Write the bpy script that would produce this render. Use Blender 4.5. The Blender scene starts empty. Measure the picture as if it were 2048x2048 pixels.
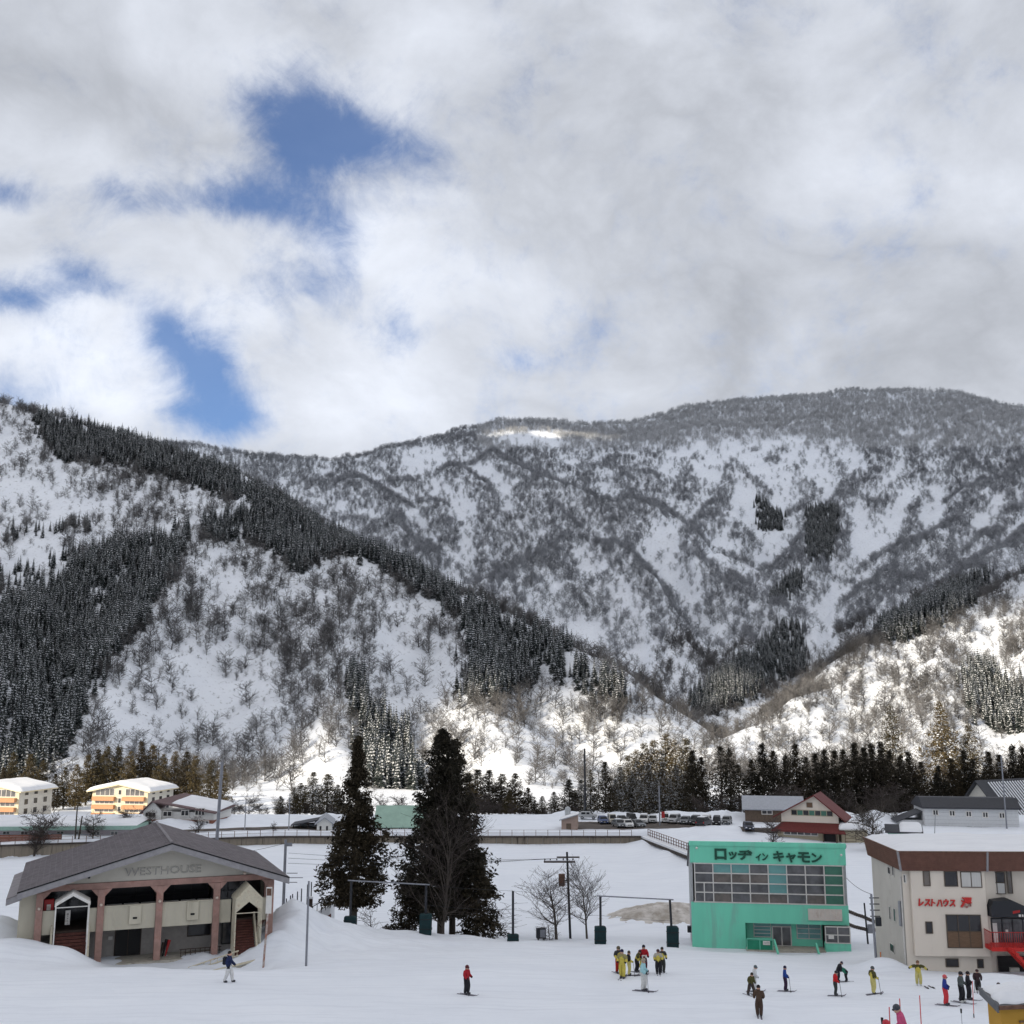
import bpy, bmesh, math, random
import numpy as np
from mathutils import Vector, Matrix

random.seed(7)
RNG = np.random.default_rng(11)
scene = bpy.context.scene
COL = scene.collection
rad = math.radians

# ------------------------------------------------------------------ camera
TILT = rad(10.4)
FPX = 2150.0                       # focal length in pixels of a 2048 px wide frame
CT, ST = math.cos(TILT), math.sin(TILT)
cam_data = bpy.data.cameras.new('camera')
cam_data.sensor_width = 36.0
cam_data.lens = 36.0 * FPX / 2048.0
cam_data.clip_start = 0.5
cam_data.clip_end = 20000
cam = bpy.data.objects.new('camera', cam_data)
cam.rotation_euler = (math.pi / 2 + TILT, 0, 0)
COL.objects.link(cam)
scene.camera = cam

def P(px, py, Y):
    """point at forward distance Y that stands at photo position (px, py)"""
    xc = (px - 1024.0) / FPX
    yc = (1024.0 - py) / FPX
    s = Y / (CT - yc * ST)
    return Vector((xc * s, Y, (ST + yc * CT) * s))

def proj(x, y, z):
    zc = y * CT + z * ST
    yc = (-y * ST + z * CT) / zc
    return 1024 + FPX * x / zc, 1024 - FPX * yc

# ------------------------------------------------------------------ sun
SUN_EL = rad(22.0)
SUN_AZ = rad(-140.0)               # clockwise from +Y: the sun stands behind and left of the camera
TOSUN = Vector((math.sin(SUN_AZ) * math.cos(SUN_EL), math.cos(SUN_AZ) * math.cos(SUN_EL), math.sin(SUN_EL)))
sun_data = bpy.data.lights.new('sun', 'SUN')
sun_data.energy = 5.0
sun_data.angle = rad(0.55)
sun_data.color = (1.0, 0.88, 0.70)
sun = bpy.data.objects.new('sun', sun_data)
sun.rotation_euler = (-TOSUN).to_track_quat('-Z', 'Y').to_euler()
sun.location = (-300, -400, 600)
COL.objects.link(sun)

# ------------------------------------------------------------------ view
scene.render.engine = 'CYCLES'
vs = scene.view_settings
vs.view_transform = 'Standard'
vs.look = 'None'
vs.exposure = 0.20
vs.gamma = 1.0
vs.use_curve_mapping = False
scene.cycles.max_bounces = 4
scene.cycles.diffuse_bounces = 2
scene.cycles.glossy_bounces = 2
scene.cycles.transmission_bounces = 3
scene.cycles.transparent_max_bounces = 8
scene.cycles.use_denoising = True

# ------------------------------------------------------------------ node helper
class NT:
    def __init__(self, tree):
        self.t = tree
        self.n = tree.nodes
        self.n.clear()
    def add(self, kind, **kw):
        nd = self.n.new(kind)
        for k, v in kw.items():
            setattr(nd, k, v)
        return nd
    def link(self, a, b):
        self.t.links.new(a, b)
    def put(self, sock, v):
        if isinstance(v, bpy.types.NodeSocket):
            self.link(v, sock)
        else:
            sock.default_value = v
    def math(self, op, a, b=0.0, c=0.0, clamp=False):
        nd = self.add('ShaderNodeMath', operation=op, use_clamp=clamp)
        self.put(nd.inputs[0], a); self.put(nd.inputs[1], b); self.put(nd.inputs[2], c)
        return nd.outputs[0]
    def mix(self, f, a, b):
        nd = self.add('ShaderNodeMix', data_type='RGBA')
        self.put(nd.inputs[0], f); self.put(nd.inputs[6], a); self.put(nd.inputs[7], b)
        return nd.outputs[2]
    def noise(self, vec, scale, detail=4.0, rough=0.5, dist=0.0):
        nd = self.add('ShaderNodeTexNoise')
        self.put(nd.inputs['Vector'], vec)
        nd.inputs['Scale'].default_value = scale
        nd.inputs['Detail'].default_value = detail
        nd.inputs['Roughness'].default_value = rough
        nd.inputs['Distortion'].default_value = dist
        return nd.outputs[0]
    def smooth(self, v, lo, hi):
        nd = self.add('ShaderNodeMapRange', interpolation_type='SMOOTHSTEP')
        self.put(nd.inputs[0], v); nd.inputs[1].default_value = lo; nd.inputs[2].default_value = hi
        return nd.outputs[0]
    def ramp(self, f, stops):
        nd = self.add('ShaderNodeValToRGB')
        e = nd.color_ramp.elements
        while len(e) < len(stops):
            e.new(0.5)
        for el, (p, c) in zip(e, stops):
            el.position = p
            el.color = (c[0], c[1], c[2], 1)
        self.put(nd.inputs[0], f)
        return nd.outputs[0]

# ------------------------------------------------------------------ world: clouds over a blue winter sky
world = bpy.data.worlds.new('World')
scene.world = world
world.use_nodes = True
world.cycles.sampling_method = 'MANUAL'
world.cycles.sample_map_resolution = 256
W = NT(world.node_tree)
tc = W.add('ShaderNodeTexCoord')
sep = W.add('ShaderNodeSeparateXYZ')
W.link(tc.outputs['Generated'], sep.inputs[0])
wx, wy, wz = sep.outputs
az = W.math('ARCTAN2', wx, wy)
el = W.math('ARCSINE', wz)
warp = W.noise(tc.outputs['Generated'], 3.2, 5, 0.55)
nsep = W.add('ShaderNodeMapping'); nsep.inputs['Location'].default_value = (3.1, 7.7, 1.9)
W.link(tc.outputs['Generated'], nsep.inputs[0])
warp2 = W.noise(nsep.outputs[0], 4.1, 5, 0.55)
azw = W.math('ADD', az, W.math('MULTIPLY', W.math('SUBTRACT', warp, 0.5), 0.10))
elw = W.math('ADD', el, W.math('MULTIPLY', W.math('SUBTRACT', warp2, 0.5), 0.07))

def dir_of(dx, dy):
    """azimuth, elevation of a photo position given in the 1932 px wide view"""
    v = P(dx * 1.06, dy * 1.06, 100.0).normalized()
    return math.atan2(v.x, v.y), math.asin(v.z)

def blob(dx, dy, rx, ry, rot=0.0):
    """soft patch of sky round a direction; radii in view pixels"""
    ca, ce = dir_of(dx, dy)
    k = 1.06 / FPX
    a = W.math('SUBTRACT', azw, ca); e = W.math('SUBTRACT', elw, ce)
    c, s = math.cos(rad(rot)), math.sin(rad(rot))
    u = W.math('ADD', W.math('MULTIPLY', a, c / (rx * k)), W.math('MULTIPLY', e, s / (rx * k)))
    v = W.math('ADD', W.math('MULTIPLY', a, -s / (ry * k)), W.math('MULTIPLY', e, c / (ry * k)))
    q = W.math('ADD', W.math('MULTIPLY', u, u), W.math('MULTIPLY', v, v))
    return W.math('EXPONENT', W.math('MULTIPLY', q, -1.0))

def total(items):
    out = None
    for amp, *b in items:
        t = W.math('MULTIPLY', blob(*b), amp)
        out = t if out is None else W.math('ADD', out, t)
    return out

holes = total([
    (1.15, 655, 240, 135, 80, -22), (0.95, 580, 320, 85, 110, 20), (0.95, 520, 415, 150, 55, -8), (0.60, 400, 410, 100, 36, 0),
    (0.62, 225, 385, 80, 34, -10), (0.8, 15, 372, 75, 34, 10), (0.45, 790, 265, 80, 50, 0), (0.45, 480, 210, 70, 45, 0),
    (0.85, 185, 532, 95, 34, -12), (0.8, 45, 562, 85, 34, 8), (1.1, 315, 620, 42, 50, 20), (1.2, 380, 690, 52, 66, 10), (1.15, 440, 775, 62, 46, 0), (0.7, 345, 770, 50, 32, 0),
    (0.8, 752, 632, 55, 45, 0), (0.85, 20, 745, 75, 50, 0), (0.5, 560, 560, 90, 50, 0), (0.5, 650, 505, 40, 60, 0), (0.3, 1000, 690, 90, 25, 0)])
fine = W.noise(tc.outputs['Generated'], 10.0, 7, 0.66, 0.35)
cover = W.math('ADD', W.math('SUBTRACT', 1.02, holes), W.math('MULTIPLY', W.math('SUBTRACT', fine, 0.5), 1.9))
wisp = W.noise(tc.outputs['Generated'], 26.0, 5, 0.7, 0.6)
cover = W.math('ADD', cover, W.math('MULTIPLY', W.math('SUBTRACT', wisp, 0.5), 0.95))
alpha = W.math('ADD', 0.12, W.math('MULTIPLY', W.smooth(cover, -0.22, 1.05), 0.88))

lights = total([
    (0.27, 170, 670, 190, 110, 0), (0.20, 800, 510, 180, 110, 0), (0.20, 680, 760, 260, 90, 0),
    (0.10, 430, 560, 150, 70, 0), (0.05, 1050, 620, 260, 120, 0), (0.05, 60, 270, 200, 60, 0),
    (-0.11, 1700, 650, 420, 140, 0), (-0.08, 1400, 560, 260, 80, 0), (-0.10, 150, 170, 400, 60, 0), (-0.06, 330, 300, 200, 50, 0),
    (-0.06, 1300, 190, 420, 140, 0), (0.04, 1750, 330, 300, 100, 0), (-0.05, 600, 60, 300, 60, 0), (-0.05, 1150, 420, 250, 60, 0)])
big = W.noise(tc.outputs['Generated'], 2.3, 6, 0.55, 0.3)
mp = W.add('ShaderNodeMapping'); mp.inputs['Scale'].default_value = (1.0, 1.0, 1.5); mp.inputs['Location'].default_value = (0.4, 2.0, 0.3)
W.link(tc.outputs['Generated'], mp.inputs[0])
streak = W.noise(mp.outputs[0], 5.5, 7, 0.56, 0.25)
br = W.math('ADD', 0.59, lights)
br = W.math('ADD', br, W.math('MULTIPLY', W.math('SUBTRACT', big, 0.5), 0.22))
puff = W.math('ABSOLUTE', W.math('SUBTRACT', streak, 0.5))
br = W.math('ADD', br, W.math('MULTIPLY', W.math('SUBTRACT', puff, 0.075), 0.80))
br = W.math('ADD', br, W.math('MULTIPLY', W.math('SUBTRACT', fine, 0.5), 0.20))
# cloud edges are thin and bright
edge = W.math('SUBTRACT', 1.0, W.smooth(cover, 0.45, 1.25))
br = W.math('ADD', br, W.math('MULTIPLY', edge, 0.05))
br = W.math('MINIMUM', W.math('MAXIMUM', br, 0.40), 0.93)
br10 = W.math('MULTIPLY', br, 10.0)
cc = W.add('ShaderNodeCombineColor')
W.link(W.math('MULTIPLY', br10, 0.935), cc.inputs[0]); W.link(W.math('MULTIPLY', br10, 0.985), cc.inputs[1]); W.link(W.math('MULTIPLY', br10, 1.09), cc.inputs[2])
sky = W.add('ShaderNodeTexSky', sky_type='NISHITA')
sky.sun_disc = False
sky.sun_elevation = SUN_EL
sky.sun_rotation = SUN_AZ
sky.air_density = 1.0
sky.dust_density = 0.1
sky.ozone_density = 5.0
tint = W.add('ShaderNodeMix', data_type='RGBA', blend_type='MULTIPLY'); tint.inputs[0].default_value = 1.0
W.link(sky.outputs[0], tint.inputs[6]); tint.inputs[7].default_value = (0.84, 0.98, 1.18, 1)
skyc = W.mix(alpha, tint.outputs[2], cc.outputs[0])
bg = W.add('ShaderNodeBackground')
bg.inputs['Strength'].default_value = 0.1
W.link(skyc, bg.inputs['Color'])
wo = W.add('ShaderNodeOutputWorld')
W.link(bg.outputs[0], wo.inputs['Surface'])
# ------------------------------------------------------------------ materials
MATS = {}
def bsdf_mat(name, color=(0.5, 0.5, 0.5), rough=0.6, spec=0.3, metal=0.0, vary=0.0, vscale=3.0, bump=0.0, bscale=20.0,
             color2=None, stretch=None, dirt=None, dscale=1.2, subsurf=0.0):
    """principled material; vary/color2 mottles the base colour, dirt adds stains with a shape of their own"""
    m = bpy.data.materials.new(name)
    m.use_nodes = True
    T = NT(m.node_tree)
    out = T.add('ShaderNodeOutputMaterial')
    p = T.add('ShaderNodeBsdfPrincipled')
    p.inputs['Roughness'].default_value = rough
    p.inputs['Specular IOR Level'].default_value = spec
    p.inputs['Metallic'].default_value = metal
    T.link(p.outputs[0], out.inputs[0])
    t = T.add('ShaderNodeTexCoord')
    vec = t.outputs['Object']
    if stretch:
        mpn = T.add('ShaderNodeMapping'); mpn.inputs['Scale'].default_value = stretch
        T.link(vec, mpn.inputs[0]); vec = mpn.outputs[0]
    c = (*color, 1)
    col = c
    if vary or color2:
        f = T.noise(vec, vscale, 5, 0.6)
        a = tuple(max(0, v * (1 - vary)) for v in color) + (1,)
        b = tuple(min(1, v * (1 + vary)) for v in (color2 or color)) + (1,)
        col = T.mix(T.smooth(f, 0.3, 0.7), a, b)
    if dirt:
        f2 = T.noise(vec, dscale, 6, 0.65, 0.4)
        col = T.mix(T.math('MULTIPLY', T.smooth(f2, 0.52, 0.72), dirt[3]), col, (*dirt[:3], 1))
    T.put(p.inputs['Base Color'], col)
    if bump:
        b = T.add('ShaderNodeBump'); b.inputs['Strength'].default_value = bump; b.inputs['Distance'].default_value = 0.05
        T.link(T.noise(vec, bscale, 4, 0.6), b.inputs['Height'])
        T.link(b.outputs[0], p.inputs['Normal'])
    MATS[name] = m
    return m
def M(n):
    return MATS[n]

def snow_mat(name, base=(0.875, 0.912, 0.968), lump=6.0, dist=0.25, fine=True, shrub=None):
    m = bpy.data.materials.new(name); m.use_nodes = True
    T = NT(m.node_tree)
    out = T.add('ShaderNodeOutputMaterial'); p = T.add('ShaderNodeBsdfPrincipled')
    p.inputs['Roughness'].default_value = 0.65; p.inputs['Specular IOR Level'].default_value = 0.15
    T.link(p.outputs[0], out.inputs[0])
    g = T.add('ShaderNodeTexCoord'); vec = g.outputs['Object']
    n1 = T.noise(vec, 1.0 / lump, 6, 0.6)
    col = T.mix(T.smooth(n1, 0.3, 0.75), (base[0] * .95, base[1] * .955, base[2] * .965, 1), (*base, 1))
    if shrub:
        # brush, rock and stalks that stick out of the snow
        n2 = T.noise(vec, shrub[0], 8, 0.72, 0.6)
        mask = T.smooth(n2, shrub[1], shrub[1] + 0.06)
        col = T.mix(T.math('MULTIPLY', mask, shrub[3]), col, (*shrub[2], 1))
    if fine:
        # packed ski and boot tracks are a shade greyer than loose snow
        for ang, sx_, sy_ in ((0.5, 0.12, 2.2), (-0.6, 0.10, 2.6), (1.35, 0.16, 1.8)):
            mpn = T.add('ShaderNodeMapping'); mpn.inputs['Rotation'].default_value = (0, 0, ang); mpn.inputs['Scale'].default_value = (sx_, sy_, 0.1)
            T.link(vec, mpn.inputs[0])
            tr_ = T.noise(mpn.outputs[0], 1.0, 4, 0.6, 0.3)
            col = T.mix(T.math('MULTIPLY', T.smooth(tr_, 0.54, 0.66), 0.55), col, (base[0] * .88, base[1] * .885, base[2] * .90, 1))
    T.put(p.inputs['Base Color'], col)
    b = T.add('ShaderNodeBump'); b.inputs['Strength'].default_value = 0.6; b.inputs['Distance'].default_value = dist
    h = n1
    if fine:
        h = T.math('ADD', n1, T.math('MULTIPLY', T.noise(vec, 1.6, 5, 0.65), 0.35))
    T.link(h, b.inputs['Height']); T.link(b.outputs[0], p.inputs['Normal'])
    MATS[name] = m
    return m

snow_mat('snow', lump=5.0, dist=0.10)
snow_mat('roof_snow', base=(0.87, 0.885, 0.91), lump=3.0, dist=0.15)
snow_mat('mountain_snow', lump=26.0, dist=2.0, fine=False, shrub=(0.42, 0.575, (0.17, 0.165, 0.165), 0.65))
snow_mat('ploughed_snow', base=(0.82, 0.83, 0.85), lump=0.8, dist=0.4)

# ------------------------------------------------------------------ numpy noise and terrain
_perm = np.random.default_rng(5).permutation(512)
_gang = np.random.default_rng(6).uniform(0, 2 * np.pi, 512)
def pnoise(x, y, seed=0):
    xi = np.floor(x).astype(np.int64); yi = np.floor(y).astype(np.int64)
    xf = x - xi; yf = y - yi
    def gr(ix, iy, dx, dy):
        h = _perm[(_perm[(ix + seed * 31) % 512] + iy) % 512]
        return np.cos(_gang[h]) * dx + np.sin(_gang[h]) * dy
    u = xf * xf * xf * (xf * (xf * 6 - 15) + 10); v = yf * yf * yf * (yf * (yf * 6 - 15) + 10)
    a = gr(xi, yi, xf, yf); b = gr(xi + 1, yi, xf - 1, yf)
    c = gr(xi, yi + 1, xf, yf - 1); d = gr(xi + 1, yi + 1, xf - 1, yf - 1)
    return (a + u * (b - a)) * (1 - v) + (c + u * (d - c)) * v
def fbm(x, y, wl, octs=4, seed=0, gain=0.5):
    s = np.zeros_like(x); a = 1.0
    for o in range(octs):
        s += a * pnoise(x / wl, y / wl, seed + o); wl *= 0.5; a *= gain
    return s
def ridged(x, y, wl, octs=4, seed=0):
    s = np.zeros_like(x); a = 1.0
    for o in range(octs):
        s += a * (0.5 - np.abs(pnoise(x / wl, y / wl, seed + o)) * 1.6); wl *= 0.52; a *= 0.52
    return s

_prof = np.array([(-400, 90), (-60, 14), (-20, 3.0), (0, -1.75), (10, -4.4), (34, -10.4), (50, -14.8), (58, -16.1), (66, -16.35), (74, -16.7), (84, -18.0),
                  (97, -19.8), (106, -21.0), (119, -22.5), (176, -22.8), (186, -22.05), (400, -22.8)], float)
def wall_y(x):
    return 187.0 - np.maximum(0, -40.0 - x) * 0.30
BUMPS = []      # (x, y, height, rx, ry)
def bump_at(px, py, Y, h, rx, ry):
    q = P(px, py, Y); BUMPS.append((q.x, q.y, h, rx, ry))
bump_at(582, 1850, 91, 1.8, 2.2, 4.0)
bump_at(556, 1850, 86, 0.9, 1.6, 2.0)      # pile shovelled against the lodge
bump_at(610, 1860, 92, 1.6, 6.0, 4.0)
bump_at(700, 1870, 97, 0.9, 9.0, 4.0)
bump_at(900, 1880, 96, 0.5, 10.0, 4.0)
bump_at(20, 1850, 85, 1.0, 3.0, 4.0)
bump_at(-60, 1850, 86, 2.6, 5.0, 5.0)
bump_at(105, 1892, 80.6, 0.75, 3.2, 1.8)
bump_at(1990, 1950, 72, 0.5, 3.0, 2.2)
bump_at(10, 1880, 79, 1.3, 3.6, 2.4)
bump_at(135, 1895, 78.6, 0.8, 1.7, 1.5)
bump_at(330, 1910, 81, -0.9, 6.0, 3.5)
bump_at(470, 1910, 80, -0.8, 4.0, 3.5)
bump_at(1770, 1930, 80, 0.9, 1.6, 2.0)
bump_at(1300, 1900, 92, 0.4, 5.0, 2.0)
bump_at(1370, 1820, 120, 2.0, 7.0, 5.0)    # dirty pile beside the green lodge
bump_at(1250, 1850, 118, 1.0, 5.0, 4.0)
bump_at(1430, 1690, 175, 1.2, 8.0, 5.0)
bump_at(1420, 1660, 186, 1.0, 10.0, 3.0)
bump_at(1545, 1905, 93.5, -0.45, 8.0, 3.0)
bump_at(1900, 1960, 60, 0.5, 3.0, 2.0)
bump_at(1930, 2010, 58, 0.7, 2.5, 2.0)

def ground_z(x, y):
    x = np.asarray(x, float); y = np.asarray(y, float)
    z = np.interp(y, _prof[:, 0], _prof[:, 1])
    wy_ = wall_y(x)
    step = np.clip((y - wy_ - 0.25) / 0.9, 0, 1)            # the step held by the retaining wall
    soft = np.clip((y - 128.0) / 50.0, 0, 1); soft = soft * soft * (3 - 2 * soft)
    right = np.clip((x - 19.0) / 12.0, 0, 1)
    up = step * (1 - right) + np.maximum(step * 0, soft) * right
    z = z + 1.9 * up
    far = np.clip((y - 212.0) / 55.0, 0, 1)
    z = z - 4.6 * far * far * (3 - 2 * far)
    # lumpy ploughed banks along the road behind the wall
    lump = 0.65 + 0.9 * fbm(x, y, 7.0, 3, 21) + 0.5 * np.abs(pnoise(x / 2.3, y / 2.3, 4))
    bx = np.clip((9.0 - x) / 4.0, 0, 1)
    z = z + bx * 1.35 * np.clip(lump, 0, 2) * np.exp(-((y - wy_ - 13.0) / 2.6) ** 2)
    z = z + (1 - bx) * 1.5 * np.clip(lump, 0, 2) * np.exp(-((y - 209.0) / 4.0) ** 2) * np.clip((95 - x) / 10, 0, 1)
    for bx_, by_, h, rx, ry in BUMPS:
        d2 = ((x - bx_) / rx) ** 2 + ((y - by_) / ry) ** 2
        z = z + h * np.exp(-d2)
    near = np.clip((y - 40) / 20, 0, 1)
    z = z - 0.75 * np.exp(-((x - 33) / 14) ** 2 - ((y - 80) / 10) ** 2)
    z = z + near * (0.30 * fbm(x, y, 14.0, 3, 3) + 0.05 * fbm(x, y, 1.6, 3, 8))
    rough = np.exp(-((y - 92) / 12.0) ** 2) * np.clip((20 - x) / 30, 0, 1)
    z = z + rough * 0.26 * fbm(x, y, 2.4, 4, 12)
    pk = np.exp(-((x + 18.0) / 7.0) ** 2 - ((y - 90) / 7.0) ** 2)
    z = z + pk * 0.7 * ridged(x, y, 2.6, 3, 14)
    # skier ruts on the run-out
    run = np.clip((y - 55) / 6, 0, 1) * np.clip((84 - y) / 8, 0, 1)
    z = z + run * 0.05 * np.abs(pnoise(x / 0.55 + 0.25 * y, y / 7.0, 17)) + run * 0.05 * np.abs(pnoise(x / 5.0, y / 0.7 + 0.15 * x, 19))
    return z

def D(lst):
    return [P(a * 1.06, b * 1.06, Y) for a, b, Y in lst]
RIDGES = [   # (points, slope)
    # left mountain
    (D([(-260, 690, 1130), (0, 768, 1000), (100, 800, 960), (260, 838, 890), (330, 858, 850), (430, 890, 810), (490, 928, 780), (560, 962, 750), (620, 1008, 720), (700, 1040, 695), (780, 1082, 670),
        (870, 1132, 640), (950, 1172, 610), (1020, 1203, 580), (1070, 1232, 555), (1130, 1285, 525), (1190, 1345, 500), (1215, 1395, 480)]), 0.60),
    (D([(450, 925, 790), (400, 1010, 690), (330, 1110, 600), (220, 1240, 500), (130, 1400, 400)]), 0.62),
    (D([(650, 1030, 705), (640, 1140, 590), (625, 1280, 480), (640, 1400, 400), (660, 1480, 350)]), 0.66),
    (D([(870, 1140, 635), (890, 1230, 540), (930, 1330, 450), (980, 1430, 375), (1000, 1490, 335)]), 0.66),
    (D([(-100, 950, 700), (-60, 1100, 560), (-20, 1300, 430)]), 0.6),
    # far ridge
    (D([(100, 820, 2100), (330, 838, 2000), (430, 852, 1980), (560, 866, 1960), (650, 860, 1980), (720, 842, 2000), (800, 827, 2020), (870, 810, 2050), (950, 795, 2100), (1050, 797, 2130),
        (1190, 799, 2150), (1290, 768, 2170), (1400, 757, 2200), (1500, 747, 2200), (1600, 739, 2200), (1720, 734, 2180), (1780, 737, 2150), (1850, 757, 2100), (1932, 770, 2050), (2150, 800, 2000)]), 0.58),
    (D([(870, 812, 2050), (930, 850, 1800), (1000, 900, 1620), (1095, 968, 1420), (1020, 1040, 1260), (930, 1112, 1120)]), 0.66),
    (D([(1095, 968, 1420), (1180, 1050, 1230), (1260, 1150, 1060), (1330, 1250, 900), (1360, 1300, 820)]), 0.68),
    (D([(1020, 900, 1600), (1180, 930, 1500), (1300, 1010, 1330), (1390, 1090, 1150)]), 0.66),
    (D([(650, 860, 1980), (720, 930, 1680), (760, 1000, 1420), (800, 1060, 1260)]), 0.66),
    (D([(1720, 740, 2170), (1640, 870, 1800), (1560, 960, 1560), (1500, 1060, 1330), (1440, 1180, 1080), (1390, 1280, 860), (1340, 1340, 740)]), 0.66),
    (D([(1400, 760, 2190), (1380, 880, 1800), (1340, 960, 1560)]), 0.62),
    (D([(1780, 740, 2150), (1760, 820, 1900), (1700, 880, 1750)]), 0.7),
    (D([(1932, 772, 2050), (1925, 890, 1600), (1860, 900, 1560), (1780, 985, 1360), (1700, 1080, 1160), (1640, 1180, 980), (1600, 1250, 860)]), 0.66),
    (D([(2080, 900, 1350), (1932, 1000, 1180), (1830, 1075, 1040), (1740, 1150, 900), (1660, 1210, 800)]), 0.66),
    # near right mountain whose foot catches the sun
    (D([(2200, 960, 900), (2050, 1040, 860), (1932, 1085, 820), (1830, 1120, 770), (1740, 1165, 720), (1650, 1215, 670), (1580, 1275, 620), (1500, 1320, 570), (1420, 1355, 530), (1340, 1392, 490)]), 0.62),
    (D([(1800, 1140, 750), (1780, 1250, 600), (1760, 1380, 460)]), 0.62),
    (D([(2000, 1060, 830), (2000, 1200, 620), (1990, 1380, 460)]), 0.62),
]
_SEG = []
for pts, k in RIDGES:
    for a, b in zip(pts[:-1], pts[1:]):
        _SEG.append((a.x, a.y, a.z, b.x - a.x, b.y - a.y, b.z - a.z, k))

def mountain_z(x, y):
    w1 = 26 * fbm(x, y, 170, 3, 40); w2 = 26 * fbm(x, y, 170, 3, 50)
    wf = np.clip((y - 330) / 500.0, 0.15, 1.0)
    xw = x + w1 * wf; yw = y + w2 * wf
    best = np.full(x.shape, -200.0)
    for ax, ay, az_, dx, dy, dz, k in _SEG:
        L2 = dx * dx + dy * dy
        t = np.clip(((xw - ax) * dx + (yw - ay) * dy) / L2, 0, 1)
        d = np.hypot(xw - (ax + dx * t), yw - (ay + dy * t))
        v = az_ + dz * t - k * np.sqrt(d * d + 36.0) + k * 6.0
        hi = np.maximum(best, v); lo = np.minimum(best, v)
        best = hi + 3.0 * np.log1p(np.exp(-(hi - lo) / 3.0))
    rise = np.clip((y - 340.0) / 260.0, 0, 1)
    # spurs and gullies: on the far mountain they converge on the valley mouth, on the near ones they run straight down
    rx_, ry_ = x - 74.0, y - 480.0
    r = np.hypot(rx_, ry_) + 1e-6; phi = np.arctan2(rx_, ry_)
    wB = np.clip((y - 650.0) / 350.0, 0, 1)
    pw = phi * 8.5 + 0.5 * fbm(x, y, 380, 2, 62)
    spur = ridged(pw, r / 620.0, 1.0, 4, 60) - 0.35
    down = ridged(x / 75.0 + 0.4 * fbm(x, y, 160, 2, 64), y / 300.0, 1.0, 3, 66) - 0.3
    det = (wB * 29.0 * np.clip((r - 120) / 800.0, 0, 1) * np.clip((2150.0 - y) / 450.0, 0.22, 1) * spur + (1 - wB) * 11.0 * down + 3.0 * fbm(x, y, 42, 3, 70)) * rise
    fade = np.clip((best + 40) / 60, 0, 1)
    return best - 4 + det * fade

def terrain_z(x, y):
    x = np.asarray(x, float); y = np.asarray(y, float)
    g = ground_z(x, y)
    far = y > 285
    if np.any(far):
        m = mountain_z(x, y)
        hi = np.maximum(g, m); lo = np.minimum(g, m)
        zz = hi + 2.5 * np.log1p(np.exp(-(hi - lo) / 2.5))
        z = np.where(far, g + (zz - g) * np.clip((y - 285) / 30, 0, 1), g)
        return z
    return g

def gz(x, y):
    return float(terrain_z(np.array([x]), np.array([y]))[0])

def ray_terrain(px, py, y0=290.0, y1=3200.0, n=1500):
    """the first place where the line of sight through a photo position meets the land"""
    d = P(px, py, 1.0)
    ys = np.geomspace(y0, y1, n)
    z = terrain_z(ys * d.x, ys)
    hit = np.nonzero(z >= ys * d.z)[0]
    if len(hit) == 0:
        return None
    y = ys[hit[0]]
    return Vector((y * d.x, y, y * d.z))

def obj(name, mesh, parent=None):
    o = bpy.data.objects.new(name, mesh)
    COL.objects.link(o)
    if parent is not None:
        o.parent = parent
    return o

def empty(name, loc, rz=0.0, scale=None, label=None, cat=None, group=None):
    o = bpy.data.objects.new(name, None); COL.objects.link(o)
    o.empty_display_size = 0.3
    o.location = loc; o.rotation_euler = (0, 0, rz)
    if scale:
        o.scale = scale if isinstance(scale, tuple) else (scale, scale, scale)
    tag(o, label, cat, group)
    return o
def tag(o, label=None, cat=None, group=None, kind=None):
    if label: o['label'] = label
    if cat: o['category'] = cat
    if group: o['group'] = group
    if kind: o['kind'] = kind
    return o

def grid_mesh(name, rows, ncol, width, zfun, mat):
    u = np.linspace(-1, 1, ncol)
    Y = np.repeat(np.asarray(rows, float)[:, None], ncol, 1)
    X = u[None, :] * np.array([width(r) for r in rows])[:, None]
    Z = zfun(X.ravel(), Y.ravel()).reshape(X.shape)
    co = np.stack([X, Y, Z], -1).reshape(-1, 3)
    nr = len(rows)
    i = np.arange(nr - 1)[:, None] * ncol + np.arange(ncol - 1)[None, :]
    f = np.stack([i, i + 1, i + ncol + 1, i + ncol], -1).reshape(-1, 4)
    return mesh_np(name, co, f, mat, smooth=True), X, Y, Z

def mesh_np(name, co, faces, mat, smooth=False):
    me = bpy.data.meshes.new(name)
    co = np.asarray(co, np.float32); faces = np.asarray(faces, np.int32)
    me.vertices.add(len(co)); me.vertices.foreach_set('co', co.ravel())
    k = faces.shape[1]
    me.loops.add(faces.size); me.loops.foreach_set('vertex_index', faces.ravel())
    me.polygons.add(len(faces))
    me.polygons.foreach_set('loop_start', np.arange(0, faces.size, k, dtype=np.int32))
    if smooth:
        me.polygons.foreach_set('use_smooth', np.ones(len(faces), bool))
    mats = mat if isinstance(mat, (list, tuple)) else [mat]
    for m in mats:
        me.materials.append(M(m) if isinstance(m, str) else m)
    me.update(calc_edges=True)
    me.validate()
    return me

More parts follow.
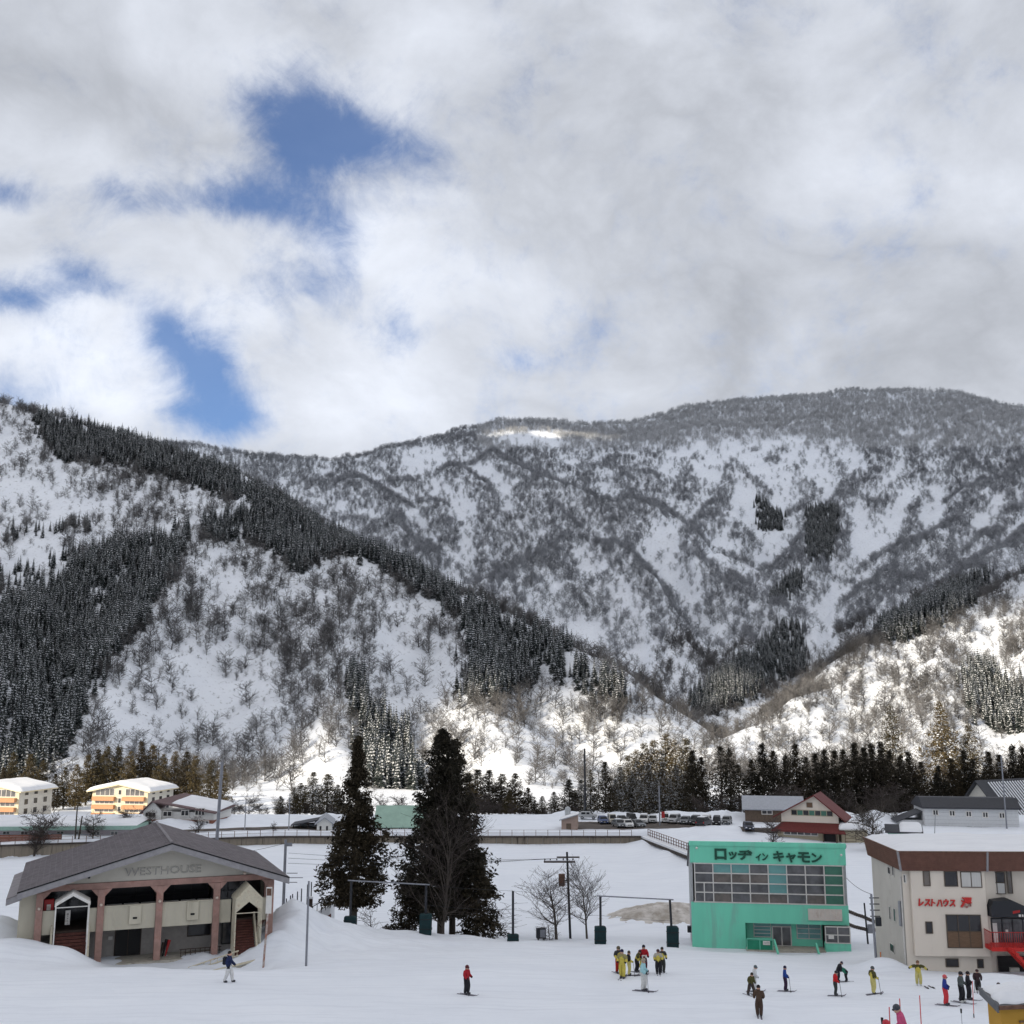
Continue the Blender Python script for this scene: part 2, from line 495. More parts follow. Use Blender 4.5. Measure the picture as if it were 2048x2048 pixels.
wid = lambda y: 70 + 0.62 * max(y, 0)
rows_a = np.concatenate([np.arange(-60, 54, 3.0), np.arange(54, 104, 0.4), np.arange(104, 130, 0.8), np.arange(130, 184, 1.0), np.arange(184, 215, 0.5), np.arange(215, 330, 1.6)])
me, *_ = grid_mesh('snow_ground', rows_a, 620, wid, terrain_z, 'snow')
o = obj('snow_ground', me); o['kind'] = 'structure'
last = rows_a[-1]
rows_b = np.concatenate([np.arange(last, 700, 3.2), np.arange(700, 1300, 5.5), np.arange(1300, 2300, 9.0), np.arange(2300, 3300, 40.0)])
me, *_ = grid_mesh('mountain', rows_b, 480, wid, terrain_z, 'mountain_snow')
o = obj('mountain', me); o['kind'] = 'structure'

# ------------------------------------------------------------------ the ski hill the camera stands on: its unseen crest is shaped to shade the village
TERMINATOR = [(-260, 130, -20), (-95, 178, -20), (-30, 200, -19), (6, 226, -14), (55, 258, 2), (150, 268, 4), (270, 320, 4)]
BACK = 880.0
hs = Vector((TOSUN.x, TOSUN.y, 0)).normalized()
crest = [Vector(t) + hs * BACK + Vector((0, 0, BACK * math.tan(SUN_EL))) for t in TERMINATOR]
def hill_z(x, y):
    best = np.full(x.shape, -60.0)
    for a, b in zip(crest[:-1], crest[1:]):
        dx, dy, dz = b.x - a.x, b.y - a.y, b.z - a.z
        t = np.clip(((x - a.x) * dx + (y - a.y) * dy) / (dx * dx + dy * dy), 0, 1)
        d = np.hypot(x - (a.x + dx * t), y - (a.y + dy * t))
        best = np.maximum(best, a.z + dz * t - 0.80 * d)
    base = np.interp(-y, [-60, 60, 400, 1400], [-20, 8, 60, 60]) - 6
    return np.maximum(best, base)
u = np.linspace(-1300, 700, 130); v = np.linspace(-62, -1300, 100)
X, Y = np.meshgrid(u, v)
Z = hill_z(X.ravel(), Y.ravel())
n = len(u)
i = np.arange(len(v) - 1)[:, None] * n + np.arange(n - 1)[None, :]
f = np.stack([i, i + n, i + n + 1, i + 1], -1).reshape(-1, 4)
o = obj('ski_hill', mesh_np('ski_hill', np.stack([X.ravel(), Y.ravel(), Z], -1), f, 'snow', True)); o['kind'] = 'structure'
# ------------------------------------------------------------------ cloud deck added out of view, shaped so sun reaches the mountain's foot
CLOUD_Z = 1500.0
def to_cloud(p):
    s = (CLOUD_Z - p.z) / TOSUN.z
    return p + TOSUN * s
LIT_EDGE = [(-300, 1470), (0, 1452), (300, 1452), (520, 1450), (575, 1400), (640, 1352), (700, 1335), (780, 1345), (860, 1318), (940, 1308), (1040, 1318), (1110, 1345), (1180, 1385),
            (1250, 1395), (1330, 1345), (1440, 1292), (1560, 1272), (1640, 1245), (1700, 1195), (1800, 1165), (1932, 1120), (2100, 1090)]
edge_pts = []
for a, b in LIT_EDGE:
    h = ray_terrain(a * 1.06, b * 1.06)
    if h is None:
        h = P(a * 1.06, b * 1.06, 400)
    edge_pts.append(to_cloud(h))
# the deck lies on the far side of that edge
perp = Vector((-hs.x, -hs.y))          # direction away from the sun, on the ground plan
far_pts = [Vector((p.x, p.y)) for p in edge_pts]
poly = [(p.x, p.y) for p in far_pts]
poly = [(poly[0][0] - 1800, poly[0][1] - 100)] + poly + [(poly[-1][0] + 1600, poly[-1][1] + 300), (2600, 900), (2600, 1250), (-4200, 1250), (-4200, poly[0][1] - 100)]
def in_poly(px, py, pg):
    inside = np.zeros(px.shape, bool)
    j = len(pg) - 1
    for i_ in range(len(pg)):
        xi, yi = pg[i_]; xj, yj = pg[j]
        c = ((yi > py) != (yj > py))
        with np.errstate(divide='ignore', invalid='ignore'):
            xs = (xj - xi) * (py - yi) / (yj - yi + 1e-12) + xi
        inside ^= c & (px < xs)
        j = i_
    return inside
xs = np.arange(-4300, 2700, 28.0); ys = np.arange(-3300, 1300, 28.0)
CX, CY = np.meshgrid(xs, ys)
wx_ = CX + 22 * fbm(CX, CY, 150, 3, 80); wy_ = CY + 22 * fbm(CX, CY, 150, 3, 90)
keep = in_poly(wx_.ravel(), wy_.ravel(), poly).reshape(CX.shape)
# a small gap cut to light the far crest
q = ray_terrain(1010 * 1.06, 818 * 1.06, 600, 3200)
if q is not None:
    q = to_cloud(q)
    keep &= ~(((wx_ - q.x) / 150) ** 2 + ((wy_ - q.y) / 60) ** 2 < 1)
nx = len(xs)
idx = np.arange(CX.size).reshape(CX.shape)
cell = keep[:-1, :-1]
a = idx[:-1, :-1][cell]; b = idx[:-1, 1:][cell]; c = idx[1:, 1:][cell]; d = idx[1:, :-1][cell]
ZT = CLOUD_Z + 12 + 18 * fbm(CX, CY, 240, 4, 100); ZB = CLOUD_Z - 12 + 14 * fbm(CX, CY, 200, 4, 110)
co = np.concatenate([np.stack([CX.ravel(), CY.ravel(), ZB.ravel()], -1), np.stack([CX.ravel(), CY.ravel(), ZT.ravel()], -1)])
N = CX.size
faces = np.concatenate([np.stack([a, d, c, b], -1), np.stack([a, b, c, d], -1) + N])
used = np.unique(faces); remap = -np.ones(len(co), int); remap[used] = np.arange(len(used))
cm = bpy.data.materials.new('unseen_cloud'); cm.use_nodes = True
T = NT(cm.node_tree)
out = T.add('ShaderNodeOutputMaterial'); mx = T.add('ShaderNodeMixShader'); mx.inputs[0].default_value = 0.6
df = T.add('ShaderNodeBsdfDiffuse'); df.inputs[0].default_value = (0.95, 0.95, 0.96, 1)
tr = T.add('ShaderNodeBsdfTranslucent'); tr.inputs[0].default_value = (0.97, 0.97, 0.98, 1)
T.link(df.outputs[0], mx.inputs[1]); T.link(tr.outputs[0], mx.inputs[2]); T.link(mx.outputs[0], out.inputs[0])
o = obj('unseen_cloud', mesh_np('unseen_cloud', co[used], remap[faces], cm, True)); o['kind'] = 'structure'
# ------------------------------------------------------------------ vegetation: mesh makers
def tube_mesh(segs, sides, mats, mat_idx=None, name='branch'):
    """segs: (p0, p1, r0, r1) rows -> one mesh of tapered tubes"""
    S = np.array([[*a, *b, r0, r1] for a, b, r0, r1 in segs], float)
    p0, p1, r0, r1 = S[:, :3], S[:, 3:6], S[:, 6], S[:, 7]
    d = p1 - p0; d /= np.linalg.norm(d, axis=1)[:, None] + 1e-9
    ref = np.where(np.abs(d[:, 2:3]) > 0.9, [[1.0, 0, 0]], [[0, 0, 1.0]])
    u = np.cross(d, ref); u /= np.linalg.norm(u, axis=1)[:, None]; v = np.cross(d, u)
    n = len(S); co = np.zeros((n, 2, sides, 3))
    for k in range(sides):
        a = 2 * math.pi * k / sides
        w = u * math.cos(a) + v * math.sin(a)
        co[:, 0, k] = p0 + w * r0[:, None]; co[:, 1, k] = p1 + w * r1[:, None]
    base = (np.arange(n) * 2 * sides)[:, None]
    fs = []
    for k in range(sides):
        k2 = (k + 1) % sides
        fs.append(np.concatenate([base + k, base + k2, base + sides + k2, base + sides + k], 1))
    me = mesh_np(name, co.reshape(-1, 3), np.concatenate(fs), mats)
    if mat_idx is not None:
        me.polygons.foreach_set('material_index', np.tile(np.asarray(mat_idx, np.int32), sides))
    return me

def bare_segments(rng, H, levels=3, r0=None, spread=0.55, kids=(4, 7), fork=0.28, gnarl=0.18, up=0.25):
    segs = []
    def grow(p, d, L, r, lv):
        n = 4 if lv == 0 else 3
        q = p.copy(); dd = d.copy()
        for i in range(n):
            dd = dd + rng.normal(0, gnarl * (0.5 if lv == 0 else 1), 3); dd[2] += up * (0.3 if lv else 0.1); dd /= np.linalg.norm(dd)
            q2 = q + dd * L / n
            ra = r * (1 - 0.62 * i / n); rb = r * (1 - 0.62 * (i + 1) / n)
            segs.append((q, q2, ra, rb))
            if lv < levels:
                lo = fork if lv == 0 else 0.1
                if (i + 1) / n > lo:
                    for _ in range(int(rng.integers(*kids)) if lv == 0 else int(rng.integers(1, 4))):
                        t = rng.uniform(0, 1); s = q + (q2 - q) * t
                        ang = rng.uniform(0, 2 * math.pi)
                        side = np.array([math.cos(ang), math.sin(ang), 0]) + 0.2 * rng.normal(0, 1, 3)
                        nd = dd * (1 - spread) + side * spread; nd /= np.linalg.norm(nd)
                        grow(s, nd, L * rng.uniform(0.42, 0.68), rb * 0.55, lv + 1)
            q = q2
    r0 = r0 or H * 0.018
    grow(np.zeros(3), np.array([0, 0, 1.0]), H * 0.72, r0, 0)
    return segs

def blades(rng, centers, size, n, droop=0.35, aspect=0.4, outward=None):
    """n small leaf blades (quads) round every centre -> co, faces"""
    C = np.repeat(centers, n, 0); S = np.repeat(size, n)
    off = rng.normal(0, 1, C.shape); off /= np.linalg.norm(off, axis=1)[:, None]
    off *= (rng.uniform(0, 1, len(C)) ** 0.5 * S)[:, None]; off[:, 2] *= 0.75
    p = C + off
    d = rng.normal(0, 1, C.shape)
    if outward is not None:
        d = d * 0.75 + np.repeat(outward, n, 0)
    d[:, 2] -= droop; d /= np.linalg.norm(d, axis=1)[:, None]
    w = np.cross(d, rng.normal(0, 1, C.shape)); w /= np.linalg.norm(w, axis=1)[:, None] + 1e-9
    L = (S * rng.uniform(0.35, 0.8, len(C)))[:, None]; Wd = L * aspect
    a = p - d * L * 0.5; b = p + w * Wd * 0.5; c = p + d * L * 0.5; e = p - w * Wd * 0.5
    co = np.stack([a, b, c, e], 1).reshape(-1, 3)
    f = np.arange(len(co)).reshape(-1, 4)
    return co, f

def leaf_mat(name, c1, c2, rough=0.75, frost=0.0):
    m = bpy.data.materials.new(name); m.use_nodes = True
    T = NT(m.node_tree)
    out = T.add('ShaderNodeOutputMaterial'); p = T.add('ShaderNodeBsdfPrincipled')
    p.inputs['Roughness'].default_value = rough; p.inputs['Specular IOR Level'].default_value = 0.2
    oi = T.add('ShaderNodeObjectInfo'); t = T.add('ShaderNodeTexCoord')
    f = T.math('ADD', T.math('MULTIPLY', oi.outputs['Random'], 0.5), T.math('MULTIPLY', T.noise(t.outputs['Object'], 0.9, 3), 0.55))
    col = T.mix(T.smooth(f, 0.2, 0.85), (*c1, 1), (*c2, 1))
    T.put(p.inputs['Base Color'], col); T.link(p.outputs[0], out.inputs[0])
    MATS[name] = m
leaf_mat('cedar_leaf', (0.020, 0.018, 0.012), (0.046, 0.036, 0.021))
leaf_mat('cedar_leaf_brown', (0.05, 0.042, 0.022), (0.10, 0.075, 0.036))
leaf_mat('conifer_leaf', (0.026, 0.034, 0.034), (0.060, 0.070, 0.068))
leaf_mat('snow_on_leaf', (0.50, 0.52, 0.55), (0.75, 0.77, 0.80))
leaf_mat('bark', (0.05, 0.042, 0.036), (0.10, 0.085, 0.072))
leaf_mat('bark_pale', (0.10, 0.088, 0.080), (0.20, 0.18, 0.165))
leaf_mat('twig', (0.045, 0.036, 0.032), (0.085, 0.07, 0.064))
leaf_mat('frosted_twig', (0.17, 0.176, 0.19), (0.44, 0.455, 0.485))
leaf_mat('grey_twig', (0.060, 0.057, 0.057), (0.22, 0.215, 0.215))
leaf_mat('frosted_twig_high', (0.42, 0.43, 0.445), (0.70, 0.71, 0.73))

def far_bare(seed, mat):
    rng = np.random.default_rng(seed)
    segs = bare_segments(rng, 1.0, 2, 0.020, 0.58, (3, 5), 0.16, 0.16, 0.32)
    segs = [(a, b, max(r0, 0.006), max(r1, 0.005)) for a, b, r0, r1 in segs]
    return tube_mesh(segs, 3, [mat], name='bare_tree_far')

def far_conifer(seed, snow):
    rng = np.random.default_rng(seed)
    co, fa, mi = [], [], []
    R0 = rng.uniform(0.15, 0.20)
    nl = 13
    for k in range(3):
        a, b = 2.1 * k, 2.1 * (k + 1)
        i = len(co); co += [(0.012 * math.cos(a), 0.012 * math.sin(a), -0.03), (0.012 * math.cos(b), 0.012 * math.sin(b), -0.03), (0.002 * math.cos(b), 0.002 * math.sin(b), 1.0), (0.002 * math.cos(a), 0.002 * math.sin(a), 1.0)]
        fa.append((i, i + 1, i + 2, i + 3)); mi.append(0)
    for l in range(nl):
        z = 0.06 + 0.90 * l / (nl - 1)
        R = R0 * (1 - z) ** 0.85 + 0.012
        nb = 7 if l < 9 else 5
        for k in range(nb):
            a = 2 * math.pi * (k + rng.uniform(-0.3, 0.3)) / nb + l * 0.7
            r = R * rng.uniform(0.75, 1.2); dz = -0.35 * r * rng.uniform(0.6, 1.6)
            da = 0.62
            p = [(0, 0, z + 0.035), (r * 0.7 * math.cos(a - da), r * 0.7 * math.sin(a - da), z + dz * 0.7), (r * math.cos(a), r * math.sin(a), z + dz), (r * 0.7 * math.cos(a + da), r * 0.7 * math.sin(a + da), z + dz * 0.7)]
            i = len(co); co += p; fa.append((i, i + 1, i + 2, i + 3)); mi.append(0)
            if rng.uniform() < snow:
                s0, s1 = rng.uniform(0.15, 0.4), rng.uniform(0.6, 1.0)
                p2 = []
                for q_, s in ((p[0], s0), (p[1], s1 * 0.8), (p[2], s1), (p[3], s1 * 0.8)):
                    p2.append((q_[0] * s if s != s0 else p[2][0] * s0, q_[1] * s if s != s0 else p[2][1] * s0, (p[0][2] + (q_[2] - p[0][2]) * s if s != s0 else p[0][2] + dz * s0) + 0.008))
                i = len(co); co += p2; fa.append((i, i + 1, i + 2, i + 3)); mi.append(1)
    me = mesh_np('conifer_far', co, fa, ['conifer_leaf', 'snow_on_leaf'])
    me.polygons.foreach_set('material_index', np.array(mi, np.int32))
    return me

def cedar_meshes(seed, H, R, nclump, nblade, csize, leaf='cedar_leaf', snow=0.0, crown0=0.10, pointy=0.9, trunk_r=None, tops=1, gap=0.0):
    """a sugi: trunk mesh (with limbs) and crown mesh of leaf clumps"""
    rng = np.random.default_rng(seed)
    segs = []
    tr = trunk_r or H * 0.016
    n = 8
    for i in range(n):
        segs.append(((0, 0, H * 0.97 * i / n - (0.6 if i == 0 else 0)), (0, 0, H * 0.97 * (i + 1) / n), tr * (1.12 - i / n), tr * (1.12 - (i + 1) / n)))
    z = crown0 + (1 - crown0) * rng.uniform(0, 1, nclump) ** 1.15
    th = rng.uniform(0, 2 * math.pi, nclump)
    prof = np.minimum(((1 - z) / 0.62) ** pointy, 1.0) * np.clip((z - crown0) / 0.10 + 0.55, 0, 1) + 0.03
    lobe = 1 + 0.22 * np.sin(th * 3 + z * 17 + seed) + 0.16 * np.sin(th * 2 - z * 31)
    rr = R * prof * lobe * np.clip(rng.uniform(0.25, 1.12, nclump), 0, 1.08)
    if gap:
        kp = (np.sin(th * 2.2 + z * 23 + seed) + np.sin(th * 1.3 - z * 37)) > -2 + gap
        z, th, rr = z[kp], th[kp], rr[kp]
    c = np.stack([rr * np.cos(th), rr * np.sin(th), H * z - 0.12 * rr], -1)
    size = csize * rng.uniform(0.6, 1.3, len(c)) * (0.55 + 0.45 * np.clip((1 - z) * 2.2, 0.25, 1))
    outw = np.stack([np.cos(th), np.sin(th), np.zeros_like(th)], -1) * 0.8
    for i in range(0, len(c), max(1, len(c) // 60)):
        b = c[i]
        segs.append(((0, 0, min(H * 0.95, b[2] + 0.25 * rr[i])), tuple(b), tr * 0.28, tr * 0.06))
    co, f = blades(rng, c, size, nblade, 0.35, 0.42, outw)
    mi = np.zeros(len(f), np.int32)
    if snow:
        up = rng.uniform(0, 1, len(f)) < snow
        mi[up] = 1
    crown = mesh_np('crown', co, f, [leaf, 'snow_on_leaf'])
    crown.polygons.foreach_set('material_index', mi)
    trunk = tube_mesh(segs, 6, ['bark'], name='trunk')
    return trunk, crown

def scatter(name, pts, scl, rot, variants, label, cat):
    """one uncountable wood: points that carry instances of a few tree meshes"""
    me = bpy.data.meshes.new(name)
    me.vertices.add(len(pts)); me.vertices.foreach_set('co', np.asarray(pts, np.float32).ravel())
    for nm, dt, arr in (('tree_scale', 'FLOAT', scl), ('tree_turn', 'FLOAT', rot), ('tree_pick', 'INT', RNG.integers(0, len(variants), len(pts)))):
        at = me.attributes.new(nm, dt, 'POINT')
        at.data.foreach_set('value', np.asarray(arr, np.int32 if dt == 'INT' else np.float32))
    o = obj(name, me); tag(o, label, cat, None, 'stuff')
    g = bpy.data.node_groups.new(name, 'GeometryNodeTree')
    g.interface.new_socket('Geometry', in_out='INPUT', socket_type='NodeSocketGeometry')
    g.interface.new_socket('Geometry', in_out='OUTPUT', socket_type='NodeSocketGeometry')
    N_ = g.nodes; L_ = g.links
    gi = N_.new('NodeGroupInput'); go = N_.new('NodeGroupOutput')
    iop = N_.new('GeometryNodeInstanceOnPoints')
    for k, vm in enumerate(variants):
        src = bpy.data.objects.new(name + '_source', vm)
        oi = N_.new('GeometryNodeObjectInfo'); oi.inputs['Object'].default_value = src
        inst = N_.new('GeometryNodeGeometryToInstance')
        L_.new(oi.outputs['Geometry'], inst.inputs[0])
        if k == 0:
            join = N_.new('GeometryNodeJoinGeometry')
        L_.new(inst.outputs[0], join.inputs[0])
    L_.new(gi.outputs[0], iop.inputs['Points']); L_.new(join.outputs[0], iop.inputs['Instance'])
    iop.inputs['Pick Instance'].default_value = True
    def attr(nm, dt):
        a_ = N_.new('GeometryNodeInputNamedAttribute'); a_.data_type = dt; a_.inputs['Name'].default_value = nm
        return a_.outputs['Attribute']
    L_.new(attr('tree_pick', 'INT'), iop.inputs['Instance Index'])
    cx = N_.new('ShaderNodeCombineXYZ'); L_.new(attr('tree_turn', 'FLOAT'), cx.inputs[2])
    er = N_.new('FunctionNodeEulerToRotation'); L_.new(cx.outputs[0], er.inputs[0]); L_.new(er.outputs[0], iop.inputs['Rotation'])
    cs = N_.new('ShaderNodeCombineXYZ'); s_ = attr('tree_scale', 'FLOAT')
    for k in range(3): L_.new(s_, cs.inputs[k])
    L_.new(cs.outputs[0], iop.inputs['Scale'])
    L_.new(iop.outputs[0], go.inputs[0])
    md = o.modifiers.new('trees', 'NODES'); md.node_group = g
    return o

# ------------------------------------------------------------------ woods on the mountains
NA, NB = 56000, 135000
NC = NA + NB
Yc = np.sqrt(np.concatenate([RNG.uniform(345.0 ** 2, 1000.0 ** 2, NA), RNG.uniform(1000.0 ** 2, 2350.0 ** 2, NB)]))
Xc = RNG.uniform(-1, 1, NC) * (0.53 * Yc + 25)
Zc_ = terrain_z(Xc, Yc)
PX, PY = proj(Xc, Yc, Zc_); PXd, PYd = PX / 1.06, PY / 1.06
# hidden behind nearer land?
rowsv = np.geomspace(300, 2400, 320); uu = np.linspace(-0.62, 0.62, 420)
TX = uu[None, :] * rowsv[:, None]; TY = np.repeat(rowsv[:, None], len(uu), 1)
ratio = (terrain_z(TX.ravel(), TY.ravel()).reshape(TX.shape)) / TY
cum = np.maximum.accumulate(ratio, 0)
ri = np.clip(np.searchsorted(rowsv, Yc * 0.985) - 1, 0, len(rowsv) - 1)
ci = np.clip(np.round((Xc / Yc + 0.62) / 1.24 * (len(uu) - 1)).astype(int), 0, len(uu) - 1)
vis = (Zc_ + 11) / Yc > cum[ri, ci]
STANDS = {
    'crest stand': [(60, 790), (120, 795), (330, 862), (430, 893), (500, 935), (560, 965), (545, 985), (490, 965), (420, 935), (330, 905), (220, 880), (110, 870)],
    'middle stand': [(385, 985), (470, 962), (590, 985), (640, 1050), (560, 1080), (500, 1030), (390, 1022)],
    'diagonal stand': [(180, 1045), (355, 1010), (345, 1060), (300, 1130), (270, 1180), (190, 1270), (115, 1430), (0, 1500), (-60, 1500), (-60, 1190), (90, 1110)],
    'spur stand': [(615, 1005), (700, 1040), (780, 1082), (870, 1132), (950, 1172), (1020, 1203), (1075, 1230), (1070, 1275), (990, 1300), (915, 1335), (885, 1330), (880, 1190), (840, 1150), (750, 1095), (640, 1042)],
    'spur foot stand': [(1050, 1245), (1160, 1292), (1200, 1345), (1150, 1338), (1060, 1285)],
    'gully stand': [(648, 1260), (675, 1270), (700, 1340), (770, 1400), (795, 1490), (690, 1490), (690, 1400), (655, 1330)],
    'far patch': [(1430, 940), (1445, 945), (1450, 965), (1475, 970), (1478, 1000), (1430, 1000)],
    'far block': [(1520, 960), (1582, 958), (1584, 1010), (1560, 1058), (1525, 1060)],
    'valley patch': [(1450, 1140), (1475, 1100), (1512, 1080), (1512, 1120)],
    'valley stand': [(1300, 1315), (1400, 1250), (1480, 1180), (1512, 1185), (1525, 1270), (1450, 1292), (1380, 1340), (1315, 1352)],
    'right edge stand': [(1655, 1185), (1740, 1135), (1800, 1108), (1870, 1075), (1866, 1112), (1785, 1180), (1680, 1225)],
    'right foot stand': [(1820, 1295), (1858, 1260), (1932, 1330), (1990, 1360), (1990, 1400), (1840, 1372)],
}
YOUNG = [(15, 1000), (185, 985), (185, 1075), (140, 1140), (60, 1180), (0, 1180), (-40, 1100)]
YOUNG2 = [(185, 1040), (360, 1010), (355, 990), (250, 1000), (180, 1020)]
stand_id = np.full(NC, -1)
jx = PXd + 6 * fbm(Xc, Yc, 30, 2, 130); jy = PYd + 6 * fbm(Xc, Yc, 30, 2, 140)
for k, (nm, pg) in enumerate(STANDS.items()):
    stand_id[in_poly(jx, jy, pg)] = k
young = (in_poly(PXd, PYd, YOUNG) & (RNG.uniform(0, 1, NC) < 0.20 * (fbm(Xc, Yc, 50, 2, 150) > -0.05))) | (in_poly(PXd, PYd, YOUNG2) & (RNG.uniform(0, 1, NC) < 0.12))
con = vis & ((stand_id >= 0) | young)
# conifers stand closer than the candidates allow: add neighbours
def jitter(sel, k, r):
    out_x, out_y = [Xc[sel]], [Yc[sel]]
    ids = [stand_id[sel]]
    for _ in range(k):
        out_x.append(Xc[sel] + RNG.normal(0, r, sel.sum())); out_y.append(Yc[sel] + RNG.normal(0, r, sel.sum())); ids.append(stand_id[sel])
    return np.concatenate(out_x), np.concatenate(out_y), np.concatenate(ids)
con &= young | (Yc > 1000) | (RNG.uniform(0, 1, NC) < 0.55)
cx1, cy1, cid = jitter(con & (stand_id >= 0), 1, 3.0)
cx1 = np.concatenate([cx1, Xc[con & young & (stand_id < 0)]]); cy1 = np.concatenate([cy1, Yc[con & young & (stand_id < 0)]])
cid = np.concatenate([cid, np.full(len(cx1) - len(cid), -1)])
cz1 = terrain_z(cx1, cy1) - 0.2
csc = np.where(cid < 0, RNG.uniform(6.0, 11.0, len(cx1)), RNG.normal(11.0, 2.0, len(cx1)).clip(6, 15))
crt = RNG.uniform(0, 6.28, len(cx1))
CONV = [far_conifer(s, 0.50) for s in (1, 2, 3, 4)]
CLAB = list(STANDS)
order = np.argsort(cy1 / csc)
big_n = 300
WHERE = {'crest stand': 'the dark belt below the left mountain crest', 'middle stand': 'the block in the middle of the left mountain', 'diagonal stand': 'the diagonal plantation on the left mountainside',
         'spur stand': 'the belt along the descending left spur', 'spur foot stand': 'the foot of the left spur', 'gully stand': 'the gully stand behind the tall cedars', 'far patch': 'the small far patch',
         'far block': 'the dark far block', 'valley patch': 'the small valley patch', 'valley stand': 'the stand at the valley mouth', 'right edge stand': 'the belt on the right hill edge', 'right foot stand': 'the sunlit stand low on the right hill'}
for j in order[:big_n]:
    o = obj('conifer_tree', CONV[int(j) % 4])
    o.location = (cx1[j], cy1[j], cz1[j]); o.rotation_euler = (0, 0, crt[j]); o.scale = (csc[j],) * 3
    w = WHERE[CLAB[cid[j]]] if cid[j] >= 0 else 'the loose young plantation at the left edge'
    tag(o, 'snow dusted dark conifer in ' + w, 'tree', 'conifers of ' + w)
rest = order[big_n:]
scatter('conifer_wood', np.stack([cx1, cy1, cz1], -1)[rest], csc[rest], crt[rest], CONV, 'dark snow dusted conifer woods on the mountainsides', 'wood')

xv, yv = Xc[vis], Yc[vis]
curv = np.zeros(NC)
curv[vis] = Zc_[vis] - 0.25 * (terrain_z(xv + 26, yv) + terrain_z(xv - 26, yv) + terrain_z(xv, yv + 26) + terrain_z(xv, yv - 26))
SNOWY = [(70, 930, 130, 45, 1), (250, 960, 110, 35, .7), (60, 1050, 100, 80, .9), (40, 1240, 70, 60, .95), (240, 1340, 130, 80, .6), (400, 1250, 60, 60, .5), (480, 1350, 70, 80, .5), (420, 1090, 32, 90, .75),
         (820, 1285, 65, 45, .95), (640, 1425, 70, 60, .6), (1010, 1410, 110, 50, .35), (1450, 855, 240, 62, .92), (1400, 960, 60, 45, .85), (1720, 800, 60, 45, .9), (1832, 800, 25, 55, .85), (790, 862, 55, 22, .95),
         (1240, 1020, 70, 25, .7), (1375, 1060, 40, 40, .7), (1110, 1215, 35, 45, .7), (1230, 1265, 60, 35, .6), (1735, 1240, 75, 60, .7), (1850, 1180, 60, 40, .4), (1005, 826, 80, 14, 1.6), (1545, 1220, 45, 55, .6),
         (1640, 1020, 30, 60, .6), (540, 870, 100, 25, .3), (700, 1180, 50, 60, .4), (1480, 1370, 160, 40, .5), (20, 830, 40, 60, .7), (1700, 960, 25, 70, .6)]
DENSE = [(280, 930, 80, 50, .5), (230, 900, 60, 90, .5), (440, 1120, 70, 90, .4), (560, 1200, 110, 80, .4), (620, 1080, 110, 60, .3), (1000, 1000, 100, 40, .3), (1700, 800, 250, 40, .35), (1500, 785, 320, 32, .9), (1100, 815, 260, 24, .6), (1800, 790, 200, 40, .5),
         (1650, 830, 90, 40, .5), (1860, 880, 90, 30, .5), (1080, 965, 60, 25, .9), (980, 1070, 70, 30, .8)]
nearm = Yc < 1000
den = np.where(nearm, 0.78, 0.70) + np.where(nearm, 0.9, 0.34) * pnoise(Xc / np.where(nearm, 14, 24), Yc / np.where(nearm, 38, 70), 160) + 0.55 * pnoise(Xc / 9, Yc / 13, 165) + 0.50 * fbm(Xc, Yc, 130, 2, 170) + np.clip(curv, -5, 5) * np.where(nearm, 0.06, 0.13)
for bx_, by_, rx, ry, a_ in SNOWY:
    den -= 1.0 * a_ * np.exp(-((PXd - bx_) / rx) ** 2 - ((PYd - by_) / ry) ** 2)
for bx_, by_, rx, ry, a_ in DENSE:
    den += a_ * np.exp(-((PXd - bx_) / rx) ** 2 - ((PYd - by_) / ry) ** 2)
den *= np.clip((Yc - 345) / 60, 0.35, 1) * np.where(Yc < 1000, 0.68, 1.0)
# the sunny foot of the slopes is thinly wooded
den -= 0.12 * np.clip((520 - Yc) / 120, 0, 1) * (PXd > 560)
den = np.where(nearm, np.clip(den, 0, 1) * 0.50 + 0.03, np.clip(den, 0.03, 0.88))
sel = vis & (stand_id < 0) & (RNG.uniform(0, 1, NC) < den) & ~young
bx1, by1, bz1 = Xc[sel], Yc[sel], Zc_[sel] - 0.3
high = (PYd[sel] < 850) & (PXd[sel] > 900)
bsc = np.where(by1 < 1000, RNG.uniform(0, 1, len(bx1)) ** 1.7 * 8.0 + 4.0, RNG.uniform(0, 1, len(bx1)) ** 1.3 * 6.0 + 5.5)
bsc = bsc * np.where(high, 1.12, 1.0)
brt = RNG.uniform(0, 6.28, len(bx1))
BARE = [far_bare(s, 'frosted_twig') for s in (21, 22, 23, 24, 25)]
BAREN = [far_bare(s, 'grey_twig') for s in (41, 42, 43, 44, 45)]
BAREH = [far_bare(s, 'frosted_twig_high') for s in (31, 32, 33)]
order = np.argsort(by1 / bsc)
for j in order[:300]:
    o = obj('bare_tree', BAREN[int(j) % 5])
    o.location = (bx1[j], by1[j], bz1[j]); o.rotation_euler = (0, 0, brt[j]); o.scale = (bsc[j],) * 3
    x_ = PXd[sel][j]
    w = 'left' if x_ < 560 else ('middle' if x_ < 1250 else 'right')
    tag(o, f'bare leafless tree on the {w} stretch of the snowy mountain foot', 'tree', f'leafless trees on the {w} mountain foot')
rest = order[300:]
hi_ = rest[high[rest]]; lo_ = rest[~high[rest]]
B3 = np.stack([bx1, by1, bz1], -1)
nr_ = lo_[by1[lo_] < 1000]; lo_ = lo_[by1[lo_] >= 1000]
scatter('leafless_wood', B3[lo_], bsc[lo_], brt[lo_], BARE, 'cool grey leafless woods over the far snowy mountainside', 'wood')
scatter('leafless_wood', B3[nr_], bsc[nr_], brt[nr_], BAREN, 'brown grey leafless woods on the near mountainsides', 'wood')
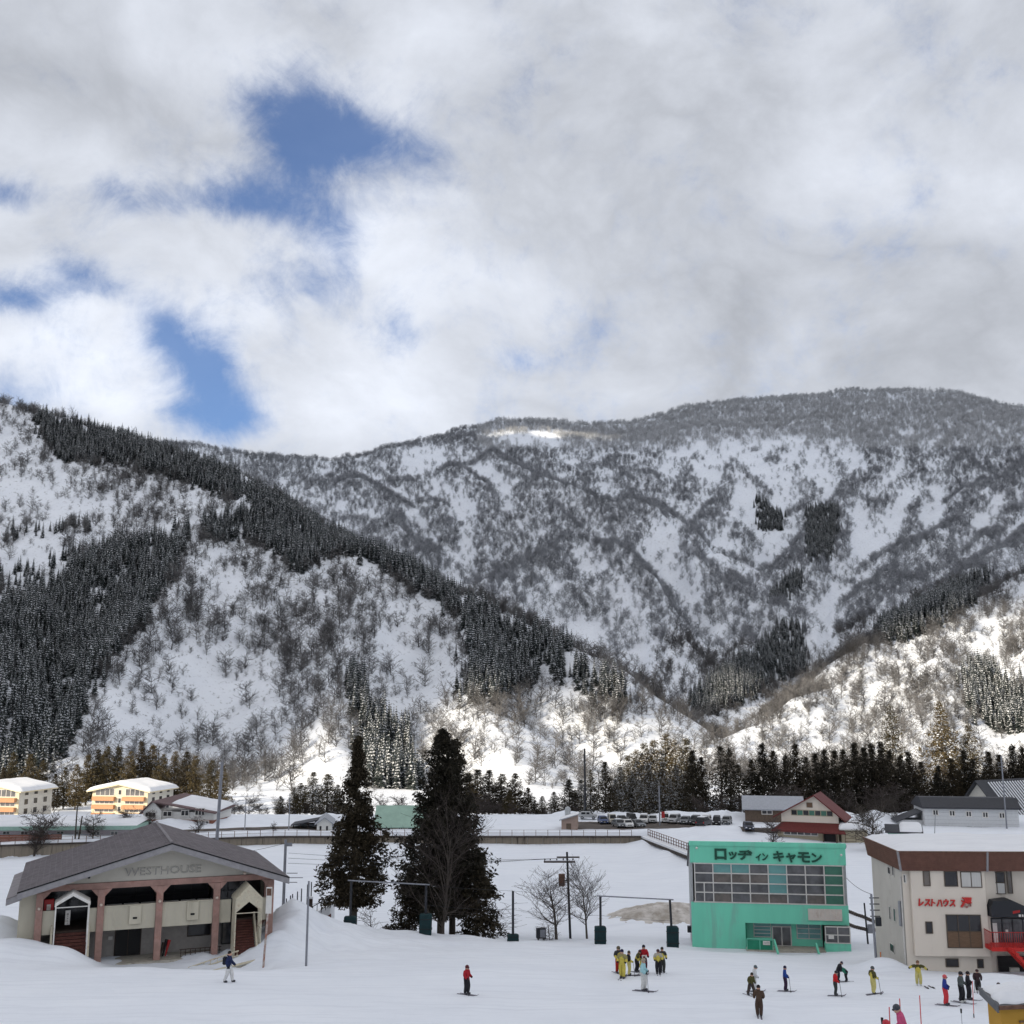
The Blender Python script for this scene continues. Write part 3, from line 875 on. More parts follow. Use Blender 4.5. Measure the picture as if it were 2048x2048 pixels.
scatter('frosted_wood', B3[hi_], bsc[hi_], brt[hi_], BAREH, 'frosted pale grey woods along the far mountain crest', 'wood')
# low brush between the trees
sel2 = vis & (RNG.uniform(0, 1, NC) < np.clip(den + 0.02, 0.02, 0.8) * 0.8) & (Yc < 1000)
k = sel2.sum()
ox, oy = Xc[sel2] + RNG.normal(0, 4, k), Yc[sel2] + RNG.normal(0, 4, k)
scatter('brush', np.stack([ox, oy, terrain_z(ox, oy) - 0.1], -1), RNG.uniform(1.2, 3.2, k), RNG.uniform(0, 6.28, k), BAREN, 'low leafless brush poking out of the mountain snow', 'brush')
print('woods', len(cx1), len(bx1), k)
# ------------------------------------------------------------------ building kit
class MB:
    """collects boxes, prisms and tubes; build() links them as one mesh object"""
    def __init__(self):
        self.v, self.f = [], []
    def add(self, vs, fs):
        n = len(self.v); self.v += [tuple(q) for q in vs]; self.f += [tuple(i + n for i in fc) for fc in fs]
        return self
    def box(self, x0, x1, y0, y1, z0, z1):
        if x1 < x0: x0, x1 = x1, x0
        if y1 < y0: y0, y1 = y1, y0
        if z1 < z0: z0, z1 = z1, z0
        return self.add([(x0, y0, z0), (x1, y0, z0), (x1, y1, z0), (x0, y1, z0), (x0, y0, z1), (x1, y0, z1), (x1, y1, z1), (x0, y1, z1)],
                        [(0, 3, 2, 1), (4, 5, 6, 7), (0, 1, 5, 4), (1, 2, 6, 5), (2, 3, 7, 6), (3, 0, 4, 7)])
    def prism(self, pts, axis, a, b):
        """2-D outline pushed along an axis; outline coords are the two other axes in order"""
        n = len(pts)
        def mk(p, t):
            return (t, p[0], p[1]) if axis == 'x' else ((p[0], t, p[1]) if axis == 'y' else (p[0], p[1], t))
        vs = [mk(p, a) for p in pts] + [mk(p, b) for p in pts]
        fs = [tuple(range(n))[::-1], tuple(range(n, 2 * n))] + [(i, (i + 1) % n, n + (i + 1) % n, n + i) for i in range(n)]
        return self.add(vs, fs)
    def slab(self, a, b, c, d, t):
        """a quad with thickness t straight down"""
        vs = [a, b, c, d] + [(q[0], q[1], q[2] - t) for q in (a, b, c, d)]
        return self.add(vs, [(0, 1, 2, 3), (7, 6, 5, 4), (0, 4, 5, 1), (1, 5, 6, 2), (2, 6, 7, 3), (3, 7, 4, 0)])
    def tube(self, p0, p1, r0, r1=None, sides=8):
        r1 = r0 if r1 is None else r1
        p0, p1 = Vector(p0), Vector(p1); d = (p1 - p0).normalized()
        u = d.orthogonal().normalized(); w = d.cross(u)
        vs = []
        for p, r in ((p0, r0), (p1, r1)):
            for k in range(sides):
                a = 2 * math.pi * k / sides
                vs.append(p + u * (r * math.cos(a)) + w * (r * math.sin(a)))
        fs = [(k, (k + 1) % sides, sides + (k + 1) % sides, sides + k) for k in range(sides)]
        fs += [tuple(range(sides))[::-1], tuple(range(sides, 2 * sides))]
        return self.add(vs, fs)
    def ball(self, c, r, n=8, m=6, sq=1.0):
        vs, fs = [], []
        for i in range(m + 1):
            t = math.pi * i / m
            for k in range(n):
                a = 2 * math.pi * k / n
                vs.append((c[0] + r * math.sin(t) * math.cos(a), c[1] + r * math.sin(t) * math.sin(a), c[2] + r * sq * math.cos(t)))
        for i in range(m):
            for k in range(n):
                fs.append((i * n + k, (i + 1) * n + k, (i + 1) * n + (k + 1) % n, i * n + (k + 1) % n))
        return self.add(vs, fs)
    def build(self, name, mat, parent=None, bevel=0.0, smooth=False):
        me = bpy.data.meshes.new(name)
        me.from_pydata(self.v, [], self.f)
        bm = bmesh.new(); bm.from_mesh(me)
        bmesh.ops.recalc_face_normals(bm, faces=bm.faces)
        if bevel:
            bmesh.ops.bevel(bm, geom=[e for e in bm.edges], offset=bevel, segments=1, affect='EDGES', clamp_overlap=True)
        bm.to_mesh(me); bm.free()
        if smooth:
            me.polygons.foreach_set('use_smooth', [True] * len(me.polygons))
        me.materials.append(M(mat) if isinstance(mat, str) else mat)
        return obj(name, me, parent)
def bx(name, mat, parent, x0, x1, y0, y1, z0, z1, bevel=0.0):
    return MB().box(x0, x1, y0, y1, z0, z1).build(name, mat, parent, bevel)

class Frame:
    """a facade's own axes: u along it, v back from it, z up; pixel() finds where a photo position lies on it"""
    def __init__(self, x, y, z, deg):
        self.o = Vector((x, y, z)); a = rad(deg); self.a = a
        self.u = Vector((math.cos(a), math.sin(a), 0)); self.v = Vector((-math.sin(a), math.cos(a), 0))
    def px(self, px, py, v=0.0):
        d = P(px, py, 1.0)
        t = (v + self.o.dot(self.v)) / d.dot(self.v)
        q = d * t - self.o
        return q.dot(self.u), q.z
    def rect(self, x0, y0, x1, y1, v=0.0):
        c = [self.px(x, y, v) for x, y in ((x0, y0), (x1, y0), (x0, y1), (x1, y1))]
        return (c[0][0] + c[2][0]) / 2, (c[1][0] + c[3][0]) / 2, (c[2][1] + c[3][1]) / 2, (c[0][1] + c[1][1]) / 2
    def side_px(self, px, py, u=0.0):
        d = P(px, py, 1.0)
        t = (u + self.o.dot(self.u)) / d.dot(self.u)
        q = d * t - self.o
        return q.dot(self.v), q.z
    def world(self, u, v, z):
        return self.o + self.u * u + self.v * v + Vector((0, 0, z))

def window(parent, u0, u1, z0, z1, v=0.0, cols=1, rows=1, frame='alu', glass='glass', fw=0.06, depth=0.08, name='window', axis='y', label=None):
    """frame mesh set 3 cm proud of the wall, its panes recessed as sub-parts"""
    m = MB()
    def B(a, b, c, d, e, g, mm):
        if axis == 'y': mm.box(a, b, c, d, e, g)
        else: mm.box(c, d, a, b, e, g)
    s = v - 0.07
    B(u0, u1, s, s + depth, z1 - fw, z1, m); B(u0, u1, s, s + depth, z0, z0 + fw, m)
    B(u0, u0 + fw, s, s + depth, z0 + fw, z1 - fw, m); B(u1 - fw, u1, s, s + depth, z0 + fw, z1 - fw, m)
    cw = (u1 - u0 - fw) / cols; rh = (z1 - z0 - fw) / rows
    for i in range(1, cols):
        B(u0 + i * cw, u0 + i * cw + fw, s + 0.004, s + depth, z0 + fw, z1 - fw, m)
    for j in range(1, rows):
        B(u0 + fw, u1 - fw, s + 0.008, s + depth, z0 + j * rh, z0 + j * rh + fw, m)
    w = m.build(name, frame, parent)
    if label: w['label'] = label
    for i in range(cols):
        for j in range(rows):
            g = MB()
            B(u0 + i * cw + fw * 0.9, u0 + (i + 1) * cw + fw * 0.1, s + 0.03, s + 0.05, z0 + j * rh + fw * 0.9, z0 + (j + 1) * rh + fw * 0.1, g)
            gm = glass(i, j) if callable(glass) else glass
            g.build('pane', gm, w)
    return w

def text_mesh(body, size, mat, parent, loc, rot=(math.pi / 2, 0, 0), extrude=0.02, name='lettering', bold=0.0, shear=0.0, spacing=1.0, width=None, height=None):
    cu = bpy.data.curves.new(name, 'FONT')
    cu.body = body; cu.size = size; cu.extrude = extrude; cu.align_x = 'LEFT'; cu.align_y = 'BOTTOM'
    cu.offset = bold; cu.shear = shear; cu.space_character = spacing; cu.resolution_u = 2
    t = bpy.data.objects.new(name, cu); COL.objects.link(t)
    dg = bpy.context.evaluated_depsgraph_get()
    me = bpy.data.meshes.new_from_object(t.evaluated_get(dg))
    bpy.data.objects.remove(t); bpy.data.curves.remove(cu)
    co = np.zeros(len(me.vertices) * 3, np.float32); me.vertices.foreach_get('co', co); co = co.reshape(-1, 3)
    if len(co):
        mn = co.min(0); mxx = co.max(0)
        co[:, :2] -= mn[:2]
        if width: co[:, 0] *= width / (mxx[0] - mn[0])
        if height: co[:, 1] *= height / (mxx[1] - mn[1])
        me.vertices.foreach_set('co', co.ravel())
    me.materials.clear(); me.materials.append(M(mat))
    o = obj(name, me, parent); o.location = loc; o.rotation_euler = rot
    return o

bm_ = bsdf_mat
bm_('lodge_roof', (0.20, 0.182, 0.192), 0.55, 0.3, vary=0.15, vscale=1.5, bump=0.25, bscale=6)
bm_('roof_edge', (0.30, 0.29, 0.30), 0.6, vary=0.1)
bm_('beige_wall', (0.60, 0.555, 0.44), 0.8, vary=0.06, vscale=1.0, dirt=(0.36, 0.32, 0.24, 0.5), dscale=0.8, stretch=(1, 1, 0.35))
bm_('gable_beige', (0.56, 0.53, 0.46), 0.8, vary=0.05, vscale=0.6, dirt=(0.42, 0.38, 0.32, 0.4))
bm_('brown_post', (0.40, 0.245, 0.205), 0.7, vary=0.18, vscale=1.2, dirt=(0.33, 0.14, 0.11, 0.6))
bm_('grey_render', (0.36, 0.335, 0.31), 0.85, vary=0.08)
bm_('opening_shade', (0.020, 0.018, 0.019), 0.6)  # near black that stands for the shade inside openings
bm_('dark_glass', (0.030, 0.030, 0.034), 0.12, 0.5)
bm_('glass', (0.085, 0.085, 0.09), 0.05, 0.8, vary=0.45, vscale=0.8)
bm_('glass_brown', (0.115, 0.095, 0.08), 0.06, 0.8, vary=0.4, vscale=0.9)
bm_('glass_teal', (0.14, 0.34, 0.33), 0.2, 0.5, vary=0.12, vscale=0.8)
bm_('glass_green', (0.06, 0.19, 0.135), 0.2, 0.5, vary=0.15, vscale=0.8)
bm_('curtain', (0.60, 0.59, 0.56), 0.8, vary=0.06, vscale=3, stretch=(6, 6, 0.2))
bm_('alu', (0.64, 0.62, 0.58), 0.5, 0.4, vary=0.08)
bm_('white_paint', (0.76, 0.74, 0.70), 0.6, vary=0.05, dirt=(0.42, 0.30, 0.2, 0.5), dscale=2.5)
bm_('rusty_cream', (0.62, 0.57, 0.44), 0.75, vary=0.1, dirt=(0.30, 0.16, 0.08, 0.75), dscale=3.0)
bm_('step_brown', (0.13, 0.05, 0.04), 0.8, vary=0.25, vscale=4)
bm_('concrete', (0.44, 0.41, 0.35), 0.85, vary=0.12, dirt=(0.16, 0.14, 0.11, 0.7), dscale=1.6, stretch=(1, 1, 0.4), bump=0.2)
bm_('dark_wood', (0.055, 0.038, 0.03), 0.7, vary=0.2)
bm_('sign_grey', (0.33, 0.315, 0.29), 0.7)
bm_('red_machine', (0.42, 0.03, 0.03), 0.4, vary=0.1)
bm_('red_paint', (0.62, 0.035, 0.03), 0.45, vary=0.08, dirt=(0.35, 0.02, 0.02, 0.4))
bm_('red_sign', (0.60, 0.04, 0.035), 0.5)
bm_('black', (0.014, 0.014, 0.015), 0.6)
bm_('rust', (0.15, 0.085, 0.062), 0.85, vary=0.3, vscale=5)
bm_('lamp_globe', (0.75, 0.62, 0.52), 0.3)
bm_('mint_wall', (0.20, 0.70, 0.50), 0.75, vary=0.05, vscale=0.7, dirt=(0.24, 0.50, 0.40, 0.7), dscale=0.9, stretch=(1, 1, 0.18))
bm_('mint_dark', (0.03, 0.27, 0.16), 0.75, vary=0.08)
bm_('mint_letter', (0.018, 0.085, 0.055), 0.6)
bm_('grey_siding', (0.44, 0.46, 0.47), 0.7, vary=0.08)
bm_('old_board', (0.64, 0.58, 0.52), 0.7, vary=0.06, dirt=(0.42, 0.30, 0.22, 0.5), dscale=1.5)
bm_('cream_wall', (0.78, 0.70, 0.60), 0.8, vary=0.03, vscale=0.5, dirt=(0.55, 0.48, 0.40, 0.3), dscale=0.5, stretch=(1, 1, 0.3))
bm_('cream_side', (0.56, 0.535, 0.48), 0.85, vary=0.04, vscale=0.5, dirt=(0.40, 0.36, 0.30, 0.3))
bm_('brown_tile', (0.150, 0.070, 0.050), 0.55, vary=0.14, vscale=2.5, bump=0.3, bscale=12)
bm_('brown_frame', (0.10, 0.075, 0.055), 0.5)
bm_('wood_panel', (0.17, 0.105, 0.065), 0.6, vary=0.15, stretch=(1, 1, 5))
bm_('steel', (0.32, 0.33, 0.35), 0.5, 0.4, metal=0.3, vary=0.06)
bm_('pole_grey', (0.24, 0.25, 0.28), 0.6, vary=0.1)
bm_('dark_pole', (0.028, 0.030, 0.036), 0.5)
bm_('pad_green', (0.008, 0.030, 0.034), 0.75, vary=0.2, vscale=2, bump=0.2, bscale=5)
bm_('yellow_wall', (0.50, 0.28, 0.045), 0.75, vary=0.06, vscale=1)
bm_('grey_roof', (0.13, 0.135, 0.145), 0.6, vary=0.1)

# ------------------------------------------------------------------ the long lodge on the left
LF = Frame(-34.0, 81.2, -18.25, 22.0)
lodge = empty('lodge', LF.o, LF.a, label='beige and brown lodge with wide grey gable roof and WESTHOUSE lettering', cat='building')
UE, UR, UA = -1.5, 17.6, 8.8        # eaves and ridge along the facade
ZE, ZA = 5.55, 8.45
VF, VB = -1.5, 14.5
for nm, ue, s in (('roof', UE, 1), ('roof', UR, -1)):
    m = MB(); m.slab((ue, VF, ZE), (UA, VF, ZA), (UA, VB, ZA), (ue, VB, ZE), 0.16) if s == 1 else m.slab((UA, VF, ZA), (ue, VF, ZE), (ue, VB, ZE), (UA, VB, ZA), 0.16)
    r = m.build(nm, 'lodge_roof', lodge)
    # standing ribs and tile courses
    ribs = MB()
    n = 34
    for k in range(n + 1):
        y = VF + 0.02 + (VB - VF - 0.04) * k / n
        a = Vector((ue, y, ZE + 0.012)); b = Vector((UA, y, ZA + 0.012))
        ribs.tube(a, b, 0.035, sides=5)
    rb = ribs.build('rib', 'lodge_roof', r); rb['kind'] = 'stuff'
    cs = MB()
    for k in range(1, 26):
        t = k / 26.0
        uu_ = ue + (UA - ue) * t; zz_ = ZE + (ZA - ZE) * t
        cs.tube((uu_, VF + 0.02, zz_ + 0.004), (uu_, VB - 0.02, zz_ + 0.004), 0.022, sides=5)
    rb = cs.build('tile_course', 'lodge_roof', r); rb['kind'] = 'stuff'
MB().tube((UA, VF - 0.02, ZA + 0.04), (UA, VB, ZA + 0.04), 0.11, sides=8).build('ridge_cap', 'lodge_roof', lodge)
for ue in (UE, UR):      # verge boards along the front edge
    MB().prism([(ue, ZE - 0.08), (UA, ZA - 0.08), (UA, ZA - 0.50), (ue, ZE - 0.50)], 'y', VF - 0.06, VF + 0.05).build('verge_board', 'roof_edge', lodge)
    MB().prism([(ue, ZE + 0.03), (UA, ZA + 0.03), (UA, ZA - 0.06), (ue, ZE - 0.06)], 'y', VF - 0.09, VF - 0.02).build('verge_trim', 'black', lodge)
# the lower strip of roof at the left end
m = MB().slab((UE - 0.7, VF + 0.7, ZE - 0.5), (UE + 0.6, VF + 0.7, ZE - 0.02), (UE + 0.6, VB - 3, ZE - 0.02), (UE - 0.7, VB - 3, ZE - 0.5), 0.14); m.build('lower_roof', 'lodge_roof', lodge)
MB().prism([(UE - 0.7, ZE - 0.55), (UE + 0.3, ZE - 0.2), (UE + 0.3, ZE - 0.62), (UE - 0.7, ZE - 0.95)], 'y', VF + 0.62, VF + 0.69).build('verge_board', 'roof_edge', lodge)
# gable wall, walls and floors
slope = (ZA - ZE) / (UA - UE)
def roof_under(u):
    return (ZE + (u - UE) * (ZA - ZE) / (UA - UE) if u < UA else ZE + (UR - u) * (ZA - ZE) / (UR - UA)) - 0.17
MB().prism([(0.0, 5.72), (16.6, 5.72), (16.6, roof_under(16.6)), (UA, roof_under(UA)), (0.0, roof_under(0.0))], 'y', 0.0, 0.25).build('gable', 'gable_beige', lodge)
MB().prism([(-1.35, -1.0), (-0.25, -1.0), (-0.25, roof_under(-0.25) - 0.1), (-1.35, ZE - 0.45)], 'y', 0.35, 13.0).build('wall', 'beige_wall', lodge)
bx('back_wall', 'beige_wall', lodge, -0.25, 16.6, 13.0, 13.25, -1, 5.5)
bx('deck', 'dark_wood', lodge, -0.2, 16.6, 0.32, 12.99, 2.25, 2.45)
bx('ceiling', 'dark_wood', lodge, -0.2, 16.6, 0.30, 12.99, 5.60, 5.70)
bx('beam', 'brown_post', lodge, -0.25, 16.75, -0.12, 0.30, 5.28, 5.70)
COLU = [0.0, 4.15, 8.25, 12.40, 16.45]
for i, u in enumerate(COLU):
    w = 0.24
    c = bx('column', 'brown_post', lodge, u - w, u + w, -0.20, 0.26, -1.2, 5.25, 0.02)
    m = MB()
    pts = [(u - 0.24, 4.75), (u + 0.24, 4.75), (u + 0.72, 5.27), (u - 0.72, 5.27)]
    if i == 0: pts = [(u - 0.24, 4.75), (u + 0.24, 4.75), (u + 0.72, 5.27), (u - 0.24, 5.27)]
    if i == 4: pts = [(u - 0.24, 4.75), (u + 0.24, 4.75), (u + 0.24, 5.27), (u - 0.72, 5.27)]
    m.prism(pts, 'y', -0.16, 0.22).build('corbel', 'brown_post', lodge)
    if i < 4:
        MB().ball((u, -0.31, 4.18), 0.11, 10, 8).build('globe_lamp', 'lamp_globe', lodge, smooth=True)
MB().ball((2.1, -0.24, 5.95), 0.13, 10, 8).build('globe_lamp', 'lamp_globe', lodge, smooth=True)
MB().ball((14.4, -0.24, 5.85), 0.12, 10, 8).build('globe_lamp', 'lamp_globe', lodge, smooth=True)
MB().tube((3.2, -0.02, 6.15), (3.2, -0.2, 6.15), 0.10, sides=10).build('vent', 'black', lodge)
# parapet panels between the columns, notice boxes, rail and tables on the deck
for i in range(4):
    a, b = COLU[i] + 0.25, COLU[i + 1] - 0.25
    pz0, pz1 = (2.30, 3.95)
    if i == 0: a2 = 1.05; bx('parapet', 'beige_wall', lodge, a, a2, 0.0, 0.18, pz0, pz1); a3 = 3.35; bx('parapet', 'beige_wall', lodge, a3, b, 0.0, 0.18, pz0, pz1)
    elif i == 3: bx('parapet', 'beige_wall', lodge, a, 13.5, 0.0, 0.18, pz0, pz1); bx('parapet', 'beige_wall', lodge, 15.55, b, 0.0, 0.18, pz0, pz1)
    else:
        p = bx('parapet', 'beige_wall', lodge, a, b, 0.0, 0.18, pz0, pz1)
        g = MB()
        for k in range(1, 12): g.box(a + (b - a) * k / 12 - 0.008, a + (b - a) * k / 12 + 0.008, -0.006, 0.0, pz0 + 0.02, pz1 - 0.1)
        g.build('panel_joint', 'gable_beige', p)['kind'] = 'stuff'
        bx('coping', 'beige_wall', lodge, a - 0.02, b + 0.02, -0.05, 0.24, pz1 + 0.003, pz1 + 0.08)
        q = bx('notice_box', 'beige_wall', lodge, a + 1.75, a + 2.6, -0.16, -0.002, pz0 + 0.35, pz1 + 0.02, 0.015)
        bx('slot', 'black', q, a + 2.02, a + 2.32, -0.175, -0.162, 3.02, 3.16)
        for k in range(3):
            t = bx('table_top', 'alu', lodge, a + 0.2 + k * 1.22, a + 1.25 + k * 1.22, 0.7, 1.4, 3.86, 3.92)
            m = MB(); m.tube((a + 0.72 + k * 1.22, 1.05, 2.46), (a + 0.72 + k * 1.22, 1.05, 3.855), 0.05); m.build('table_leg', 'steel', t)
# glazed inner front, deep in the shade of the deck
for i in range(4):
    a, b = COLU[i] + 0.1, COLU[i + 1] - 0.1
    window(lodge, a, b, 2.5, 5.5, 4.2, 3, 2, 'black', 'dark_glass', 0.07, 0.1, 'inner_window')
# ground floor
bx('ground_wall', 'grey_render', lodge, -0.25, 16.6, 2.2, 2.4, -1.2, 2.24)
bx('terrace', 'concrete', lodge, 3.4, 13.6, -0.5, 2.19, -0.62, 0.02)
d = bx('door', 'dark_wood', lodge, 5.35, 7.25, 2.12, 2.197, 0.03, 2.05); bx('door_leaf', 'black', d, 5.42, 6.27, 2.09, 2.118, 0.08, 1.98); bx('door_leaf', 'black', d, 6.33, 7.18, 2.09, 2.118, 0.08, 1.98)
bx('meter_box', 'alu', lodge, 4.9, 5.2, 2.1, 2.198, 1.25, 1.5)
window(lodge, 10.6, 12.35, 1.05, 2.2, 2.2, 1, 1, 'dark_wood', 'dark_glass', 0.07, 0.1)
window(lodge, 13.05, 15.0, 0.5, 2.2, 1.2, 2, 1, 'black', 'glass', 0.08, 0.1)
bx('ground_wall', 'grey_render', lodge, 12.75, 16.6, 1.215, 1.40, -1.2, 0.49)
# bundle of brooms and a red bucket by the third column, low railing
for k, (uu_, mt, h) in enumerate(((8.55, 'dark_wood', 1.0), (8.75, 'black', 1.2), (8.95, 'red_machine', 1.15))):
    MB().tube((uu_, 0.9, 0.03), (uu_ + 0.25, 1.0, h), 0.05, 0.13, 7).build('broom', mt, lodge)
rl = MB()
for k in range(9): rl.tube((10.0 + 0.35 * k, 0.2, 0.02), (10.0 + 0.35 * k, 0.2, 0.55), 0.03, sides=5)
rl.tube((9.9, 0.2, 0.55), (12.95, 0.2, 0.55), 0.035, sides=6); rl.tube((9.9, 0.2, 0.3), (12.95, 0.2, 0.3), 0.03, sides=6)
rl.build('low_railing', 'dark_wood', lodge)
# left stair under a white steel portal
pt = MB()
for u in (1.10, 3.30):
    pt.box(u - 0.045, u + 0.045, -2.0, -1.9, -0.9, 4.72); pt.box(u - 0.04, u + 0.04, -0.30, -0.22, 0.2, 4.72)
    pt.box(u - 0.035, u + 0.035, -1.899, -0.301, 4.62, 4.70)
pt.prism([(1.02, 4.722), (2.2, 5.40), (3.38, 4.722), (3.38, 4.50), (2.2, 5.18), (1.02, 4.50)], 'y', -2.03, -1.88)
pt.prism([(1.02, 4.722), (2.2, 5.40), (3.38, 4.722), (3.38, 4.60), (2.2, 5.28), (1.02, 4.60)], 'y', -1.85, -0.2)
pt.box(1.1, 3.3, -1.98, -1.94, 4.40, 4.46)
pt.build('portal', 'white_paint', lodge)
for u in (0.93, 3.42):
    MB().prism([(-1.85, -0.8), (0.2, 2.0), (0.2, 3.2), (-1.85, 0.6)], 'x', u - 0.07, u + 0.07).build('stair_side', 'rusty_cream', lodge)
for k in range(13):
    bx('step', 'step_brown', lodge, 1.02, 3.33, -2.1 + 0.19 * k, -2.1 + 0.19 * k + 0.30, -0.35 + 0.205 * k, -0.35 + 0.205 * (k + 1) - 0.025)
sg = bx('notice_board', 'white_paint', lodge, 1.78, 2.12, 0.9, 0.95, 2.75, 3.75)
for k, (w_, h_) in enumerate(((0.11, 0.12), (0.05, 0.07), (0.07, 0.08), (0.04, 0.10), (0.03, 0.12))): bx('faded_mark', 'sign_grey', sg, 1.95 - w_ / 2, 1.95 + w_ / 2, 0.893, 0.897, 3.55 - 0.16 * k - h_, 3.55 - 0.16 * k)
vm = bx('vending_machine', 'red_machine', lodge, 0.28, 0.95, 0.6, 1.2, 2.46, 4.65, 0.03)
bx('machine_panel', 'white_paint', vm, 0.48, 0.75, 0.57, 0.597, 3.5, 4.3)
# right stair in a cream gabled passage
ps = MB()
ps.prism([(13.55, 4.25), (14.55, 5.25), (15.55, 4.25), (15.55, 4.05), (14.55, 5.05), (13.55, 4.05)], 'y', -2.05, 0.2)
ps.build('passage_roof', 'rusty_cream', lodge)
MB().prism([(13.55, 4.05), (14.55, 5.05), (15.55, 4.05), (15.55, 3.25), (14.55, 4.02), (13.55, 3.25)], 'y', -2.02, -1.94).build('passage_gable', 'rusty_cream', lodge)
MB().prism([(-2.0, 0.1), (-0.25, 0.1), (-0.25, 4.2), (-2.0, 4.2)], 'x', 13.56, 13.64).build('passage_wall', 'rusty_cream', lodge)
fr = MB()
for v in (-2.0, -1.35, -0.7): fr.box(15.46, 15.54, v, v + 0.08, 0.0, 4.2)
fr.box(15.47, 15.53, -2.0, -0.3, 2.0, 2.06); fr.box(13.56, 15.54, -2.06, -2.02, 3.20, 3.26)
fr.build('passage_frame', 'rusty_cream', lodge)
MB().prism([(-2.0, 0.05), (0.25, 2.3), (0.25, 2.9), (-2.0, 0.65)], 'x', 15.22, 15.36).build('stair_side', 'rusty_cream', lodge)
for k in range(15):
    bx('step', 'step_brown', lodge, 13.66, 15.2, -2.0 + 0.165 * k, -2.0 + 0.165 * k + 0.26, 0.0 + 0.158 * k, 0.0 + 0.158 * (k + 1) - 0.02)
# ramp with pipe rails in front of the passage
MB().prism([(11.9, -1.2), (15.7, -1.2), (15.7, 0.05), (15.2, 0.05), (11.9, -0.55)], 'y', -3.6, -3.42).build('ramp_wall', 'concrete', lodge)
MB().prism([(11.3, -1.2), (15.7, -1.2), (15.7, -0.15), (11.3, -0.9)], 'y', -3.41, -2.1).build('ramp', 'concrete', lodge)
rr_ = MB(); rr_.tube((11.6, -3.5, -0.42), (15.6, -3.5, 0.22), 0.09, sides=8)
rr_.build('ramp_rail', 'rusty_cream', lodge)
r2 = MB(); r2.tube((10.4, -2.2, -0.25), (13.9, -2.2, 0.62), 0.05); r2.tube((10.4, -2.2, -0.55), (13.9, -2.2, 0.30), 0.05)
for k in range(8): r2.tube((10.5 + 0.47 * k, -2.2, -0.95 + 0.115 * k), (10.5 + 0.47 * k, -2.2, -0.22 + 0.117 * k), 0.03, sides=5)
r2.tube((10.4, -2.2, -0.25), (10.0, -2.7, -1.2), 0.09); r2.tube((11.6, -3.5, -0.42), (11.45, -3.75, -1.3), 0.08)
r2.build('ramp_rail', 'rusty_cream', lodge)
# right end: brown frame with openings
m = MB()
m.box(16.35, 16.6, 0.30, 1.3, -1.0, 5.5); m.box(16.35, 16.6, 2.2, 2.6, 2.4, 5.5); m.box(16.35, 16.6, 1.31, 2.19, 2.4, 3.4); m.box(16.35, 16.6, 1.31, 2.19, 4.9, 5.5)
m.build('side_frame', 'brown_post', lodge)
bx('side_wall', 'beige_wall', lodge, 16.36, 16.58, 2.61, 13.0, -1, 5.5)
MB().prism([(15.6, 1.3), (16.3, 2.2), (15.6, 2.2)], 'y', 0.6, 0.7).build('brace', 'brown_post', lodge)
tx0, tz0, tx1, tz1 = 5.5, 6.06, 11.55, 6.72
text_mesh('WESTHOUSE', 0.9, 'sign_grey', lodge, (tx0 + 0.15, -0.03, tz0), extrude=0.03, width=5.5, height=0.58, bold=0.012, name='sign_lettering')
text_mesh('WESTHOUSE', 0.9, 'gable_beige', lodge, (tx0 + 0.12, -0.062, tz0 + 0.03), extrude=0.02, width=5.5, height=0.55, bold=-0.02, name='sign_lettering_face')

# ------------------------------------------------------------------ mint green lodge
a0 = P(1385, 1897, 96.5); 
GF = Frame(a0.x, a0.y, a0.z - 0.35, -8.0)
gl = empty('green_lodge', GF.o, GF.a, label='mint green lodge with dark katakana lettering and a wide band of windows', cat='building')
gu1, gzt = GF.px(1690, 1688)[0], GF.px(1540, 1685)[1]
GD = 8.6
u0, u1, zw0, zw1 = GF.rect(1389, 1728, 1688, 1808)
zr = GF.px(1540, 1847)[1]; ur0 = GF.px(1491, 1860)[0]; ur1 = GF.px(1648, 1860)[0]; zr0 = GF.px(1540, 1896)[1]
wallm = MB()
MB().box(0, gu1, 0, 0.25, zw1, gzt - 0.35).build('upper_wall', 'mint_wall', gl)
bx('cornice', 'mint_wall', gl, -0.06, gu1 + 0.06, -0.07, 0.28, gzt - 0.347, gzt)
bx('lower_wall', 'mint_wall', gl, 0, ur0, 0, 0.25, 0.35, zw0 - 0.002)
bx('lintel_wall', 'mint_wall', gl, ur0 + 0.002, gu1, 0, 0.25, zr, zw0 - 0.002)
bx('base', 'concrete', gl, 0.03, ur0 - 0.01, 0.03, 0.28, -1.5, 0.347)
# side, back and roof
MB().prism([(0.26, -1.5), (GD, -1.5), (GD, gzt - 3.2), (0.26, gzt - 0.36)], 'x', 0.0, 0.2).build('side_wall', 'grey_siding', gl)
MB().prism([(0.26, -1.5), (GD, -1.5), (GD, gzt - 3.2), (0.26, gzt - 0.36)], 'x', gu1 - 0.2, gu1).build('side_wall', 'grey_siding', gl)
bx('back_wall', 'grey_siding', gl, 0.21, gu1 - 0.21, GD - 0.2, GD, -1.5, gzt - 3.3)
MB().slab((-0.15, 0.29, gzt - 0.14), (gu1 + 0.15, 0.29, gzt - 0.14), (gu1 + 0.15, GD + 0.4, gzt - 3.1), (-0.15, GD + 0.4, gzt - 3.1), 0.2).build('roof', 'grey_roof', gl)
bx('interior', 'grey_render', gl, 0.25, gu1 - 0.25, 3.5, 3.6, 0.4, gzt - 1.6)
bx('floor', 'wood_panel', gl, 0.25, gu1 - 0.25, 0.30, 3.49, zw0 - 0.35, zw0 - 0.2)
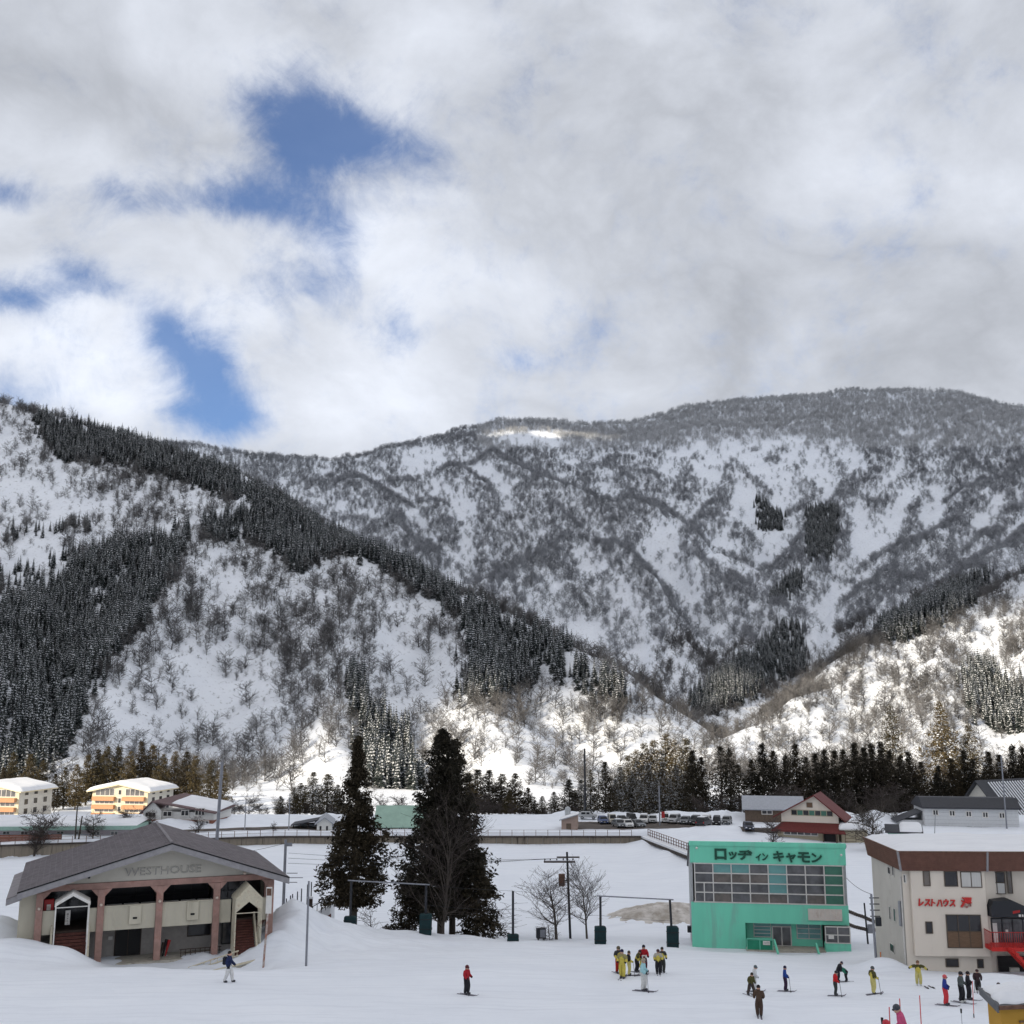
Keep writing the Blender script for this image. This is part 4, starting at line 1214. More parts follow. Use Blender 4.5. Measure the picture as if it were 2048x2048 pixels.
# the band of windows: eight bays of four panes, the first split
def gpane(i, j):
    # j counts from the bottom
    if i == 4 and j >= 1: return 'glass_teal'
    if i == 7: return 'glass_green' if j >= 1 else 'glass_green'
    if (i in (1, 2) and j == 3): return 'glass_teal'
    if j == 0 and i in (1, 3, 4, 6): return 'glass_brown'
    if i in (1, 2, 3) and j == 2: return 'glass_brown'
    return 'glass'
wb = MB(); fw = 0.09
cw = (u1 - u0 - fw) / 8; rh = (zw1 - zw0 - fw) / 4
wb.box(u0 - 0.1, u1 + 0.08, -0.04, 0.20, zw1 - fw, zw1 - 0.002); wb.box(u0 - 0.1, u1 + 0.08, -0.04, 0.20, zw0, zw0 + fw)
for i in range(9): wb.box(u0 + i * cw, u0 + i * cw + fw, -0.036, 0.2, zw0 + fw, zw1 - fw)
for j in range(1, 4): wb.box(u0 + fw, u1 - fw, -0.032, 0.2, zw0 + j * rh, zw0 + j * rh + fw)
wb.box(u0 + cw / 2, u0 + cw / 2 + fw, -0.034, 0.2, zw0 + fw, zw0 + 2 * rh)
wbo = wb.build('window_band', 'alu', gl)
for i in range(8):
    for j in range(4):
        parts = [(0, 1)] if not (i == 0 and j < 2) else [(0, 0.5), (0.5, 1)]
        for s0, s1 in parts:
            bx('pane', gpane(i, j), wbo, u0 + (i + s0) * cw + fw * 0.95, u0 + (i + s1) * cw + fw * 0.05, 0.06, 0.085, zw0 + j * rh + fw * 0.95, zw0 + (j + 1) * rh + fw * 0.05)
# lettering
def glyphs(F, par, body, x0, y0, x1, y1, mat, ext=0.05, bold=0.03, shear=0.0, nm='lettering'):
    a, b, z0_, z1_ = F.rect(x0, y0, x1, y1)
    return text_mesh(body, 1.0, mat, par, (a, -ext - 0.004, z0_), extrude=ext, width=b - a, height=z1_ - z0_, bold=bold, shear=shear, name=nm)
for ch, x0, y0, x1, y1 in (('ロ', 1429, 1697, 1453, 1719), ('ッ', 1457, 1703, 1474, 1719), ('ヂ', 1476, 1700, 1505, 1720), ('イ', 1511, 1707, 1522, 1721), ('ン', 1524, 1706, 1536, 1721),
                           ('キ', 1546, 1702, 1568, 1723), ('ャ', 1572, 1706, 1592, 1725), ('モ', 1595, 1704, 1620, 1725), ('ン', 1622, 1706, 1644, 1725)):
    glyphs(GF, gl, ch, x0, y0, x1, y1, 'mint_letter', 0.05, 0.035)
for x, y in ((1393, 1695), (1681, 1709)):
    u, z = GF.px(x, y)
    q = MB().tube((u, -0.002, z), (u, -0.35, z + 0.05), 0.03).ball((u, -0.38, z), 0.10, 8, 6).build('spot_lamp', 'white_paint', gl)
# entrance recess
RD = 1.1
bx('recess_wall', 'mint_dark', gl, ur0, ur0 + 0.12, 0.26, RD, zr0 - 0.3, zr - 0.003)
bx('recess_back', 'mint_wall', gl, ur0 + 0.125, ur1, RD, RD + 0.2, zr0 - 0.3, zr - 0.003)
bx('porch', 'concrete', gl, ur0 - 0.02, ur1, -0.9, RD - 0.003, zr0 - 0.9, zr0)
a, b, c, d = GF.rect(1507, 1845, 1542, 1874, RD); window(gl, a, b, c, min(d, zr - 0.03), RD, 1, 4, 'alu', 'glass_teal', 0.06, 0.1)
a, b, c, d = GF.rect(1544, 1845, 1583, 1893, RD); 
window(gl, a, b, c + 0.02, min(d, zr - 0.03) - 0.28, RD, 2, 1, 'alu', 'glass', 0.09, 0.12, 'entrance_door')
bx('transom', 'glass_teal', gl, a, b, RD - 0.05, RD - 0.003, min(d, zr - 0.03) - 0.26, min(d, zr - 0.03))
a, b, c, d = GF.rect(1593, 1846, 1642, 1878, RD); window(gl, a, b, c, min(d, zr - 0.03), RD, 2, 3, 'alu', 'glass_teal', 0.06, 0.1)
a, b, c, d = GF.rect(1649, 1851, 1690, 1887, -0.5)
bay = bx('bay', 'mint_wall', gl, ur1 + 0.003, gu1 - 0.02, -0.5, 0.255, c - 1.05, c - 0.003)
window(gl, ur1 + 0.003, gu1 - 0.02, c, zr - 0.003, -0.47, 2, 2, 'alu', 'glass', 0.08, 0.12, 'bay_window')
bx('bay_side', 'alu', gl, gu1 - 0.10, gu1 - 0.021, -0.38, -0.003, c, zr - 0.006)
bx('bay_post', 'dark_wood', gl, gu1 - 0.2, gu1 - 0.05, -0.45, -0.3, c - 2.6, c - 1.053)
nt = bx('notice', 'white_paint', gl, *GF.rect(1657, 1870, 1668, 1878, -0.55)[:2], -0.56, -0.545, *GF.rect(1657, 1870, 1668, 1878, -0.55)[2:])
a, b, c, d = GF.rect(1616, 1818, 1684, 1841); sb = bx('signboard', 'old_board', gl, a, b, -0.12, -0.003, c, d, 0.01)
m = MB()
for k in range(1, 6): m.box(a + (b - a) * k / 6 - 0.012, a + (b - a) * k / 6 + 0.012, -0.128, -0.121, c + 0.03, d - 0.03)
m.build('board_joint', 'alu', sb)['kind'] = 'stuff'
# porch railing, its sign, the sloping stair strings
rlz = GF.px(1500, 1878, -0.85)[1]; rl0 = GF.px(1494, 1890, -0.85)[0]; rl1 = GF.px(1546, 1890, -0.85)[0]
m = MB()
for k in range(3): m.box(rl0 + (rl1 - rl0) * k / 2 - 0.03, rl0 + (rl1 - rl0) * k / 2 + 0.03, -0.88, -0.82, zr0 - 0.6, rlz)
m.box(rl0, rl1, -0.875, -0.825, rlz + 0.002, rlz + 0.06)
m.build('railing', 'mint_wall', gl)
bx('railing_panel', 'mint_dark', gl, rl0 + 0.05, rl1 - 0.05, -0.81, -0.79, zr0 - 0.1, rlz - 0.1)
a, b, c, d = GF.rect(1526, 1882, 1540, 1890, -0.92); ns = bx('notice', 'white_paint', gl, a, b, -0.93, -0.9, c, d)
for k in range(2): bx('print_line', 'sign_grey', ns, a + 0.06, b - 0.06, -0.934, -0.931, c + 0.08 + 0.1 * k, c + 0.11 + 0.1 * k)
for x0, y0, x1, y1 in ((1547, 1878, 1555, 1911), (1631, 1886, 1638, 1916)):
    ua, za = GF.px(x0, y0, -0.7); ub, zb = GF.px(x1, y1, -2.0)
    MB().add([(ua, -0.7, za), (ua, -0.7, za - 0.35), (ub, -2.0, zb), (ub, -2.0, zb + 0.3), (ua + 0.12, -0.7, za), (ua + 0.12, -0.7, za - 0.35), (ub + 0.12, -2.0, zb), (ub + 0.12, -2.0, zb + 0.3)],
             [(0, 1, 2, 3), (4, 7, 6, 5), (0, 3, 7, 4), (1, 5, 6, 2), (0, 4, 5, 1), (3, 2, 6, 7)]).build('stair_string', 'mint_wall', gl)
for k in range(3):
    bx('entrance_step', 'concrete', gl, rl1 + 0.25, ur1 - 0.4, -1.25 - 0.35 * k, -0.905 - 0.35 * k, zr0 - 1.4, zr0 - 0.2 * (k + 1))
# dark flue pipes on the left side
for v_, z_ in ((2.2, 1.2),):
    MB().box(-0.35, -0.003, v_, v_ + 0.5, z_, z_ + 0.5).build('vent_box', 'dark_pole', gl)

# ------------------------------------------------------------------ cream rest house with brown tiled eaves
b0 = P(1816, 1940, 79.6)
BF = Frame(b0.x, b0.y, b0.z - 0.1, -2.5)
rh_ = empty('rest_house', BF.o, BF.a, label='cream rest house with brown tiled eaves and red katakana lettering', cat='building')
zt = BF.px(1890, 1704, -0.9)[1]; zb = BF.px(1890, 1739, -0.5)[1]
uL = 0.0; uC = BF.px(1974, 1800)[0]
RDp = BF.side_px(1748, 1800, 0.0)[0]
FA = 30.0                                  # the second facade turns away to the right
ca_, sa_ = math.cos(rad(FA)), math.sin(rad(FA))
L2 = 9.0
e2 = (uC + L2 * ca_, L2 * sa_ * 0.35)
wm = MB(); wm.prism([(uL, 0), (uC, 0), (uC + 1.2, 0.55), (uC + L2, 0.2), (uC + L2, RDp), (uL, RDp)], 'z', -1.5, zb)
wm.build('wall', 'cream_wall', rh_)
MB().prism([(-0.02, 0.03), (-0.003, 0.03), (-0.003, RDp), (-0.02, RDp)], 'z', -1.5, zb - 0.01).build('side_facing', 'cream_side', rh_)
a, b, c, d = BF.rect(1826, 1740, 1975, 1913, -0.35)
ob = bx('oriel', 'cream_wall', rh_, a, b, -0.35, -0.003, c, zb - 0.01, 0.02)
OV = -0.35
# tiled eaves band: three faces that flare outwards
def eave(pa, pb, na, nb, m):
    m.add([(pa[0], pa[1], zb - 0.1), (pb[0], pb[1], zb - 0.1), (nb[0], nb[1], zt), (na[0], na[1], zt)], [(0, 1, 2, 3)])
lowp = [(uL - 0.22, RDp + 0.3), (uL - 0.22, -0.52), (uC - 0.02, -0.52), (uC + L2, 0.25 - 0.52)]
topp = [(uL - 0.45, RDp + 0.4), (uL - 0.45, -0.8), (uC - 0.02, -0.8), (uC + L2, 0.2 - 0.8)]
m = MB()
for k in range(3): eave(lowp[k], lowp[k + 1], topp[k], topp[k + 1], m)
ev = m.build('eaves', 'brown_tile', rh_)
tl = MB()
for k in range(3):
    A, B = Vector((*lowp[k], zb - 0.1)), Vector((*lowp[k + 1], zb - 0.1)); A2, B2 = Vector((*topp[k], zt)), Vector((*topp[k + 1], zt))
    for r in range(1, 9):
        t = r / 9; tl.tube(A.lerp(A2, t), B.lerp(B2, t), 0.016, sides=4)
    nn = int((B - A).length / 0.24)
    for q in range(1, nn):
        t = q / nn; tl.tube(A.lerp(B, t), A2.lerp(B2, t), 0.013, sides=4)
tl.build('tile_joint', 'brown_tile', ev)['kind'] = 'stuff'
for k in (1, 2):
    MB().tube((*lowp[k], zb - 0.12), (*topp[k], zt + 0.02), 0.085, sides=6).build('hip_cap', 'roof_edge', rh_)
m = MB()
for k in range(3): m.tube((*topp[k], zt), (*topp[k + 1], zt), 0.05, sides=6)
m.build('eaves_cap', 'rust', rh_)
MB().prism([(p_[0], p_[1]) for p_ in lowp] + [(uC + L2, RDp + 0.3)], 'z', zb - 0.1, zb - 0.004).build('soffit', 'dark_wood', rh_)
# snow lying on the flat roof
nxs, nys = 40, 34
us = np.linspace(uL - 0.38, uC + L2 + 4, nxs); vs_ = np.linspace(-0.72, RDp + 0.4, nys)
UU, VV = np.meshgrid(us, vs_)
ed = np.minimum(np.minimum(UU - us[0], 99), np.minimum(VV - vs_[0], vs_[-1] - VV))
HH = zt + 0.02 + 0.55 * np.clip(ed / 2.5, 0, 1) ** 0.5 + 0.30 * fbm(UU, VV, 7, 3, 200) * np.clip(ed / 2, 0, 1)
i = np.arange(nys - 1)[:, None] * nxs + np.arange(nxs - 1)[None, :]
obj('roof_snow', mesh_np('roof_snow', np.stack([UU.ravel(), VV.ravel(), HH.ravel()], -1), np.stack([i, i + 1, i + nxs + 1, i + nxs], -1).reshape(-1, 4), 'roof_snow', True), rh_)
def bwin(x0, y0, x1, y1, v=OV, cols=1, rows=1, frame='brown_frame', glass='dark_glass', fw=0.05, **kw):
    a, b, c, d = BF.rect(x0, y0, x1, y1, v); return window(rh_, a, b, c, d, v, cols, rows, frame, glass, fw, 0.07, **kw)
bwin(1846, 1741, 1860, 1772, glass='glass_brown')
bwin(1888, 1742, 1915, 1773)
bwin(1921, 1743, 1963, 1775, cols=2, glass='curtain')
bwin(1851, 1843, 1865, 1867)
w = bwin(1893, 1829, 1963, 1896, cols=3, rows=2, fw=0.05, glass=lambda i, j: 'wood_panel' if j == 0 else 'dark_glass')
bwin(1891, 1917, 1917, 1934, 0.0); bwin(1954, 1918, 1967, 1936, 0.0)
for ch, x0, y0, x1, y1 in (('レ', 1836, 1797, 1847, 1812), ('ス', 1848, 1798, 1860, 1812), ('ト', 1861, 1798, 1870, 1812), ('ハ', 1872, 1799, 1884, 1813), ('ウ', 1886, 1798, 1897, 1813), ('ス', 1898, 1799, 1910, 1813), ('澤', 1920, 1794, 1943, 1815)):
    a, b, c, d = BF.rect(x0, y0, x1, y1, OV)
    text_mesh(ch, 1.0, 'red_sign', rh_, (a, OV - 0.064, c), extrude=0.06, width=b - a, height=d - c, bold=0.03, shear=0.18)
# left side windows
def swin(x0, y0, x1, y1, cols=1):
    va, za = BF.side_px(x0, y0, 0.0); vb, zb_ = BF.side_px(x1, y1, 0.0)
    v0, v1 = min(va, vb), max(va, vb)
    return window(rh_, v0, v1, min(za, zb_), max(za, zb_), -0.02, cols, 1, 'alu', 'dark_glass', 0.05, 0.07, axis='x')
swin(1776.5, 1732, 1783, 1750); swin(1785, 1728, 1790, 1753); swin(1809, 1748, 1814, 1767)
swin(1779, 1811, 1784, 1841); swin(1788, 1815, 1794, 1845); swin(1781, 1884, 1791, 1908)
MB().tube((-0.10, 0.12, -0.5), (-0.10, 0.12, zb - 0.6), 0.05).build('downpipe', 'alu', rh_)
MB().tube((-0.12, 0.6, 2.9), (-0.12, 0.6, 4.6), 0.12).build('flue', 'steel', rh_)
# second facade: windows, canopy, glazed entrance, red landing and stair
V2 = 0.45
bwin(1976, 1743, 2010, 1788, V2 - 0.02, 2, 2, glass=lambda i, j: 'curtain' if j == 0 else 'dark_glass')
bwin(2014, 1741, 2024, 1787, V2 - 0.02, 1, 1, glass='glass_brown')
cn = MB()
a, b, c, d = BF.rect(1982, 1801, 2060, 1835, -0.8)
cn.prism([(a, c), (a, c + (d - c) * 0.55), (a + 0.22, d - 0.05), (a + 1.5, d), (a + 3.6, c + 0.2), (a + 3.6, c)], 'y', -0.8, 0.6)
cn.build('canopy', 'dark_pole', rh_)
a, b, c, d = BF.rect(1983, 1836, 2060, 1893, 0.1)
window(rh_, a, b + 1.0, c, d, 0.1, 5, 1, 'dark_pole', 'glass', 0.08, 0.1, 'entrance_glazing')
a1, b1, c1, d1 = BF.rect(1986, 1846, 1995, 1886, 0.05); bx('poster', 'white_paint', rh_, a1, b1, 0.02, 0.035, c1, d1)
a1, b1, c1, d1 = BF.rect(2011, 1859, 2016, 1866, 0.05); bx('poster', 'white_paint', rh_, a1, b1, 0.02, 0.035, c1, d1)
a1, b1, c1, d1 = BF.rect(2026, 1821, 2041, 1828, -0.82)
for k in range(6): bx('faded_mark', 'red_paint', rh_, a1 + (b1 - a1) * k / 6, a1 + (b1 - a1) * (k + 0.6) / 6, -0.815, -0.803, c1 + 0.02 * k, d1 - 0.04 + 0.012 * k)
for x0, x1 in ((2037.5, 2042), (2044, 2047)):
    a1, b1, c1, d1 = BF.rect(x0, 1829, x1, 1833.5, -0.82); bx('plate', 'white_paint', rh_, a1, b1, -0.83, -0.803, c1, d1)
a, b, c, d = BF.rect(1984, 1895, 2022, 1903, -1.6)
bx('landing', 'red_paint', rh_, a, b + 3.0, -1.6, 0.05, c, d)
m = MB()
for k in range(22):
    x = a + 0.04 + k * 0.15
    m.box(x, x + 0.025, -1.585, -1.56, d, d + 0.95)
m.box(a, a + 3.3, -1.60, -1.545, d + 0.951, d + 1.0); m.box(a, a + 0.05, -1.54, 0.0, d + 0.951, d + 1.0)
for k in range(8): m.box(a, a + 0.03, -1.5 + k * 0.18, -1.47 + k * 0.18, d, d + 0.95)
m.build('railing', 'red_machine', rh_)
us0, zs0 = BF.px(2016, 1903, -1.7); us1, zs1 = BF.px(2052, 1937, -2.6)
sd = MB()
def stair_string(v0):
    sd.add([(us0, v0, d), (us0, v0, c), (us1 + 1.5, v0, zs1 - 1.6), (us1 + 1.5, v0, zs1 - 1.2), (us0, v0 - 0.08, d), (us0, v0 - 0.08, c), (us1 + 1.5, v0 - 0.08, zs1 - 1.6), (us1 + 1.5, v0 - 0.08, zs1 - 1.2)],
           [(0, 1, 2, 3), (4, 7, 6, 5), (0, 3, 7, 4), (1, 5, 6, 2), (0, 4, 5, 1), (3, 2, 6, 7)])
stair_string(-1.62); stair_string(-3.0)
sd.build('stair_string', 'red_paint', rh_)
for k in range(10):
    t = (k + 0.5) / 10
    bx('tread', 'red_paint', rh_, us0 + (us1 + 1.5 - us0) * t - 0.16, us0 + (us1 + 1.5 - us0) * t + 0.16, -2.99, -1.71, d + (zs1 - 1.3 - d) * t - 0.03, d + (zs1 - 1.3 - d) * t)
a, b, c, d = BF.rect(1996, 1912, 2060, 1950, 0.2)
bx('undercroft_shade', 'opening_shade', rh_, a, b + 2, 0.08, 0.2, c - 0.5, d)  # flat dark panel: the shade of the hollow is its colour
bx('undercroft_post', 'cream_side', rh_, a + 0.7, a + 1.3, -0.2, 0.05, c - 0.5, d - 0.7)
# thin aerial on the roof
MB().tube((BF.px(1869, 1662, 8)[0], 8, zt + 0.3), (BF.px(1869, 1600, 8)[0], 8, BF.px(1869, 1625, 8)[1]), 0.03).build('aerial', 'steel', rh_)

# ------------------------------------------------------------------ ochre hut in the lower right corner
hb = P(1997, 2012, 40.0)
HF = Frame(hb.x, hb.y, hb.z, 8.0)
hut = empty('ochre_hut', HF.o, HF.a, label='ochre yellow hut with snowy roof in the lower right corner', cat='hut')
HL, HV, HR = 4.2, 1.07, 0.34            # length, depth and rise of the single pitch roof
MB().prism([(0.16, -3.4), (HV - 0.12, -3.4), (HV - 0.12, HR - 0.18), (0.16, -0.10)], 'x', 0.16, HL).build('wall', 'yellow_wall', hut)
bx('wall_panel', 'yellow_wall', hut, 0.85, HL - 0.3, 0.12, 0.157, -3.2, -0.60)
bx('batten', 'wood_panel', hut, 0.80, HL - 0.25, 0.09, 0.118, -0.598, -0.54)
MB().slab((0, 0, 0), (HL, 0, 0), (HL, HV, HR), (0, HV, HR), 0.09).build('roof', 'grey_roof', hut)
MB().prism([(-0.02, 0.04), (HV, HR + 0.04), (HV, HR - 0.22), (-0.02, -0.22)], 'x', -0.06, -0.003).build('verge_board', 'grey_roof', hut)
MB().box(0.0, HL, -0.06, -0.01, -0.12, 0.01).build('gutter', 'rust', hut)
ns_ = 40
a_ = np.linspace(0, 1, ns_); AA, BB = np.meshgrid(a_, a_)
U3 = 0.06 + AA * (HL - 0.1) + 0.05 * np.sin(BB * 13); V3 = 0.06 + 0.03 * np.sin(AA * 31) + BB * (HV - 0.08)
E3 = np.minimum(np.minimum(AA, 1) * 2.5, np.minimum(BB, 1 - BB))
Z3 = V3 * HR / HV + 0.012 + 0.30 * np.clip(E3 / 0.30, 0, 1) ** 0.6 + 0.10 * fbm(U3 * 3, V3 * 3, 2.0, 4, 210) * np.clip(E3 / 0.1, 0, 1)
i = np.arange(ns_ - 1)[:, None] * ns_ + np.arange(ns_ - 1)[None, :]
obj('roof_snow', mesh_np('roof_snow', np.stack([U3.ravel(), V3.ravel(), Z3.ravel()], -1), np.stack([i, i + 1, i + ns_ + 1, i + ns_], -1).reshape(-1, 4), 'roof_snow', True), hut)
# ------------------------------------------------------------------ the village behind the retaining wall
bm_('apt_wall', (0.70, 0.62, 0.44), 0.8, vary=0.04)
bm_('apt_side_shaded', (0.62, 0.60, 0.54), 0.8, vary=0.05)  # greyer than the front: shade on the block's side put into the colour
bm_('orange_panel', (0.50, 0.255, 0.135), 0.7, vary=0.08)
bm_('plum_roof', (0.15, 0.10, 0.10), 0.7, vary=0.1)
bm_('white_wall', (0.74, 0.73, 0.70), 0.8, vary=0.04)
bm_('brick_brown', (0.24, 0.10, 0.07), 0.8, vary=0.15)
bm_('green_trim', (0.30, 0.46, 0.39), 0.7, vary=0.1)
bm_('green_roof', (0.30, 0.44, 0.365), 0.7, vary=0.08, vscale=0.8)
bm_('pink_wall', (0.60, 0.52, 0.54), 0.8, vary=0.04)
bm_('red_roof', (0.135, 0.028, 0.026), 0.6, vary=0.14)
bm_('barn_wood', (0.135, 0.10, 0.075), 0.85, vary=0.15)
bm_('tin_roof', (0.36, 0.38, 0.42), 0.55, vary=0.1)
bm_('taupe_wall', (0.36, 0.27, 0.225), 0.8, vary=0.05)
bm_('asphalt', (0.10, 0.085, 0.075), 0.9, vary=0.3, vscale=0.4)
bm_('tan_wall', (0.48, 0.42, 0.30), 0.8, vary=0.06)
bm_('dark_roof', (0.045, 0.047, 0.055), 0.6, vary=0.1)
bm_('siding_white', (0.66, 0.67, 0.68), 0.75, vary=0.04)
bm_('dirt_snow', (0.40, 0.36, 0.31), 0.95, vary=0.12, vscale=0.7, color2=(0.60, 0.57, 0.54), bump=0.35, bscale=3, dirt=(0.22, 0.19, 0.155, 0.6), dscale=2.2)
bm_('stone_dark', (0.06, 0.05, 0.045), 0.9, vary=0.3)
bm_('wall_concrete', (0.27, 0.23, 0.18), 0.9, vary=0.10, dirt=(0.05, 0.04, 0.035, 0.95), dscale=1.6, stretch=(1.0, 1.0, 0.10))

def gable(parent, u0, u1, v0, v1, z0, ze, zr, axis, wall, roof, over=0.5, thick=0.2, roofname='roof', snow=None):
    """walls with gables and two roof slabs; ridge runs along 'u' or 'v'"""
    if axis == 'v':
        um = (u0 + u1) / 2
        MB().prism([(u0, z0), (u1, z0), (u1, ze), (um, zr), (u0, ze)], 'y', v0, v1).build('wall', wall, parent)
        k = (zr - ze) / (um - u0); e = ze - k * over
        r1 = MB().slab((u0 - over, v0 - over, e + .03), (um, v0 - over, zr + .03), (um, v1 + over, zr + .03), (u0 - over, v1 + over, e + .03), thick).build(roofname, roof, parent)
        r2 = MB().slab((um, v0 - over, zr + .03), (u1 + over, v0 - over, e + .03), (u1 + over, v1 + over, e + .03), (um, v1 + over, zr + .03), thick).build(roofname, roof, parent)
    else:
        vm_ = (v0 + v1) / 2
        MB().prism([(v0, z0), (v1, z0), (v1, ze), (vm_, zr), (v0, ze)], 'x', u0, u1).build('wall', wall, parent)
        k = (zr - ze) / (vm_ - v0); e = ze - k * over
        r1 = MB().slab((u0 - over, v0 - over, e + .03), (u1 + over, v0 - over, e + .03), (u1 + over, vm_, zr + .03), (u0 - over, vm_, zr + .03), thick).build(roofname, roof, parent)
        r2 = MB().slab((u0 - over, vm_, zr + .03), (u1 + over, vm_, zr + .03), (u1 + over, v1 + over, e + .03), (u0 - over, v1 + over, e + .03), thick).build(roofname, roof, parent)
    return r1, r2

def snow_cap(parent, fn, u0, u1, v0, v1, t=0.4, n=26, edge=1.2, seed=0, amp=0.12):
    """a rounded blanket of snow over a roof whose height is fn(u, v)"""
    a_ = np.linspace(u0, u1, n); b_ = np.linspace(v0, v1, n); A_, B_ = np.meshgrid(a_, b_)
    e = np.minimum(np.minimum(A_ - u0, u1 - A_), np.minimum(B_ - v0, v1 - B_))
    Z_ = fn(A_, B_) + 0.04 + t * np.clip(e / edge, 0, 1) ** 0.5 + amp * fbm(A_, B_, 3.5, 3, 220 + seed) * np.clip(e / edge, 0, 1)
    i_ = np.arange(n - 1)[:, None] * n + np.arange(n - 1)[None, :]
    return obj('roof_snow', mesh_np('roof_snow', np.stack([A_.ravel(), B_.ravel(), Z_.ravel()], -1), np.stack([i_, i_ + 1, i_ + n + 1, i_ + n], -1).reshape(-1, 4), 'roof_snow', True), parent)

def apartment(px0, px1, Y, zb, deg, label):
    a = P(px0, 1600, Y); b = P(px1, 1600, Y)
    F = Frame(a.x, a.y, zb, deg)
    w = (b.x - a.x) / math.cos(rad(deg)); D_ = 13.0
    r = empty('apartment_block', F.o, F.a, label=label, cat='building', group='cream apartment blocks')
    zt_ = P(px0, 1582, Y).z - zb; zr_ = P(px0, 1569, Y).z - zb
    MB().prism([(0, 0), (w, 0), (w, zt_), (w / 2, zr_), (0, zt_)], 'y', 0, 0.3).build('front_wall', 'apt_wall', r)
    MB().box(0.0, w, 0.303, D_, 0, zt_).build('wall', 'apt_side_shaded', r)
    k = (zr_ - zt_) / (w / 2); o_ = 1.0
    MB().prism([(-o_, zt_ - k * o_), (w / 2, zr_), (w + o_, zt_ - k * o_), (w + o_, zt_ - k * o_ + 0.3), (w / 2, zr_ + 0.3), (-o_, zt_ - k * o_ + 0.3)], 'y', -o_, D_ + 0.7).build('roof', 'apt_wall', r)
    snow_cap(r, lambda A_, B_: zr_ + 0.25 - k * np.abs(A_ - w / 2), -o_ - 0.1, w + o_ + 0.1, -o_ - 0.1, D_ + 0.8, 0.75, 24, 1.0, int(px0) % 7)
    pitch = zt_ / 4.0
    for f in range(4):
        z0 = f * pitch + 0.75
        for c0, c1 in ((0.04, 0.42), (0.58, 0.96)):
            window(r, w * c0 + 0.25, w * c1 - 0.25, z0 + 0.1, z0 + 1.75, 0.0, 4, 1, 'white_paint', 'glass', 0.10, 0.08)
            if f > 0:
                bx('balcony', 'orange_panel', r, w * c0 - 0.1, w * c1 + 0.1, -1.0, -0.075, z0 - 1.0, z0 - 0.1)
            else:
                bx('balcony', 'orange_panel', r, w * c0 - 0.1, w * c1 + 0.1, -0.9, -0.075, 0.05, z0 - 0.25)
        window(r, w * 0.47, w * 0.53, z0 + 0.3, z0 + 1.5, 0.0, 1, 1, 'white_paint', 'dark_glass', 0.08, 0.08)
        for v_ in (2.0, 5.6, 9.4):
            m = MB()
            window(r, v_, v_ + 1.5, z0 + 0.3, z0 + 1.6, 0.0, 2, 1, 'white_paint', 'dark_glass', 0.08, 0.06, axis='x') if False else None
            g = bx('window', 'white_paint', r, w + 0.003, w + 0.05, v_, v_ + 1.6, z0 + 0.25, z0 + 1.6); bx('pane', 'dark_glass', g, w + 0.052, w + 0.06, v_ + 0.1, v_ + 1.5, z0 + 0.33, z0 + 1.52)
    return r
apartment(184, 301, 262, -26.5, -9, 'cream four storey apartment block with orange balconies, whole front in view')
apartment(-75, 46, 250, -26.3, -9, 'cream four storey apartment block cut off by the left edge')

# brown and white house beside the apartments
a = P(284, 1668, 196); F = Frame(a.x, a.y, -21.8, -8)
h = empty('house', F.o, F.a, label='white and brown house with plum roof half under snow, left of the tall grey pole', cat='house')
u1 = F.px(322, 1640)[0]; u2 = F.px(426, 1640)[0]
ze = F.px(300, 1622)[1]; zr = F.px(303, 1603)[1]; zmid = F.px(380, 1640)[1]
bx('lower_wall', 'brick_brown', h, 0, u2, 0, 8, 0, zmid)
MB().prism([(0, zmid + .002), (u1, zmid + .002), (u1, ze), (u1 / 2, zr), (0, ze)], 'y', 0.02, 0.3).build('gable_wall', 'white_wall', h)
bx('upper_wall', 'white_wall', h, 0.05, u2, 0.303, 8, zmid + .002, ze - 0.1)
MB().slab((-0.5, -0.6, ze - 0.35), (u1 / 2, -0.6, zr + 0.1), (u1 / 2, 8.5, zr + 0.1), (-0.5, 8.5, ze - 0.35), 0.2).build('roof', 'plum_roof', h)
MB().slab((u1 / 2, -0.6, zr + 0.1), (u2 + 0.6, -0.6, ze - 0.1), (u2 + 0.6, 8.5, ze + 0.5), (u1 / 2 + 2, 8.5, zr + 0.9), 0.2).build('roof', 'plum_roof', h)
snow_cap(h, lambda A_, B_: zr + 0.1 + (ze - 0.1 - zr) * (A_ - u1 / 2) / (u2 - u1 / 2) + B_ * 0.08, u1 / 2 + 3.2, u2 + 0.4, 0.6, 8.3, 0.5, 20, 0.7, 3)
for x0, x1, y0, y1, c in ((326, 344, 1622, 1633, 2), (362, 378, 1620, 1632, 2), (390, 410, 1616, 1631, 3), (290, 312, 1624, 1634, 3)):
    q = F.rect(x0, y0, x1, y1); window(h, *q, 0.0, c, 1, 'white_paint', 'dark_glass', 0.1, 0.07)
for x0, x1, y0, y1, c in ((335, 352, 1645, 1662, 2), (356, 374, 1648, 1664, 2), (395, 418, 1641, 1658, 3)):
    q = F.rect(x0, y0, x1, y1); window(h, *q, 0.0, c, 1, 'white_paint', 'glass', 0.12, 0.07)

